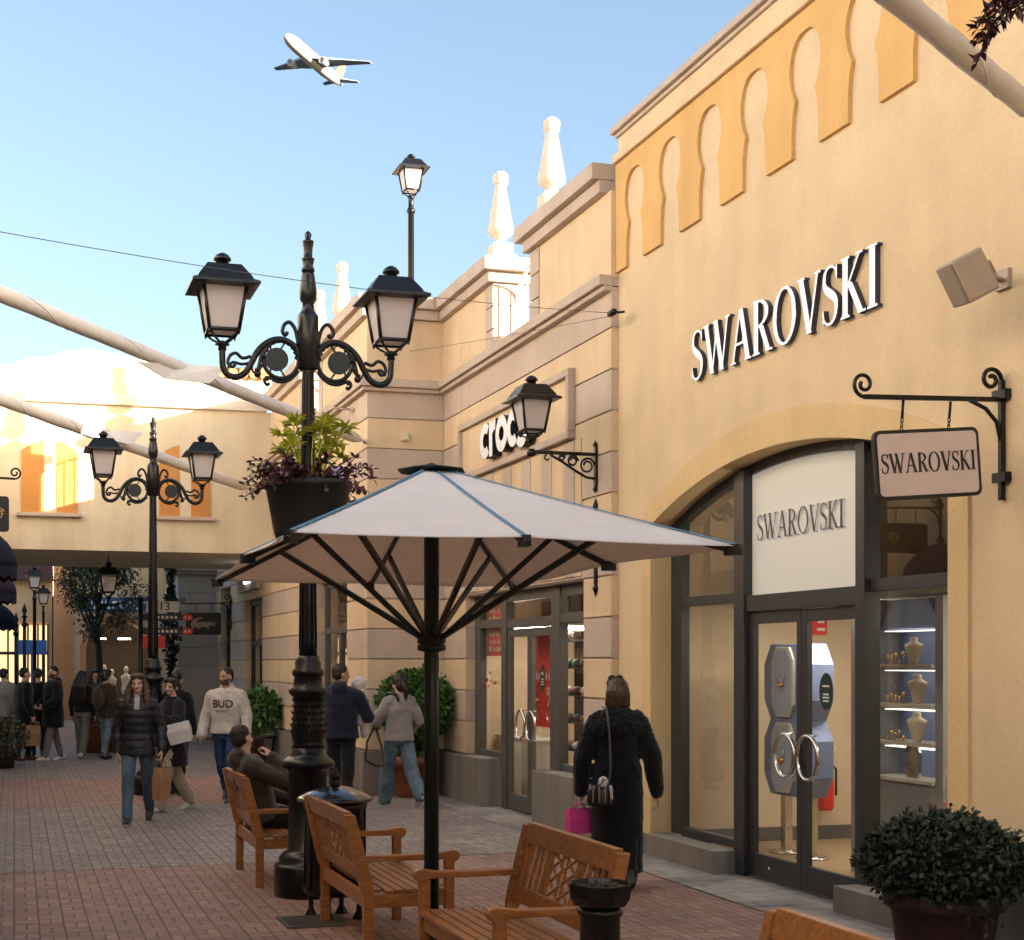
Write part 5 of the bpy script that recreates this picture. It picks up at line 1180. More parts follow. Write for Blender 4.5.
# speaker
t = thing('loudspeaker', 'beige box loudspeaker tilted down on the wall above the hanging sign', 'loudspeaker', onw(1005, 280, JX))
c = at(970, 277, 8.35)-t.location; Rm = Matrix.Translation(c) @ Matrix.Rotation(R(-20), 4, 'Z') @ Matrix.Rotation(R(-28), 4, 'Y') @ Matrix.Rotation(R(8), 4, 'X')
mb = MB(); mb.box(-.10, .10, -.09, .13, -.135, .135, 0, Rm); obj('cabinet', mb, 'beige', t, bevel=.015)
mb = MB(); mb.box(-.118, -.101, -.085, .125, -.128, .128, 0, Rm); obj('grille', mb, mat('beige_grille', (.30, .235, .18), .7, var=.1, scale=200), t, bevel=.008)
mb = MB(); mb.tube([Rm @ Vector((.10, .02, .0)), Rm @ Vector((.14, .02, .02)), (-.06, 0, .0), (-.01, 0, 0)], .018, 7); mb.box(-.03, -.001, -.06, .06, -.06, .06); mb.ball(Rm @ Vector((.13, .02, -.07)), .03); obj('bracket', mb, 'beige', t)
# small wall box and arm
p = ons(404.5, 437, P0); mb = MB(); mb.box(p.x-.05, p.x+.05, P0-.06, P0-.001, p.z-.06, p.z+.06); mb.box(p.x-.035, p.x+.035, P0-.075, P0-.061, p.z-.05, p.z-.02)
single('wall_box', mb, 'cream', 'small cream junction box on the banded return wall above the parasol', 'wall box', bevel=.006)
a, b = onw(330, 411, PX), onw(354, 410, PX); t = thing('wall_spotlight', 'thin iron arm with a small spotlight below the string course of the corner shop', 'bracket', b)
mb = MB(); mb.tube([Vector((-.02, 0, 0)), Vector((-.30, .0, .02)), Vector((-.34, .5, .02)), (a-b)+Vector((-.3, 0, .0))], .015, 6); mb.ball((-.02, 0, 0), .04); obj('arm', mb, 'trim', t)
mb = MB(); q = (a-b)+Vector((-.3, 0, .0)); mb.lathe([(.03, 0), (.07, .05), (.08, .16), (.05, .16)], q-Vector((0, 0, .14)), 10); obj('spotlight', mb, 'frame2', t)

# shade sails and cables
def sail(label, p, q, r, flap=None, seed=1, sg=.012):
    t = thing('shade_sail', label, 'shade sail', p, 0, 'furled shade sails stretched across the street'); q = Vector(q)-Vector(p); rr_ = random.Random(seed)
    mb = MB(); n = 60; pts = [q*(i/n)+Vector((0, 0, -sg*4*(i/n)*(1-i/n))) for i in range(n+1)]
    mb.tube(pts, [r*(.35 if i in (0, n) else .8 if i in (1, n-1) else 1+.03*math.sin(i*.9)+rr_.uniform(-.025, .025)) for i in range(n+1)], 12)
    d = q.normalized(); o1 = d.orthogonal().normalized(); o2 = d.cross(o1); sp = []
    for i in range(n*6+1): u = i/(n*6); a = u*q.length*4.2; c_ = q*u+Vector((0, 0, -sg*4*u*(1-u))); sp.append(c_+(o1*math.cos(a)+o2*math.sin(a))*r*1.005)
    obj('rolled_canvas', mb, 'canvas2', t)
    mb = MB(); mb.tube(sp[20:-20], r*.06, 4); obj('lashing', mb, 'canvas2', t)
    mb = MB(); mb.tube([pts[-1], pts[-1]+d*.14], .012, 6); mb.ball(pts[-1]+d*.14, .035); mb.tube([pts[0]-d*.2, pts[0]], .012, 6); obj('hook', mb, 'steel', t)
    if flap:
        mb = MB(); P_ = [Vector(f)-Vector(p) for f in flap]; mb.face(P_); f_ = obj('loose_canvas', mb, 'canvas2', t); so_ = f_.modifiers.new('solid', 'SOLIDIFY'); so_.thickness = .012
def cb_(px, py, p, q):   # point above the line p-q of the sail nearest the pixel
    best = min((abs((CX+F*((CA*v.x-SA*v.y)/(SA*v.x+CA*v.y)))-px), i) for i, v in enumerate([Vector(p).lerp(Vector(q), k/200) for k in range(201)])); v = Vector(p).lerp(Vector(q), best[1]/200); return at(px, py, SA*v.x+CA*v.y-.05)
p_, q_ = Vector((LX+.2, 12.2, 5.20)), onw(361, 440, PX-.1)
sail('long furled shade sail rolled into a tube, higher of the two at the left', p_, q_, .074, [cb_(137, 362, p_, q_), cb_(180, 365, p_, q_), cb_(222, 374, p_, q_)+Vector((0, -.4, 0)), cb_(205, 389, p_, q_)+Vector((0, -.3, 0)), cb_(165, 379, p_, q_)], 1)
p_, q_ = Vector((LX+.2, 17.4, 5.22)), ons(247, 488, BY-.2)
sail('furled shade sail rolled into a tube, lower at the left behind the far lamp post', p_, q_, .085, [cb_(82, 426, p_, q_), cb_(110, 430, p_, q_), cb_(141, 437, p_, q_)+Vector((0, -.4, 0)), cb_(129, 448, p_, q_)+Vector((0, -.3, 0)), cb_(105, 439, p_, q_)], 2)
p_ = at(904, 3, 6.7); e_ = at(1024, 103, 7.9); dd = (e_-p_)/(e_.x-p_.x); p0 = p_+dd*(LX+.2-p_.x); q0 = p_+dd*(JX-.15-p_.x); p0.z += .0
sail('furled shade sail crossing the upper right corner in front of the frieze', Vector((p0.x, p0.y, p_.z)), q0, .062, None, 3)
def cable(label, p, q, r=.006, sag=.1):
    p, q = Vector(p), Vector(q); mb = MB(); mb.tube([p.lerp(q, i/24)+Vector((0, 0, -sag*4*(i/24)*(1-i/24))) for i in range(25)], r, 5); single('cable', mb, 'cable', label, 'cable', 'thin cables over the street')
h_ = onw(612, 313, CXW-.12)
cable('thin dark cable crossing the sky to the shoe shop wall', (LX, 9.0, 4.62), h_, .0032, .10)
cable('thin cable running down the banded wall from the dark insulator', h_+Vector((0, 0, -.03)), onw(232, 368, PX-.1), .0035, .12)
mb = MB(); mb.tube([h_+Vector((0, .05, 0)), h_, h_+Vector((.10, -.08, 0))], .012, 6); mb.lathe([(.02, -.08), (.035, -.05), (.035, .05), (.02, .08)], h_+Vector((0, .0, 0)), 10, M4=Matrix.Rotation(PI/2, 4, 'X')); single('cable_hook', mb, 'iron', 'dark insulator and hook on the wall edge where the thin cables end', 'hook')

# awnings on the left
def awning(label, s, z0, w=1.9):
    t = thing('awning', label, 'awning', (LX, s, z0), 0, 'navy dome awnings on the left')
    mb = MB(); n, m = 10, 12; rad = 1.07; ht = .62
    g = [[Vector((rad*math.cos(PI/2*i/n)*.0+rad*math.sin(PI/2*(1-i/n))*1.0*math.sin(PI*(j+0)/m) ** .6 if 0 < j < m else 0, -w/2+w*j/m, ht*math.sin(PI/2*i/n))) for j in range(m+1)] for i in range(n+1)]
    v_ = [[mb.bm.verts.new(p) for p in row] for row in g]
    for i in range(n):
        for j in range(m): f = mb.bm.faces.new((v_[i][j], v_[i][j+1], v_[i+1][j+1], v_[i+1][j])); f.smooth = True
    bmesh.ops.remove_doubles(mb.bm, verts=mb.bm.verts, dist=1e-4)
    o = obj('canopy', mb, 'navy', t); so_ = o.modifiers.new('s', 'SOLIDIFY'); so_.thickness = .01
    mb = MB()
    for j in range(m): a, b = g[0][j], g[0][j+1]; mb.face([a+Vector((0, 0, -.003)), b+Vector((0, 0, -.003)), b+Vector((0, 0, -.13)), (a+b)/2+Vector((0, 0, -.17)), a+Vector((0, 0, -.13))])
    o = obj('valance', mb, 'navy', t); so_ = o.modifiers.new('s', 'SOLIDIFY'); so_.thickness = .008
awning('nearest and lowest hung navy awning at the left edge', 17.2, 2.98, 2.2); awning('second navy awning at the left edge, seen below the nearest one', 24.2, 2.98, 2.2)
mb = MB(); mb.box(LX-3, LX, 31.2, 46, 0.02, 3.85); mb.box(LX-3.2, LX+.1, 31.2, 46.2, 3.86, 4.0); single('street_building', mb, 'cream', 'low cream building at the left edge beyond the bridge', 'building')
awning('farthest navy awning at the left edge, beyond the bridge', 34, 2.75, 2.0)

# direction sign
p = at(140.5, 700, 29); t = thing('direction_sign', 'direction signpost with dark arms, red dots and a white number panel', 'signpost', (p.x, p.y, 0))
Zs = lambda y: HC+(HY-y)/F*29
def dx(px): return at(px, 700, 29).x-p.x
mb = MB(); mb.tube([(0, 0, 0), (0, 0, Zs(598))], .05, 10); obj('post', mb, 'dark', t)
for y in (617, 631):
    mb = MB(); mb.prism([(dx(143), Zs(y)-.07), (dx(193), Zs(y)-.07), (dx(197), Zs(y)), (dx(193), Zs(y)+.07), (dx(143), Zs(y)+.07)], xz(), -.03, .0); ar = obj('arm', mb, 'dark', t)
    mb = MB(); mb.prism([(dx(184), Zs(y)-.06), (dx(192), Zs(y)-.06), (dx(195), Zs(y)), (dx(192), Zs(y)+.06), (dx(184), Zs(y)+.06)], xz(), -.036, -.0305); obj('red_tip', mb, 'red', ar)
    for k in range(7): mb = MB(); mb.box(dx(148+k*4.6), dx(150.6+k*4.6), -.036, -.0305, Zs(y)-.03, Zs(y)+.025); obj('letter', mb, 'white_p', ar)
    for k in range(2): mb = MB(); mb.prism([(dx(186.5+k*4)+.022*math.cos(i*PI/4), Zs(y)+.022*math.sin(i*PI/4)) for i in range(8)], xz(), -.041, -.0365); obj('dot', mb, 'white_p', ar)
mb = MB(); mb.box(dx(146), dx(180), -.03, 0, Zs(612), Zs(601)); np_ = obj('number_panel', mb, 'white_p', t)
t_ = text_mesh('13', .25); t_.bm.transform(Matrix(((1, 0, 0, dx(165)), (0, 0, -1, -.033), (0, 1, 0, Zs(606.5)), (0, 0, 0, 1)))); obj('number', t_, 'black', np_)
mb = MB(); mb.box(dx(142), dx(166), -.025, 0, Zs(648), Zs(636)); obj('red_panel', mb, 'red', t)
p = at(31, 645, 44); mb = MB(); a, b = at(18, 654, 44), at(47, 640, 44); mb.box(a.x, b.x, a.y, a.y+.05, a.z, b.z); mb.box((a.x+b.x)/2-.05, (a.x+b.x)/2+.05, a.y+.051, a.y+.15, 0, b.z); single('blue_sign', mb, 'skyblue', 'small bright blue sign in front of the glowing far shop', 'sign')

# ------------------------------------------------------------------ goods inside the jewellery shop
def octo(w_, h_, c_): return [(-w_+c_, -h_), (w_-c_, -h_), (w_, -h_+c_*1.6), (w_, h_-c_*1.6), (w_-c_, h_), (-w_+c_, h_), (-w_, h_-c_*1.6), (-w_, -h_+c_*1.6)]
t = thing('display_case', 'tall blue display of two eight sided cases on poles behind the glass doors', 'display case', (7.0, 11.75, .02))
for k, zc in enumerate((1.64, .93)):
    mb = MB(); mb.prism(octo(.40, .36, .12), lambda a, b, t_: Vector((t_, -a, zc+b)), -.0, .26); cs = obj('case', mb, 'bluecase', t, bevel=.01)
    mb = MB(); mb.prism(octo(.19, .33, .075), lambda a, b, t_: Vector((t_, -a+.02, zc+b)), -.03, -.001); obj('case_rim', mb, 'shelf', cs, bevel=.006)
    mb = MB(); mb.prism(octo(.165, .30, .065), lambda a, b, t_: Vector((t_, -a+.02, zc+b)), -.034, -.0305); obj('case_window', mb, 'case_in', cs)
    mb = MB(); mb.ball((-.045, .02, zc-.03), (.012, .05, .035), sub=1); mb.tube([(-.045, .02+.06*math.cos(i*.5), zc+.06+.12*math.sin(i*.5)) for i in range(6, 13)], .005, 4); obj('jewellery', mb, 'gold', cs)
mb = MB()
for y in (-.22, .22): mb.box(.10, .18, y-.04, y+.04, 0, .57); mb.lathe([(.16, 0), (.16, .02), (.05, .03)], (.14, y, 0), 16)
obj('stand', mb, 'steel', t)
y0, y1 = 9.62, 10.42
t = thing('display_cabinet', 'blue shelved jewellery cabinet lit inside behind the right window', 'display cabinet', (7.1, (y0+y1)/2, .02))
hw = (y1-y0)/2+.02
mb = MB(); mb.box(-.05, .30, -hw, hw, 0, .84); mb.box(-.05, .30, hw+.002, hw+.32, 0, 2.36); mb.box(-.05, .3, -hw-.1, -hw-.002, 0, 2.36); obj('carcass', mb, mat('grey_cabinet', (.27, .26, .27), .5, var=.04), t)
mb = MB(); mb.box(.22, .3, -hw, hw, .842, 2.1); mb.prism([(-hw, 2.105), (hw, 2.105), (hw-.2, 2.35), (-hw+.2, 2.35)], yz(), .02, .3); obj('back_panel', mb, 'bluecase', t)
for z in (.845, 1.145, 1.455, 1.78): mb = MB(); mb.box(-.08, .215, -hw+.002, hw-.002, z, z+.03); obj('shelf', mb, 'shelf', t)
for z in (1.125, 1.435, 1.76, 2.09): mb = MB(); mb.box(.0, .16, -hw+.1, hw-.1, z-.006, z+.003); obj('shelf_light', mb, 'lampcool', t)
def bust(label, x, y, z, k):
    mb = MB(); mb.lathe([(r_*k, z_*k) for r_, z_ in ((.035, 0), (.05, .01), (.065, .06), (.095, .14), (.115, .19), (.105, .215), (.06, .232), (.046, .25), (.045, .285), (.001, .287))], (x, y, z), 16, M4=Matrix.Diagonal((.6, 1.15, 1, 1)))
    single('necklace_bust', mb, 'bust', label, 'display bust', 'ivory necklace busts in the blue cabinet')
cy = (y0+y1)/2
bust('ivory necklace bust on the top shelf of the blue cabinet', 7.12, cy-.05, 1.83, .78); bust('ivory necklace bust on the second shelf of the blue cabinet', 7.12, cy-.10, 1.505, .85); bust('ivory necklace bust on the third shelf of the blue cabinet', 7.12, cy-.09, 1.195, .85)
mb = MB(); mb.prism(octo(.10, .13, .03), lambda a, b, t_: Vector((7.1+t_, cy-.08-a, 1.03+b)), -.02, .0); single('table_mirror', mb, 'mirror', 'small eight sided mirror on the lowest shelf of the blue cabinet', 'mirror')
for i, (z, lb) in enumerate(((1.505, 'gold trinkets beside the bust on the second shelf'), (1.195, 'gold trinkets beside the bust on the third shelf'), (1.83, 'tiny gold trinkets at the bust on the top shelf'))):
    mb = MB(); r = random.Random(i)
    for k in range(5): y = cy+.06+k*.055; h = r.uniform(.02, .09); mb.tube([(7.1, y, z), (7.1, y, z+h)], .005, 5); mb.ball((7.1, y, z+h), r.uniform(.012, .022), sub=1)
    mb.box(7.06, 7.14, cy+.03, cy+.34, z-.004, z+.004); single('trinket_display', mb, 'gold', lb, 'jewellery')
mb = MB(); c = ons(820, 785, 12.72); mb.lathe([(.06, 0), (.085, .03), (.085, .38), (.06, .45), (.03, .47)], (0, 0, 0), 16); t = thing('fire_extinguisher', 'red fire extinguisher on the back wall seen through the right door', 'fire extinguisher', (c.x, c.y-.1, c.z-.25)); obj('cylinder', mb, 'red', t)
mb = MB(); mb.tube([(0, 0, .47), (0, 0, .53)], .02, 8); mb.bar((-.07, 0, .53), (.05, 0, .55), .025); mb.tube([(.03, 0, .5), (.11, -.02, .42), (.11, -.02, .15)], .012, 6); obj('valve', mb, 'black', t)
c = ons(817, 625, 12.75); mb = MB(); mb.box(c.x-.13, c.x+.13, 12.77, 12.79, c.z-.10, c.z+.16); t = thing('wall_notice', 'small red notice high on the back wall above the extinguisher', 'notice', (c.x, 12.78, c.z-.1)); obj('board', mb, 'red', t, world=True)
mb = MB(); mb.box(c.x+.02, c.x+.09, 12.76, 12.769, c.z+.02, c.z+.10); mb.box(c.x+.01, c.x+.10, 12.76, 12.769, c.z-.06, c.z-.03); obj('print', mb, 'white_p', t, world=True)

# goods inside the shoe shop
ya, yb = sw(534, 6.3), sw(554, 6.3); z0, z1 = onw(544, 727, 6.3).z, onw(544, 636, 6.3).z
t = thing('poster', 'big red hanging sale poster with white print behind the shoe shop door', 'poster', (6.3, (ya+yb)/2, z0))
mb = MB(); mb.box(6.3, 6.31, yb-.08, ya+.1, z0, z1+.02); obj('sheet', mb, 'red', t, world=True)
for tx, sz, dz, dy in (('HASTA EL', .13, .62, 0), ('-', .34, .36, .24), ('%', .36, .36, -.2)):
    t_ = text_mesh(tx, sz); t_.bm.transform(Matrix(((0, 0, 1, 6.296), (-1, 0, 0, (ya+yb)/2-.02+dy), (0, 1, 0, z0+dz), (0, 0, 0, 1)))); obj('print', t_, 'white_p', t, world=True)
ya, yb = sw(487, XC+.12), sw(502, XC+.12); z0, z1 = onw(495, 656, XC+.12).z, onw(495, 605, XC+.12).z
t = thing('poster', 'red poster with pale square motifs in the far window of the shoe shop', 'poster', (XC+.12, (ya+yb)/2, z0)); mb = MB(); mb.box(XC+.12, XC+.13, yb-.1, ya, z0, z1); obj('sheet', mb, 'red', t, world=True)
mb = MB(); r = random.Random(6)
for i in range(4):
    for j in range(7): y = yb-.05+i*.15; z = z0+.06+j*.10; mb.box(XC+.112, XC+.1195, y, y+r.uniform(.05, .11), z, z+r.uniform(.03, .07))
obj('print', mb, 'cream', t, world=True)
mb = MB(); c = onw(487, 680, XC+.06); r = random.Random(9)
for i in range(12): y = c.y-.2+r.uniform(-.25, .3); z = c.z+r.uniform(-.1, .1); mb.box(XC+.054, XC+.058, y, y+r.uniform(.03, .1), z, z+.03)
single('window_decal', mb, 'red', 'little red decals stuck on the far window of the shoe shop', 'decal')
for i, (px, lb) in enumerate(((517, 'pale display plinth behind the left shoe shop door'), (543, 'pale display plinth behind the right shoe shop door'))):
    c = onw(px, 760, 6.7); mb = MB(); mb.box(c.x-.2, c.x+.2, c.y-.28, c.y+.28, .022, .80); mb.box(c.x-.22, c.x+.22, c.y-.30, c.y+.30, .803, .84); single('display_plinth', mb, 'shelf', lb, 'plinth', bevel=.006)
t = thing('shoe_rack', 'tall rack of shoes behind the near window of the shoe shop', 'shoe rack', (7.1, 16.75, .02)); mb = MB(); mb.box(.2, .25, -.9, .9, 0, 2.2); obj('back_panel', mb, 'bark', t)
colr = [mat('shoe_'+n_, c_, .6, var=.05) for n_, c_ in (('dark', (.03, .03, .035)), ('brown', (.16, .09, .05)), ('pink', (.5, .16, .18)), ('pale', (.6, .55, .5)), ('green', (.10, .14, .08)))]
k = 0
for zi in range(6):
    mb = MB(); z = .3+zi*.36; mb.box(-.05, .199, -.88, .88, z, z+.02); obj('shelf', mb, 'dark', t)
    for yi in range(7):
        k += 1; r = random.Random(k); y = 16.75-.78+yi*.26; mb = MB()
        mb.ball((7.15, y, z+.075), (.13, .052, .05), sub=2); mb.ball((7.08, y, z+.095), (.075, .055, .06), sub=2); mb.tube([(7.25, y-.045, z+.09), (7.30, y, z+.13), (7.25, y+.045, z+.09)], .012, 5)
        single('clog', mb, colr[r.randrange(5)], 'chunky clog standing in the rows on the shoe rack', 'shoe', 'clogs on the shoe rack')

# ------------------------------------------------------------------ aeroplane
c = at(314, 61, 430); cr = Vector((CA, -SA, 0)); cf = Vector((SA, CA, 0)); up = Vector((0, 0, 1))
fwd = (cr*-.42+cf*-.90+up*.03).normalized(); wing = (cr*.90+up*-.12+cf*-.40); wing = (wing-fwd*wing.dot(fwd)).normalized(); nup = wing.cross(fwd).normalized()
if nup.z < 0: wing = -wing; nup = wing.cross(fwd).normalized()
Mp = Matrix(((wing.x, fwd.x, nup.x), (wing.y, fwd.y, nup.y), (wing.z, fwd.z, nup.z)))
pl = thing('aeroplane', 'white airliner climbing in the clear sky', 'aeroplane', c, rot=Mp.to_euler())
M['planewhite'] = mat('aircraft_white', (.72, .71, .70), .35, var=.03); M['planegrey'] = mat('aircraft_grey', (.30, .37, .48), .4, var=.05)
mb = MB(); prof = [(.05, 18), (.8, 17.4), (1.4, 16.2), (1.85, 14), (2.0, 11), (2.0, -7), (1.7, -11), (1.0, -15.5), (.35, -18.5), (.05, -19)][::-1]
mb.lathe(prof, (0, 0, 0), 20, M4=Matrix.Rotation(-PI/2, 4, 'X')); obj('fuselage', mb, 'planewhite', pl)
def foil(mb, pts, th): 
    mb.prism(pts, lambda a, b, t_: Vector((a, b, t_)), -th/2, th/2)
for s_ in (1, -1):
    mb = MB(); P_ = [(1.6*s_, 4.5), (17*s_, -4.2), (17*s_, -6), (6*s_, -3.2), (1.6*s_, -3)]; 
    mb.prism(P_, lambda a, b, t_: Vector((a, b, -.9+abs(a)*.09+t_*(1.2-abs(a)*.055))), -.3, .3); wg = obj('wing', mb, 'planegrey', pl)
    mb = MB(); mb.lathe([(.7, -1.6), (1.0, -.6), (1.15, 1), (1.05, 1.9), (.8, 1.95), (.75, .5)], (5.6*s_, 3.0, -2.0), 16, M4=Matrix.Rotation(-PI/2, 4, 'X')); obj('engine', mb, 'planewhite', wg)
    mb = MB(); mb.prism([(.6*s_, -14), (6.3*s_, -17.2), (6.3*s_, -18.6), (.4*s_, -17.5)], lambda a, b, t_: Vector((a, b, .5+t_)), -.14, .14); obj('tailplane', mb, 'planegrey', pl)
mb = MB(); mb.prism([(-12.5, 1.5), (-17.5, 7.6), (-19.6, 7.6), (-18, 1)], lambda a, b, t_: Vector((t_, a, b)), -.16, .16); obj('tail_fin', mb, mat('aircraft_tail', (.45, .25, .10), .4), pl)
# ================================================================== PEOPLE
cr_ = Vector((CA, -SA, 0)); cf_ = Vector((SA, CA, 0))
def heading(phi):
    d = -cf_*math.cos(R(phi))+cr_*math.sin(R(phi)); return math.atan2(-d.x, d.y)
M['stubble'] = mat('beard_stubble', (.10, .055, .038), .7, var=.3, scale=90); M['eye'] = mat('eye_dark', (.02, .015, .012), .2, var=0); M['lip'] = mat('lip', (.36, .13, .11), .5, var=0)
SK = dict(a=mat('skin_light', (.62, .385, .285), .5, var=.05), b=mat('skin_tan', (.50, .29, .20), .5, var=.05))
HAIR = dict(dark=mat('hair_dark_brown', (.022, .013, .009), .55, var=.3, scale=40), brown=mat('hair_brown', (.075, .035, .018), .5, var=.3, scale=40), black=mat('hair_black', (.008, .007, .007), .45, var=.3, scale=40))
FB = {}
def fb_(n_, c_, **k):
    if n_ not in FB: FB[n_] = fabric_mat(n_, c_, **k)
    return FB[n_]
def denim(n_, c_):
    if n_ not in FB:
        m = mat(n_, c_, .85, var=.28, scale=5, bump=.25, bscale=260); FB[n_] = m
    return FB[n_]
def loft(mb, secs, n=20):
    """closed stack of ellipses: (cx, cy, z, rx, ry)"""
    rings = [[mb.bm.verts.new((cx+rx*math.cos(2*PI*k/n), cy+ry*math.sin(2*PI*k/n), z)) for k in range(n)] for cx, cy, z, rx, ry in secs]
    for i in range(len(rings)-1):
        for k in range(n): mb.bm.faces.new((rings[i][k], rings[i][(k+1) % n], rings[i+1][(k+1) % n], rings[i+1][k]))
    mb.bm.faces.new(rings[0][::-1]); mb.bm.faces.new(rings[-1])
def remesh(mb, vox, smooth=3):
    me = bpy.data.meshes.new('r'); bmesh.ops.recalc_face_normals(mb.bm, faces=mb.bm.faces); mb.bm.to_mesh(me); mb.bm.free()
    o = bpy.data.objects.new('r', me); COL.objects.link(o)
    m = o.modifiers.new('r', 'REMESH'); m.mode = 'VOXEL'; m.voxel_size = vox; m.use_smooth_shade = True
    if smooth: s_ = o.modifiers.new('s', 'SMOOTH'); s_.factor = .5; s_.iterations = smooth
    out = bpy.data.meshes.new_from_object(o.evaluated_get(bpy.context.evaluated_depsgraph_get()))
    bpy.data.objects.remove(o); bpy.data.meshes.remove(me)
    return out
def put(name, me, mats, parent, label=None):
    me.name = name; me.materials.clear()
    for m in (mats if isinstance(mats, list) else [mats]): me.materials.append(m)
    for p in me.polygons: p.use_smooth = True
    o = bpy.data.objects.new(name, me); COL.objects.link(o); o.parent = parent
    if label: o['label'] = label
    return o
def wrinkle(me, amp, f=8, puff=0, seed=0, per=.085):
    off = Vector((seed*3.7, seed*1.3, seed*2.1)); nr = [v.normal.copy() for v in me.vertices]
    for v, n in zip(me.vertices, nr):
        p = v.co
        d = amp*(noise.noise(Vector((p.x*f, p.y*f, p.z*f*1.5))+off)*1.2+noise.noise(Vector((p.x*f*2.6, p.y*f*2.6, p.z*f*3))+off)*.6)
        if puff: d += puff*(abs(math.sin(p.z*PI/per+.4*noise.noise(p*5)))**.6-.6)
        v.co = p+n*d
def person(label, loc, phi, H=1.72, skin='a', hair='dark', hairstyle='short', beard=False, sex='f', top=None, legs=None, shoes=None, lean=0, headyaw=0, headpitch=0,
           LL=(8, 5), RL=(-8, 10), LA=None, RA=None, curl=(35, 35), vox=.0085, fine=.0065, seed=0, seat=None, scale_w=1.0, cat='person', name='person', pn=(None, None), hood=None):
    """local frame: faces +y, right hand at +x, designed at 1.75 m and scaled by H"""
    k = H/1.75; t = thing(name, label, cat, loc, heading(phi)); t.scale = (k, k, k)
    W = (.93 if sex == 'f' else 1.0)*scale_w
    sh = .158*W if sex == 'f' else .178*W; hz, hx = .93, .092
    zoff = 0
    def leg(a, kn, sx, spl=.0):
        hip = Vector((sx*hx, 0, hz)); a, kn = R(a), R(kn)
        knee = hip+Vector((sx*spl, math.sin(a), -math.cos(a)))*.43
        ank = knee+Vector((0, math.sin(a-kn), -math.cos(a-kn)))*.415
        return hip, knee, ank, a-kn
    LG = [leg(*LL, -1, *((.12,) if seat else ())), leg(*RL, 1, *((.12,) if seat else ()))]
    if seat is None: zoff = .085-min(g[2].z for g in LG)
    else: zoff = seat+.10-hz
    up = lambda v: Vector(v)+Vector((0, 0, zoff))
    LG = [(up(a), up(b), up(c), d) for a, b, c, d in LG]
    piv = up((0, 0, .95)); Lm = Matrix.Translation(piv) @ Matrix.Rotation(-R(lean), 4, 'X') @ Matrix.Translation(-piv)   # lean forward for lean>0
    T = lambda v: Lm @ up(v)
    hp0 = Vector((0, 0, 1.52)); HM = Lm @ Matrix.Translation(Vector((0, 0, zoff))) @ Matrix.Translation(hp0) @ Matrix.Rotation(R(headyaw), 4, 'Z') @ Matrix.Rotation(R(headpitch)+R(lean)*.7, 4, 'X') @ Matrix.Translation(-hp0)
    Hd = lambda v: HM @ Vector(v)
    R3 = HM.to_3x3().to_4x4()
    arms = []
    for sx, A_ in ((-1, LA), (1, RA)):
        S_ = T((sx*sh, -.01, 1.375))
        if A_ is None: A_ = ((sx*(sh+.06), -.03, 1.12), (sx*(sh+.09), .05, .87))
        arms.append((S_, up(A_[0]), up(A_[1])))
    def torso(mb, o, z0=.86, fl=0, ztop=1.47):
        P_ = [(.84, .172, .122), (.90, .172, .125), (.98, .158, .114), (1.08, .138 if sex == 'f' else .152, .102), (1.2, .150 if sex == 'f' else .166, .113 if sex == 'f' else .116), (1.29, .160 if sex == 'f' else .178, .120), (1.37, .158 if sex == 'f' else .175, .102), (1.425, .115, .082), (1.46, .07, .062)]
        secs = []
        for z, rx, ry in P_:
            if z >= z0-.001 and z <= ztop: secs.append((z, rx*W+o, ry+o))
        if z0 < .86:
            n = 8; ex = [(z0+(.90-z0)*i/n, .174*W+o+fl*(1-i/n), .127+o+fl*(1-i/n)) for i in range(n)]; secs = ex+[s for s in secs if s[0] > .9]
        elif secs[0][0] > z0: secs = [(z0, secs[0][1], secs[0][2])]+secs
        rings = []; n = 22
        for z, rx, ry in secs: rings.append([mb.bm.verts.new((Lm if z > .9 or seat is not None else Matrix()) @ up((rx*math.cos(2*PI*i/n), ry*math.sin(2*PI*i/n)-.005, z))) for i in range(n)])
        for i in range(len(rings)-1):
            for j in range(n): mb.bm.faces.new((rings[i][j], rings[i][(j+1) % n], rings[i+1][(j+1) % n], rings[i+1][j]))
        mb.bm.faces.new(rings[0][::-1]); mb.bm.faces.new(rings[-1])
    # ---- body: one continuous surface
    mb = MB(); torso(mb, -.024)
    for (a, b, c, pa) in LG: mb.cap(a, b, .07, .055); mb.cap(b, b.lerp(c, .92), .055, .036)
    mb.cap(T((0, -.015, 1.42)), Hd((0, 0, 1.56)), .056, .052)
    for ai, (S_, E, Wr) in enumerate(arms):
        sx = -1 if ai == 0 else 1
        mb.cap(T((sx*.05, -.01, 1.40)), S_, .05, .05); mb.cap(S_, E, .048, .038); mb.cap(E, Wr, .038, .026)
        d = (Wr-E).normalized(); nrm = Vector((-sx, 0, 0)) if pn[ai] is None else Vector(pn[ai]); nrm = (nrm-d*nrm.dot(d)).normalized(); lat = d.cross(nrm)
        if lat.y < 0 and pn[ai] is None: lat = -lat
        pc = Wr+d*.05; mb.ball(pc, (1, 1, 1), sub=2, M4=Matrix(((lat.x*.040, nrm.x*.017, d.x*.055, 0), (lat.y*.040, nrm.y*.017, d.y*.055, 0), (lat.z*.040, nrm.z*.017, d.z*.055, 0), (0, 0, 0, 1))))
        cu = R(curl[ai])
        for fo, fl_ in ((.030, .072), (.010, .082), (-.011, .076), (-.030, .060)):
            p = Wr+d*.092+lat*fo*.95; ang = cu*.5; r0 = .0092
            for sgm, fr in enumerate((.45, .32, .23)):
                dd = d*math.cos(ang)+nrm*math.sin(ang)+lat*fo*.8; q = p+dd*fl_*fr; mb.cap(p, q, r0, r0*.92, 7); p = q; r0 *= .92; ang += cu*.8
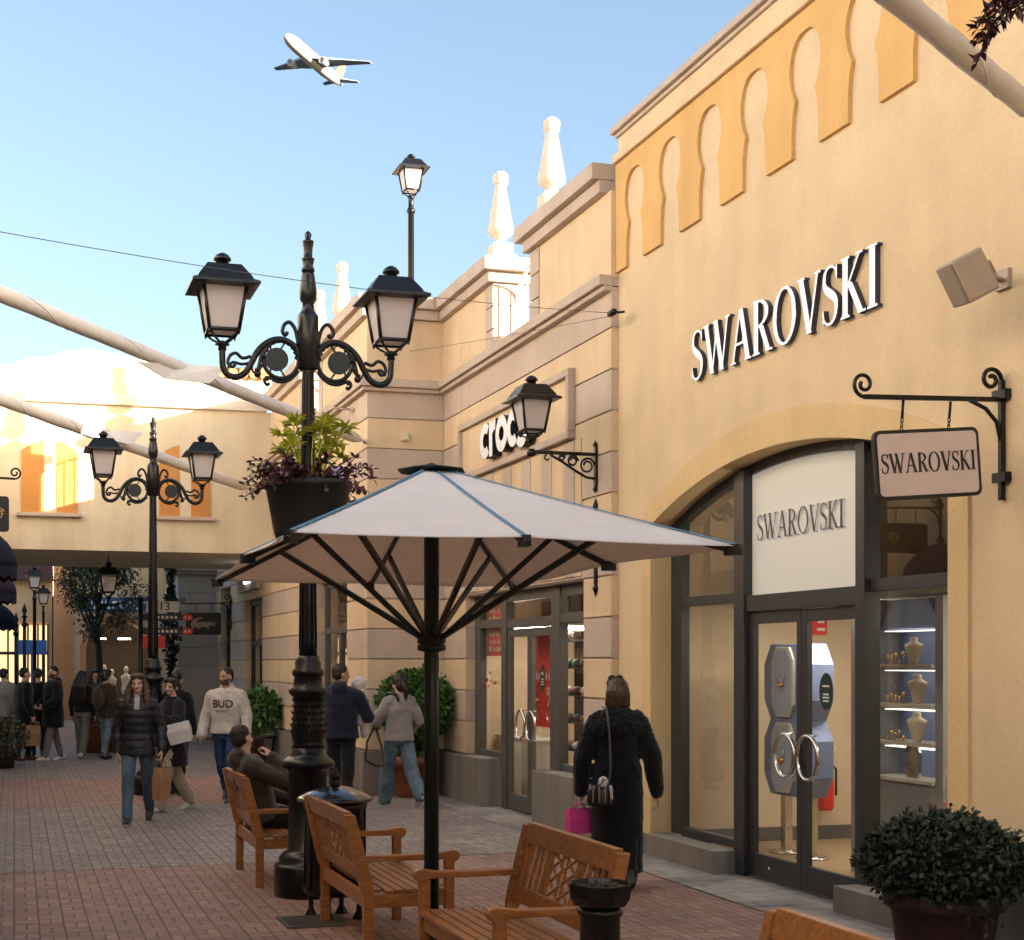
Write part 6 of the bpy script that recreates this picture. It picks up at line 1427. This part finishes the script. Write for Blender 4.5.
        p = Wr+d*.03+lat*.030; dd = (d*.7+lat*.6+nrm*.4).normalized(); q = p+dd*.045; mb.cap(p, q, .0125, .0105, 7); mb.cap(q, q+(d*.9+nrm*.35).normalized()*.032, .0105, .008, 7)
    B_ = lambda c_, r_: mb.ball(Hd(c_), r_, sub=3, M4=R3)
    B_((0, -.004, 1.645), (.074, .093, .088)); B_((0, .022, 1.600), (.061, .068, .085)); B_((0, .035, 1.556), (.047, .050, .040)); B_((0, .070, 1.541), (.022, .019, .019))
    mb.cap(Hd((0, .090, 1.622)), Hd((0, .110, 1.588)), .009, .013); B_((.010, .100, 1.583), (.010, .011, .008)); B_((-.010, .100, 1.583), (.010, .011, .008))
    mb.cap(Hd((-.034, .080, 1.634)), Hd((.034, .080, 1.634)), .010, .010); mb.cap(Hd((-.017, .080, 1.566)), Hd((.017, .080, 1.566)), .009, .009); B_((.038, .062, 1.595), (.022, .022, .022)); B_((-.038, .062, 1.595), (.022, .022, .022))
    for sx in (-1, 1): B_((sx*.074, -.004, 1.603), (.011, .022, .031))
    me = remesh(mb, fine, 2); inv = HM.inverted()
    ob = put('body', me, [SK[skin], HAIR[hair], M['lip'], M['eye'], M['stubble']], t)
    for p in me.polygons:
        c_ = inv @ p.center
        if c_.z < 1.50 or c_.z > 1.68 or c_.y < .0: continue
        x, z, y = abs(c_.x), c_.z, c_.y
        if beard and z < 1.592 and (z < 1.556 or x > .026 or z > 1.578) and (y > .0) and (x > .018 or z < 1.585) and z > 1.51: p.material_index = 4
        if y > .055:
            if .018 < x < .046 and abs(z-1.613) < .0065: p.material_index = 3
            if .014 < x < .05 and abs(z-(1.636-.1*(x-.03)**2)) < .005: p.material_index = 1
            if x < .024 and abs(z-1.566) < .0075: p.material_index = 2
    # ---- hair
    if hairstyle:
        mb = MB(); B2 = lambda c_, r_: mb.ball(Hd(c_), r_, sub=3, M4=R3)
        if hairstyle == 'beanie':
            B2((0, -.012, 1.665), (.087, .103, .092)); B2((0, -.01, 1.65), (.091, .108, .035)); B2((0, -.01, 1.755), (.02, .02, .02))
        else:
            B2((0, -.014, 1.668), (.080, .094, .079)); B2((0, -.045, 1.625), (.073, .062, .075))
            if hairstyle != 'short': B2((0, -.05, 1.59), (.078, .062, .08)); B2((.055, .0, 1.645), (.031, .062, .065)); B2((-.055, .0, 1.645), (.031, .062, .065)); B2((.03, .05, 1.70), (.05, .05, .035)); B2((-.03, .05, 1.70), (.05, .05, .035))
            if hairstyle == 'long':
                for sx in (-1, 1): mb.cap(Hd((sx*.070, -.005, 1.64)), Hd((sx*.100, .02, 1.53)), .038, .046); mb.cap(Hd((sx*.100, .02, 1.53)), Hd((sx*.115, .06, 1.42)), .046, .042); mb.cap(Hd((sx*.115, .06, 1.42)), Hd((sx*.105, .085, 1.30)), .042, .018)
                mb.cap(Hd((0, -.06, 1.62)), Hd((0, -.10, 1.40)), .075, .07)
                for sx in (-1, 1): mb.cap(Hd((sx*.05, -.06, 1.60)), Hd((sx*.09, -.07, 1.38)), .05, .04)
            if hairstyle == 'vlong':
                for sx in (-1, -.33, .33, 1): mb.cap(Hd((sx*.05, -.06, 1.62)), Hd((sx*.10, -.12, 1.42)), .055, .06); mb.cap(Hd((sx*.10, -.12, 1.42)), Hd((sx*.11, -.125, 1.12)), .06, .035)
            if hairstyle == 'bob': B2((0, -.035, 1.615), (.098, .092, .105)); mb.cap(Hd((-.05, -.05, 1.60)), Hd((-.06, -.04, 1.53)), .05, .045); mb.cap(Hd((.05, -.05, 1.60)), Hd((.06, -.04, 1.53)), .05, .045); B2((0, -.05, 1.55), (.085, .055, .07))
            if hairstyle == 'bun': B2((0, -.125, 1.63), (.045, .042, .045))
            if hairstyle == 'pony': mb.cap(Hd((0, -.10, 1.63)), Hd((0, -.15, 1.55)), .035, .045); mb.cap(Hd((0, -.15, 1.55)), Hd((0, -.13, 1.40)), .045, .015)
        me = remesh(mb, fine*1.1, 2)
        if hairstyle != 'beanie':
            nr = [v.normal.copy() for v in me.vertices]
            for v, n in zip(me.vertices, nr): q = inv @ v.co; v.co = v.co+n*(.006*noise.noise(Vector((q.x*110, q.y*110, q.z*6)))+.005*noise.noise(Vector((q.x*45, q.y*45, q.z*9)))+.003*noise.noise(q*30))
        else: wrinkle(me, .002, 30)
        put('hair' if hairstyle != 'beanie' else 'beanie', me, HAIR[hair], t)
    # ---- trousers
    lw = legs.get('w', 0); mb = MB()
    loft(mb, [(0, -.003, up((0, 0, z)).z, rx*W, ry) for z, rx, ry in ((.83, .14, .112), (.90, .160, .122), (.97, .150, .112))])
    for (a, b, c, pa) in LG: mb.cap(a, b, .088+lw*.3, .074+lw*.7); mb.cap(b, c+Vector((0, 0, -.005)), .074+lw*.7, .058+lw)
    me = remesh(mb, vox, 3); wrinkle(me, .008, 8, seed=seed+5); put('trousers', me, legs['m'], t)
    # ---- shoes
    for (a, b, c, pa) in LG:
        mb = MB(); fm_ = Matrix.Translation(c) @ Matrix.Rotation(pa*.85 if pa < -.15 else 0, 4, 'X')
        mb.cap(fm_ @ Vector((0, -.045, -.045)), fm_ @ Vector((0, .06, -.045)), .043, .046); mb.cap(fm_ @ Vector((0, .06, -.047)), fm_ @ Vector((0, .15, -.055)), .045, .034); mb.cap(fm_ @ Vector((0, -.03, -.03)), fm_ @ Vector((0, -.01, .05)), .047, .048)
        me = remesh(mb, vox*.8, 2); fi = fm_.inverted()
        for v in me.vertices:
            q = fi @ v.co
            if q.z < -.083: q.z = -.083; v.co = fm_ @ q
        put('shoe', me, [shoes['m'], shoes.get('sole', shoes['m'])], t)
        for p in me.polygons:
            if (fi @ p.center).z < -.058: p.material_index = 1
    # ---- top garment
    o = top.get('o', .022); z0 = top.get('hem', .86); mb = MB(); torso(mb, o, z0, top.get('flare', 0))
    for ai, (S_, E, Wr) in enumerate(arms):
        sx = -1 if ai == 0 else 1; mb.cap(T((sx*.045, -.01, 1.405)), S_, .052+o*.9, .052+o*.9); mb.cap(S_, E, .053+o*.9, .045+o*.8); mb.cap(E, E.lerp(Wr, .97), .045+o*.8, .033+o*.6)
        if top.get('cuff'): mb.cap(E.lerp(Wr, .9), E.lerp(Wr, .98), .036+o*.9, .036+o*.9)
    if top.get('band'): loft(mb, [(0, -.005, up((0, 0, z)).z, r_*W+o-.004, q_+o-.004) for z, r_, q_ in ((z0-.0, .160, .118), (z0+.05, .160, .118))])
    if top.get('collar'): loft(mb, [(0, -.01+T((0, 0, 1.45)).y, T((0, 0, 1.40)).z, .10, .095), (0, .0+T((0, 0, 1.45)).y, T((0, 0, 1.50)).z, .085, .085)])
    if top.get('fur'): 
        n = 24; rg = []
        for z, rx, ry in ((1.27, .20, .14), (1.29, .262, .172), (1.36, .258, .168), (1.42, .205, .14), (1.475, .125, .11), (1.50, .09, .085)): rg.append([mb.bm.verts.new(T((rx*math.cos(2*PI*i/n), ry*math.sin(2*PI*i/n)-.015, z))) for i in range(n)])
        for i in range(len(rg)-1):
            for j in range(n): mb.bm.faces.new((rg[i][j], rg[i][(j+1) % n], rg[i+1][(j+1) % n], rg[i+1][j]))
        mb.bm.faces.new(rg[0][::-1]); mb.bm.faces.new(rg[-1])
    if top.get('hood'): mb.ball(T((0, -.095, 1.45)), (.115, .075, .085), sub=3); mb.ball(T((0, -.06, 1.50)), (.10, .06, .05), sub=3)
    me = remesh(mb, vox, 3); wrinkle(me, top.get('amp', .009)*.8, 5.5, top.get('puff', 0), seed)
    if top.get('fur'):
        nr = [v.normal.copy() for v in me.vertices]
        for v, n in zip(me.vertices, nr):
            if v.co.z > T((0, 0, 1.262)).z: v.co = v.co+n*(.015*noise.noise(v.co*60)+.010*noise.noise(v.co*24))
    og = put(top.get('n', 'jacket'), me, [top['m']]+([top['m2']] if 'm2' in top else []), t)
    if 'm2' in top:
        for p in me.polygons:
            c_ = p.center
            if top['split'](c_, zoff): p.material_index = 1
    t['zoff'] = zoff
    return t, og, arms, k, HM
def wpt(t, v): return root_matrix(t) @ Vector(v)
blackcoat = fb_('black_wool', (.007, .007, .008)); navy_p = mat('navy_puffer_nylon', (.009, .010, .017), .5, var=.15, bump=.1, bscale=120)
whiteshoe = mat('white_sneaker', (.62, .58, .52), .5, var=.06); blackshoe = mat('black_shoe', (.012, .012, .013), .4, var=.1)
jeans = denim('mid_blue_denim', (.085, .135, .20)); jeans_d = denim('royal_blue_denim', (.025, .06, .16)); jeans_l = denim('light_blue_denim', (.13, .19, .24))
blackt = fb_('black_trouser', (.010, .010, .011)); greyt = fb_('grey_trouser', (.17, .15, .135)); beiget = fb_('beige_trouser', (.42, .345, .275))
hoodw = fb_('off_white_fleece', (.56, .51, .46)); navyh = fb_('navy_fleece', (.012, .014, .030)); greyw = fb_('grey_wool', (.30, .265, .255)); brownj = fb_('brown_olive_jacket', (.045, .033, .025), rough=.6)

# woman in the navy puffer jacket
c = gr(138, 823)
P1, g1, a1, k1, _ = person('long haired woman in a navy puffer jacket and jeans walking towards us', c, 4, 1.77, 'a', 'brown', 'long', top=dict(m=navy_p, o=.030, hem=.80, puff=.007, n='puffer_jacket', collar=1, amp=.006, m2=fb_('pale_zip_top', (.42, .40, .38)), split=lambda c_, z: c_.y > .08 and abs(c_.x) < .028 and c_.z-z > 1.33),
    legs=dict(m=jeans), shoes=dict(m=blackshoe, sole=whiteshoe), LL=(-15, 20), RL=(20, 6), scale_w=1.06, LA=((-.26, -.04, 1.12), (-.27, .06, .87)), RA=((.235, -.06, 1.12), (.235, -.02, .86)), curl=(62, 45), headyaw=-3, seed=1, vox=.008, fine=.0058)
# woman with the white bag
c = gr(172, 811)
P2, g2, a2, k2, _ = person('woman in a black coat and beige trousers carrying a white bag, face turned left', c, -48, 1.70, 'a', 'dark', 'bun', top=dict(m=fb_('black_cloth_coat', (.010, .011, .014)), o=.04, hem=.62, flare=.03, n='coat', collar=1, amp=.014),
    legs=dict(m=beiget, w=.02), shoes=dict(m=whiteshoe), LL=(20, 8), RL=(-16, 14), LA=((-.25, .06, 1.12), (-.12, .22, 1.24)), RA=((.24, -.02, 1.12), (.22, .08, .88)), curl=(70, 40), headyaw=18, seed=2, vox=.009, fine=.0058)
# dark figure with a beanie behind
c = at(177, 700, 19.6); c.z = 0
person('person in a black beanie half hidden behind the woman with the white bag', c, 172, 1.74, 'a', 'black', 'beanie', top=dict(m=blackcoat, o=.035, hem=.75, n='jacket'), legs=dict(m=blackt), shoes=dict(m=blackshoe), seed=3, vox=.013, fine=.009)
# man in the white hoodie
c = gr(226, 803)
P4, g4, a4, k4, _ = person('bearded man in a white printed hoodie and blue jeans, walking towards us', c, -10, 1.80, 'b', 'dark', 'short', True, 'm', top=dict(m=hoodw, o=.042, hem=.90, n='hoodie', hood=1, cuff=1, band=1, amp=.015),
    legs=dict(m=jeans_d, w=.008), shoes=dict(m=mat('dark_grey_sneaker', (.06, .055, .05), .6), sole=whiteshoe), LL=(12, 6), RL=(-14, 22), LA=((-.275, .0, 1.13), (-.30, .12, .90)), RA=((.275, -.04, 1.13), (.30, .06, .88)), curl=(55, 55), headyaw=-24, seed=4, vox=.0085, fine=.0058)
def print_on(txt, size, og, t, z, dy=.35, x=0, mt=None, thick=.004, bold=0):
    """lettering laid on the chest surface of a garment"""
    tb = text_mesh(txt, size, ext=0, bold=bold); bmesh.ops.triangulate(tb.bm, faces=tb.bm.faces); bmesh.ops.subdivide_edges(tb.bm, edges=[e for e in tb.bm.edges if e.calc_length() > .012], cuts=2, use_grid_fill=False)
    bv = BVHTree.FromPolygons([v.co for v in og.data.vertices], [p.vertices[:] for p in og.data.polygons])
    for v in tb.bm.verts:
        q = Vector((-v.co.x+x, dy, v.co.y+z)); h_ = bv.ray_cast(q, Vector((0, -1, 0)))
        v.co = (h_[0]+Vector((0, thick, 0))) if h_[0] else q
    return obj('chest_print', tb, mt, og)
maroon = mat('maroon_print', (.06, .022, .035), .8, var=.1)
print_on('BUD', .135, g4, P4, 1.275+P4['zoff'], mt=maroon, bold=.0035); print_on('BUDAPEST', .034, g4, P4, 1.185+P4['zoff'], mt=maroon)
# seated man on the phone
bs_ = Vector((2.06, 11.98, 0))
P5, g5, a5, k5, H5 = person('seated man in a dark brown jacket holding a phone to his ear on the bench', bs_, 0, 1.74, 'a', 'dark', 'short', False, 'm', top=dict(m=brownj, o=.040, hem=.89, n='jacket', hood=1, amp=.014), legs=dict(m=blackt, w=.01), shoes=dict(m=blackshoe),
    LL=(84, 80), RL=(84, 78), lean=-16, headyaw=38, headpitch=4, LA=((-.30, .10, 1.10), (-.16, .32, 1.02)), RA=((.27, .20, 1.22), (.15, .06, 1.44)), curl=(30, 55), seed=5, seat=.43, vox=.008, fine=.0058, pn=(None, (-.7, -.7, 0)))
P5.rotation_euler = (0, 0, -PI/2)
mb = MB(); w_ = a5[1][2]; mb.box(-.036, .036, -.006, .006, -.075, .075, 0, Matrix.Translation(w_+Vector((-.045, -.03, .08))) @ Matrix.Rotation(R(70), 4, 'Z') @ Matrix.Rotation(R(-12), 4, 'X')); mb.bm.transform(root_matrix(P5)); single('mobile_phone', mb, 'black', 'black mobile phone in the hand of the seated man', 'phone', bevel=.004)
# man with the baby
c = at(341, 700, 17.1); c.z = 0
P6, g6, a6, k6, _ = person('man in a navy hoodie and black trousers seen from behind, carrying a baby', c, 168, 1.84, 'b', 'dark', 'short', False, 'm', top=dict(m=navyh, o=.045, hem=.88, n='hoodie', hood=1, band=1, amp=.016), legs=dict(m=blackt, w=.01), shoes=dict(m=blackshoe), LL=(8, 4), RL=(-6, 8),
    RA=((.30, .10, 1.13), (.10, .28, 1.12)), LA=((-.29, .08, 1.13), (-.02, .30, 1.05)), headyaw=-50, seed=6, vox=.009, fine=.007)
v = wpt(P6, (.175, .15, 0)); babyw = fb_('white_baby_suit', (.62, .58, .55))
t = thing('person', 'baby in a white hooded suit held on the shoulder of the man in navy', 'baby', (v.x, v.y, 1.08), heading(190))
mb = MB(); mb.ball((0, 0, .49), (.075, .085, .09)); mb.ball((0, .06, .46), (.035, .03, .03)); mb.ball((0, .086, .475), .012); mb.cap((0, 0, .12), (0, 0, .36), .10, .09); mb.cap((.08, .02, .34), (.13, .12, .30), .035, .03); mb.cap((-.08, .02, .34), (-.13, .12, .30), .035, .03); mb.cap((.06, 0, .1), (.08, .06, -.12), .05, .035); mb.cap((-.06, 0, .1), (-.08, .06, -.12), .05, .035)
mb.ball((.13, .14, .29), .025); mb.ball((-.13, .14, .29), .025); put('body', remesh(mb, .008, 2), SK['a'], t)
mb = MB(); mb.ball((0, -.012, .50), (.098, .098, .105)); mb.ball((0, -.03, .41), (.09, .08, .06)); mb.cap((0, 0, .10), (0, 0, .36), .118, .105); mb.cap((.08, .02, .34), (.125, .11, .305), .05, .042); mb.cap((-.08, .02, .34), (-.125, .11, .305), .05, .042); mb.cap((.06, 0, .1), (.08, .06, -.12), .066, .05); mb.cap((-.06, 0, .1), (-.08, .06, -.12), .066, .05); mb.cap((.08, .06, -.12), (.08, .13, -.14), .045, .04); mb.cap((-.08, .06, -.12), (-.08, .13, -.14), .045, .04)
me = remesh(mb, .008, 3); wrinkle(me, .008, 14, seed=9); put('hooded_suit', me, babyw, t)
# woman in the grey sweater
c = gr(399, 806)
P8, g8, a8, k8, _ = person('woman in a grey sweater and light jeans walking away towards the left', c, -152, 1.73, 'a', 'dark', 'pony', top=dict(m=greyw, o=.045, hem=.88, n='sweater', band=1, cuff=1, amp=.014), legs=dict(m=jeans_l, w=.035), shoes=dict(m=blackshoe, sole=whiteshoe),
    LL=(20, 10), RL=(-20, 20), LA=((-.26, .14, 1.13), (-.16, .36, 1.06)), RA=((.28, -.02, 1.13), (.26, .18, 1.02)), headyaw=12, seed=7, vox=.009, fine=.007)
mb = MB(); w_ = wpt(P8, a8[0][2]+Vector((.02, .06, 0))); v = at(366, 760, 17.0); q = at(383, 766, 17.1); s0 = wpt(P8, (-.10, -.08, 1.45))
mb.tube([w_, w_.lerp(v, .5)+Vector((-.05, 0, 0)), v, v.lerp(q, .5)+Vector((0, 0, -.03)), q, q.lerp(w_, .5)+Vector((.03, 0, 0)), w_], .016, 6)
single('bag_strap', mb, 'black', 'black looped strap dangling from the hand of the woman in grey', 'strap')
mb = MB(); pts = [wpt(P8, p) for p in ((-.07, -.125, 1.36), (-.10, -.10, 1.46), (-.13, .03, 1.47), (-.14, .12, 1.36), (-.12, .16, 1.22))]; mb.tube(pts, .022, 6); single('shoulder_strap', mb, 'black', 'black bag strap over the left shoulder of the woman in grey', 'strap')
# woman in the long black coat
c = at(617, 700, 11.5); c.z = 0
P9, g9, a9, k9, H9 = person('woman in a long black coat with a shaggy collar, seen from behind', c, 176, 1.73, 'a', 'brown', 'bob', top=dict(m=blackcoat, o=.05, hem=.14, flare=-.01, n='long_coat', fur=1, amp=.012), legs=dict(m=blackt), shoes=dict(m=blackshoe), LL=(8, 4), RL=(-8, 10),
    LA=((-.285, -.03, 1.08), (-.30, .02, .80)), RA=((.29, -.03, 1.08), (.335, .05, .79)), curl=(60, 40), headyaw=4, seed=8, vox=.009, fine=.0058, scale_w=1.05)
mb = MB(); Hh = lambda v_: H9 @ Vector(v_)
for sx in (-1, 1): mb.tube([Hh((sx*.03+.028*math.cos(i*PI/8), .075, 1.745+.02*math.sin(i*PI/8))) for i in range(17)], .004, 5); mb.tube([Hh((sx*.058, .075, 1.745)), Hh((sx*.085, .0, 1.70)), Hh((sx*.088, -.05, 1.685))], .004, 5); mb.ball(Hh((sx*.03, .078, 1.745)), (.028, .004, .02), sub=2)
mb.bm.transform(root_matrix(P9)); single('sunglasses', mb, 'black', 'dark sunglasses pushed up on the hair of the woman in the long black coat', 'sunglasses')
t = thing('handbag', 'small striped black handbag on a long strap behind the long black coat', 'handbag', wpt(P9, (-.15, -.26, .70)), heading(176))
mb = MB(); loft(mb, [(0, 0, .0, .10, .045), (0, 0, .03, .115, .055), (0, 0, .12, .11, .05), (0, 0, .17, .085, .04)]); obj('bag', mb, mat('dark_bag_leather', (.02, .016, .018), .35), t, smooth=True)
mb = MB()
for i, x in enumerate((-.07, -.02, .03, .075)): mb.tube([(x, -.058+abs(x)*.2, .03), (x*.95, -.056+abs(x)*.2, .12), (x*.85, -.045, .165)], .006, 5)
obj('stripe', mb, 'beige', t)
mb = MB(); r = random.Random(3)
for i in range(40): v = rvec(r)*.035; mb.ball(Vector((.01, -.055, .20))+v, .012, sub=1)
mb.tube([(.07, -.05, .17), (.08, -.06, .06)], .012, 5); obj('pompom', mb, 'white_p', t)
inv9 = root_matrix(t).inverted(); P_ = [inv9 @ wpt(P9, p) for p in ((-.07, -.215, 1.00), (-.075, -.205, 1.20), (-.085, -.215, 1.36), (-.10, -.16, 1.49), (-.12, -.02, 1.50))]
mb = MB(); mb.tube([(.06, 0, .16)]+P_, .009, 6); obj('strap', mb, 'frame2', t)
def carrier(label, hand, w, h, d, m, name='carrier_bag', drop=.10, rz=0, m2=None, tilt=0):
    t = thing(name, label, 'bag', (hand.x, hand.y, hand.z-drop-h), rz, rot=(tilt, 0, rz))
    mb = MB(); n = 6
    P0_ = [(-w/2*.92, -d/2*.9, 0), (w/2*.92, -d/2*.9, 0), (w/2*.92, d/2*.9, 0), (-w/2*.92, d/2*.9, 0)]; P1_ = [(-w/2, -d/2, h*.6), (w/2, -d/2, h*.6), (w/2, d/2, h*.6), (-w/2, d/2, h*.6)]; P2_ = [(-w/2*.97, -d*.28, h), (w/2*.97, -d*.28, h), (w/2*.97, d*.28, h), (-w/2*.97, d*.28, h)]
    for i in range(4):
        j = (i+1) % 4; mb.face([P0_[i], P0_[j], P1_[j], P1_[i]]); mb.face([P1_[i], P1_[j], P2_[j], P2_[i]])
    mb.face(P0_[::-1]); bmesh.ops.remove_doubles(mb.bm, verts=mb.bm.verts, dist=1e-5); b = obj('bag', mb, m, t); so_ = b.modifiers.new('s', 'SOLIDIFY'); so_.thickness = .003
    for y in (-d*.28, d*.28):
        mb = MB(); mb.tube([(-w*.22, y, h-.01), (-w*.16, y*.4, h+drop*.75), (0, 0, h+drop), (w*.16, y*.4, h+drop*.75), (w*.22, y, h-.01)], .006, 5); obj('handle', mb, m2 or m, t)
    return t
kraft = mat('brown_kraft_paper', (.36, .20, .095), .75, var=.12, scale=7, bump=.2, bscale=12); pinkm = mat('pink_bag', (.85, .06, .36), .5, var=.1, scale=6, bump=.2, bscale=14)
whitebag = mat('white_paper_bag', (.62, .60, .60), .5, var=.06, scale=6, bump=.15, bscale=10); greenb = mat('green_bag', (.10, .16, .10), .6, var=.15)
hnd = lambda P, a, s: wpt(P, a[s][2]+(a[s][2]-a[s][1]).normalized()*.10)
carrier('tall brown paper bag in the hand of the woman in the puffer jacket', hnd(P1, a1, 0), .20, .37, .12, kraft, rz=heading(60))
w_ = wpt(P2, (.05, .30, .80)); t = carrier('white paper bag carried in front of the woman in the black coat', at(182, 714, 16.95),   .29, .25, .10, whitebag, drop=.10, rz=heading(-10), m2=M['black'], tilt=0); t.rotation_euler = (0, R(-14), heading(-10)+PI)
mb = MB(); 
for z, w2 in ((.19, .10), (.165, .06)): mb.box(-w2/2, w2/2, .062, .064, z, z+.010)
obj('print', mb, 'frame', t)
carrier('bright pink bag in the left hand of the woman in the long black coat', hnd(P9, a9, 0), .22, .20, .10, pinkm, drop=.05, rz=heading(20))
# far group beyond the lamp post
def far(label, px, Y, phi, H, **k):
    c = at(px, 700, Y); c.z = 0; return person(label, c, phi, H, vox=.015, fine=.010, **k)
far('person in a pale grey jacket at the left edge, back turned', 4, 26.6, 165, 1.74, sex='m', hair='dark', top=dict(m=fb_('pale_grey_jacket', (.33, .30, .28)), o=.05, hem=.80, amp=.014), legs=dict(m=blackt), shoes=dict(m=blackshoe), seed=11)
P11, g11, a11, k11, _ = far('person in a black coat holding a brown paper bag among the far shoppers', 25, 26.2, 120, 1.76, sex='m', hair='black', top=dict(m=blackcoat, o=.05, hem=.62), legs=dict(m=blackt), shoes=dict(m=fb_('brown_shoe', (.10, .05, .03))), seed=12)
P15, g15, a15, k15, _ = far('dark clothed shopper holding a green bag, left of the bearded man in the parka', 38, 27.2, -165, 1.74, sex='m', hair='black', top=dict(m=blackcoat, o=.04, hem=.7), legs=dict(m=blackt), shoes=dict(m=blackshoe), seed=13)
far('bearded man in a long black parka, grey trousers and white sneakers', 53, 26.3, -55, 1.80, sex='m', hair='dark', beard=True, top=dict(m=blackcoat, o=.06, hem=.62, hood=1, n='parka'), legs=dict(m=greyt), shoes=dict(m=whiteshoe), LA=((-.30, .02, 1.12), (-.17, .22, 1.02)), RA=((.30, .02, 1.12), (.17, .22, 1.02)), LL=(14, 4), RL=(-10, 6), headyaw=20, seed=14)
far('woman with very long black hair and grey trousers, seen from behind', 82, 27.0, 168, 1.70, hair='black', hairstyle='vlong', top=dict(m=blackcoat, o=.03, hem=.92), legs=dict(m=greyt, w=.012), shoes=dict(m=whiteshoe), LL=(10, 4), RL=(-8, 10), seed=15)
P14, g14, a14, k14, _ = far('shopper in jeans with a brown backpack left of the woman in the puffer jacket', 106, 26.6, 150, 1.72, hair='black', hairstyle='bun', top=dict(m=fb_('dark_brown_coat', (.035, .025, .02)), o=.045, hem=.82), legs=dict(m=jeans_l), shoes=dict(m=blackshoe), seed=16)
mb = MB(); mb.ball((0, -.22, 1.18), (.15, .09, .22), sub=3); mb.tube([(.09, -.14, 1.33), (.10, -.02, 1.47), (.10, .12, 1.36)], .02, 6); mb.tube([(-.09, -.14, 1.33), (-.10, -.02, 1.47), (-.10, .12, 1.36)], .02, 6); mb.bm.transform(root_matrix(P14)); single('backpack', mb, fb_('brown_backpack', (.06, .035, .022)), 'brown backpack on the shopper in jeans beyond the lamp post', 'backpack')
far('dark haired shopper in a grey jacket half hidden behind the woman with very long hair', 95, 29.0, 20, 1.70, hair='black', hairstyle='long', top=dict(m=fb_('slate_jacket', (.08, .08, .085)), o=.045, hem=.8), legs=dict(m=blackt), shoes=dict(m=blackshoe), seed=17)
carrier('brown paper bag held by the far shopper in the black coat', hnd(P11, a11, 1), .26, .38, .14, kraft, rz=heading(0)); carrier('green bag held by the far dark clothed shopper', hnd(P15, a15, 0), .27, .36, .14, greenb, rz=heading(0), drop=.12)
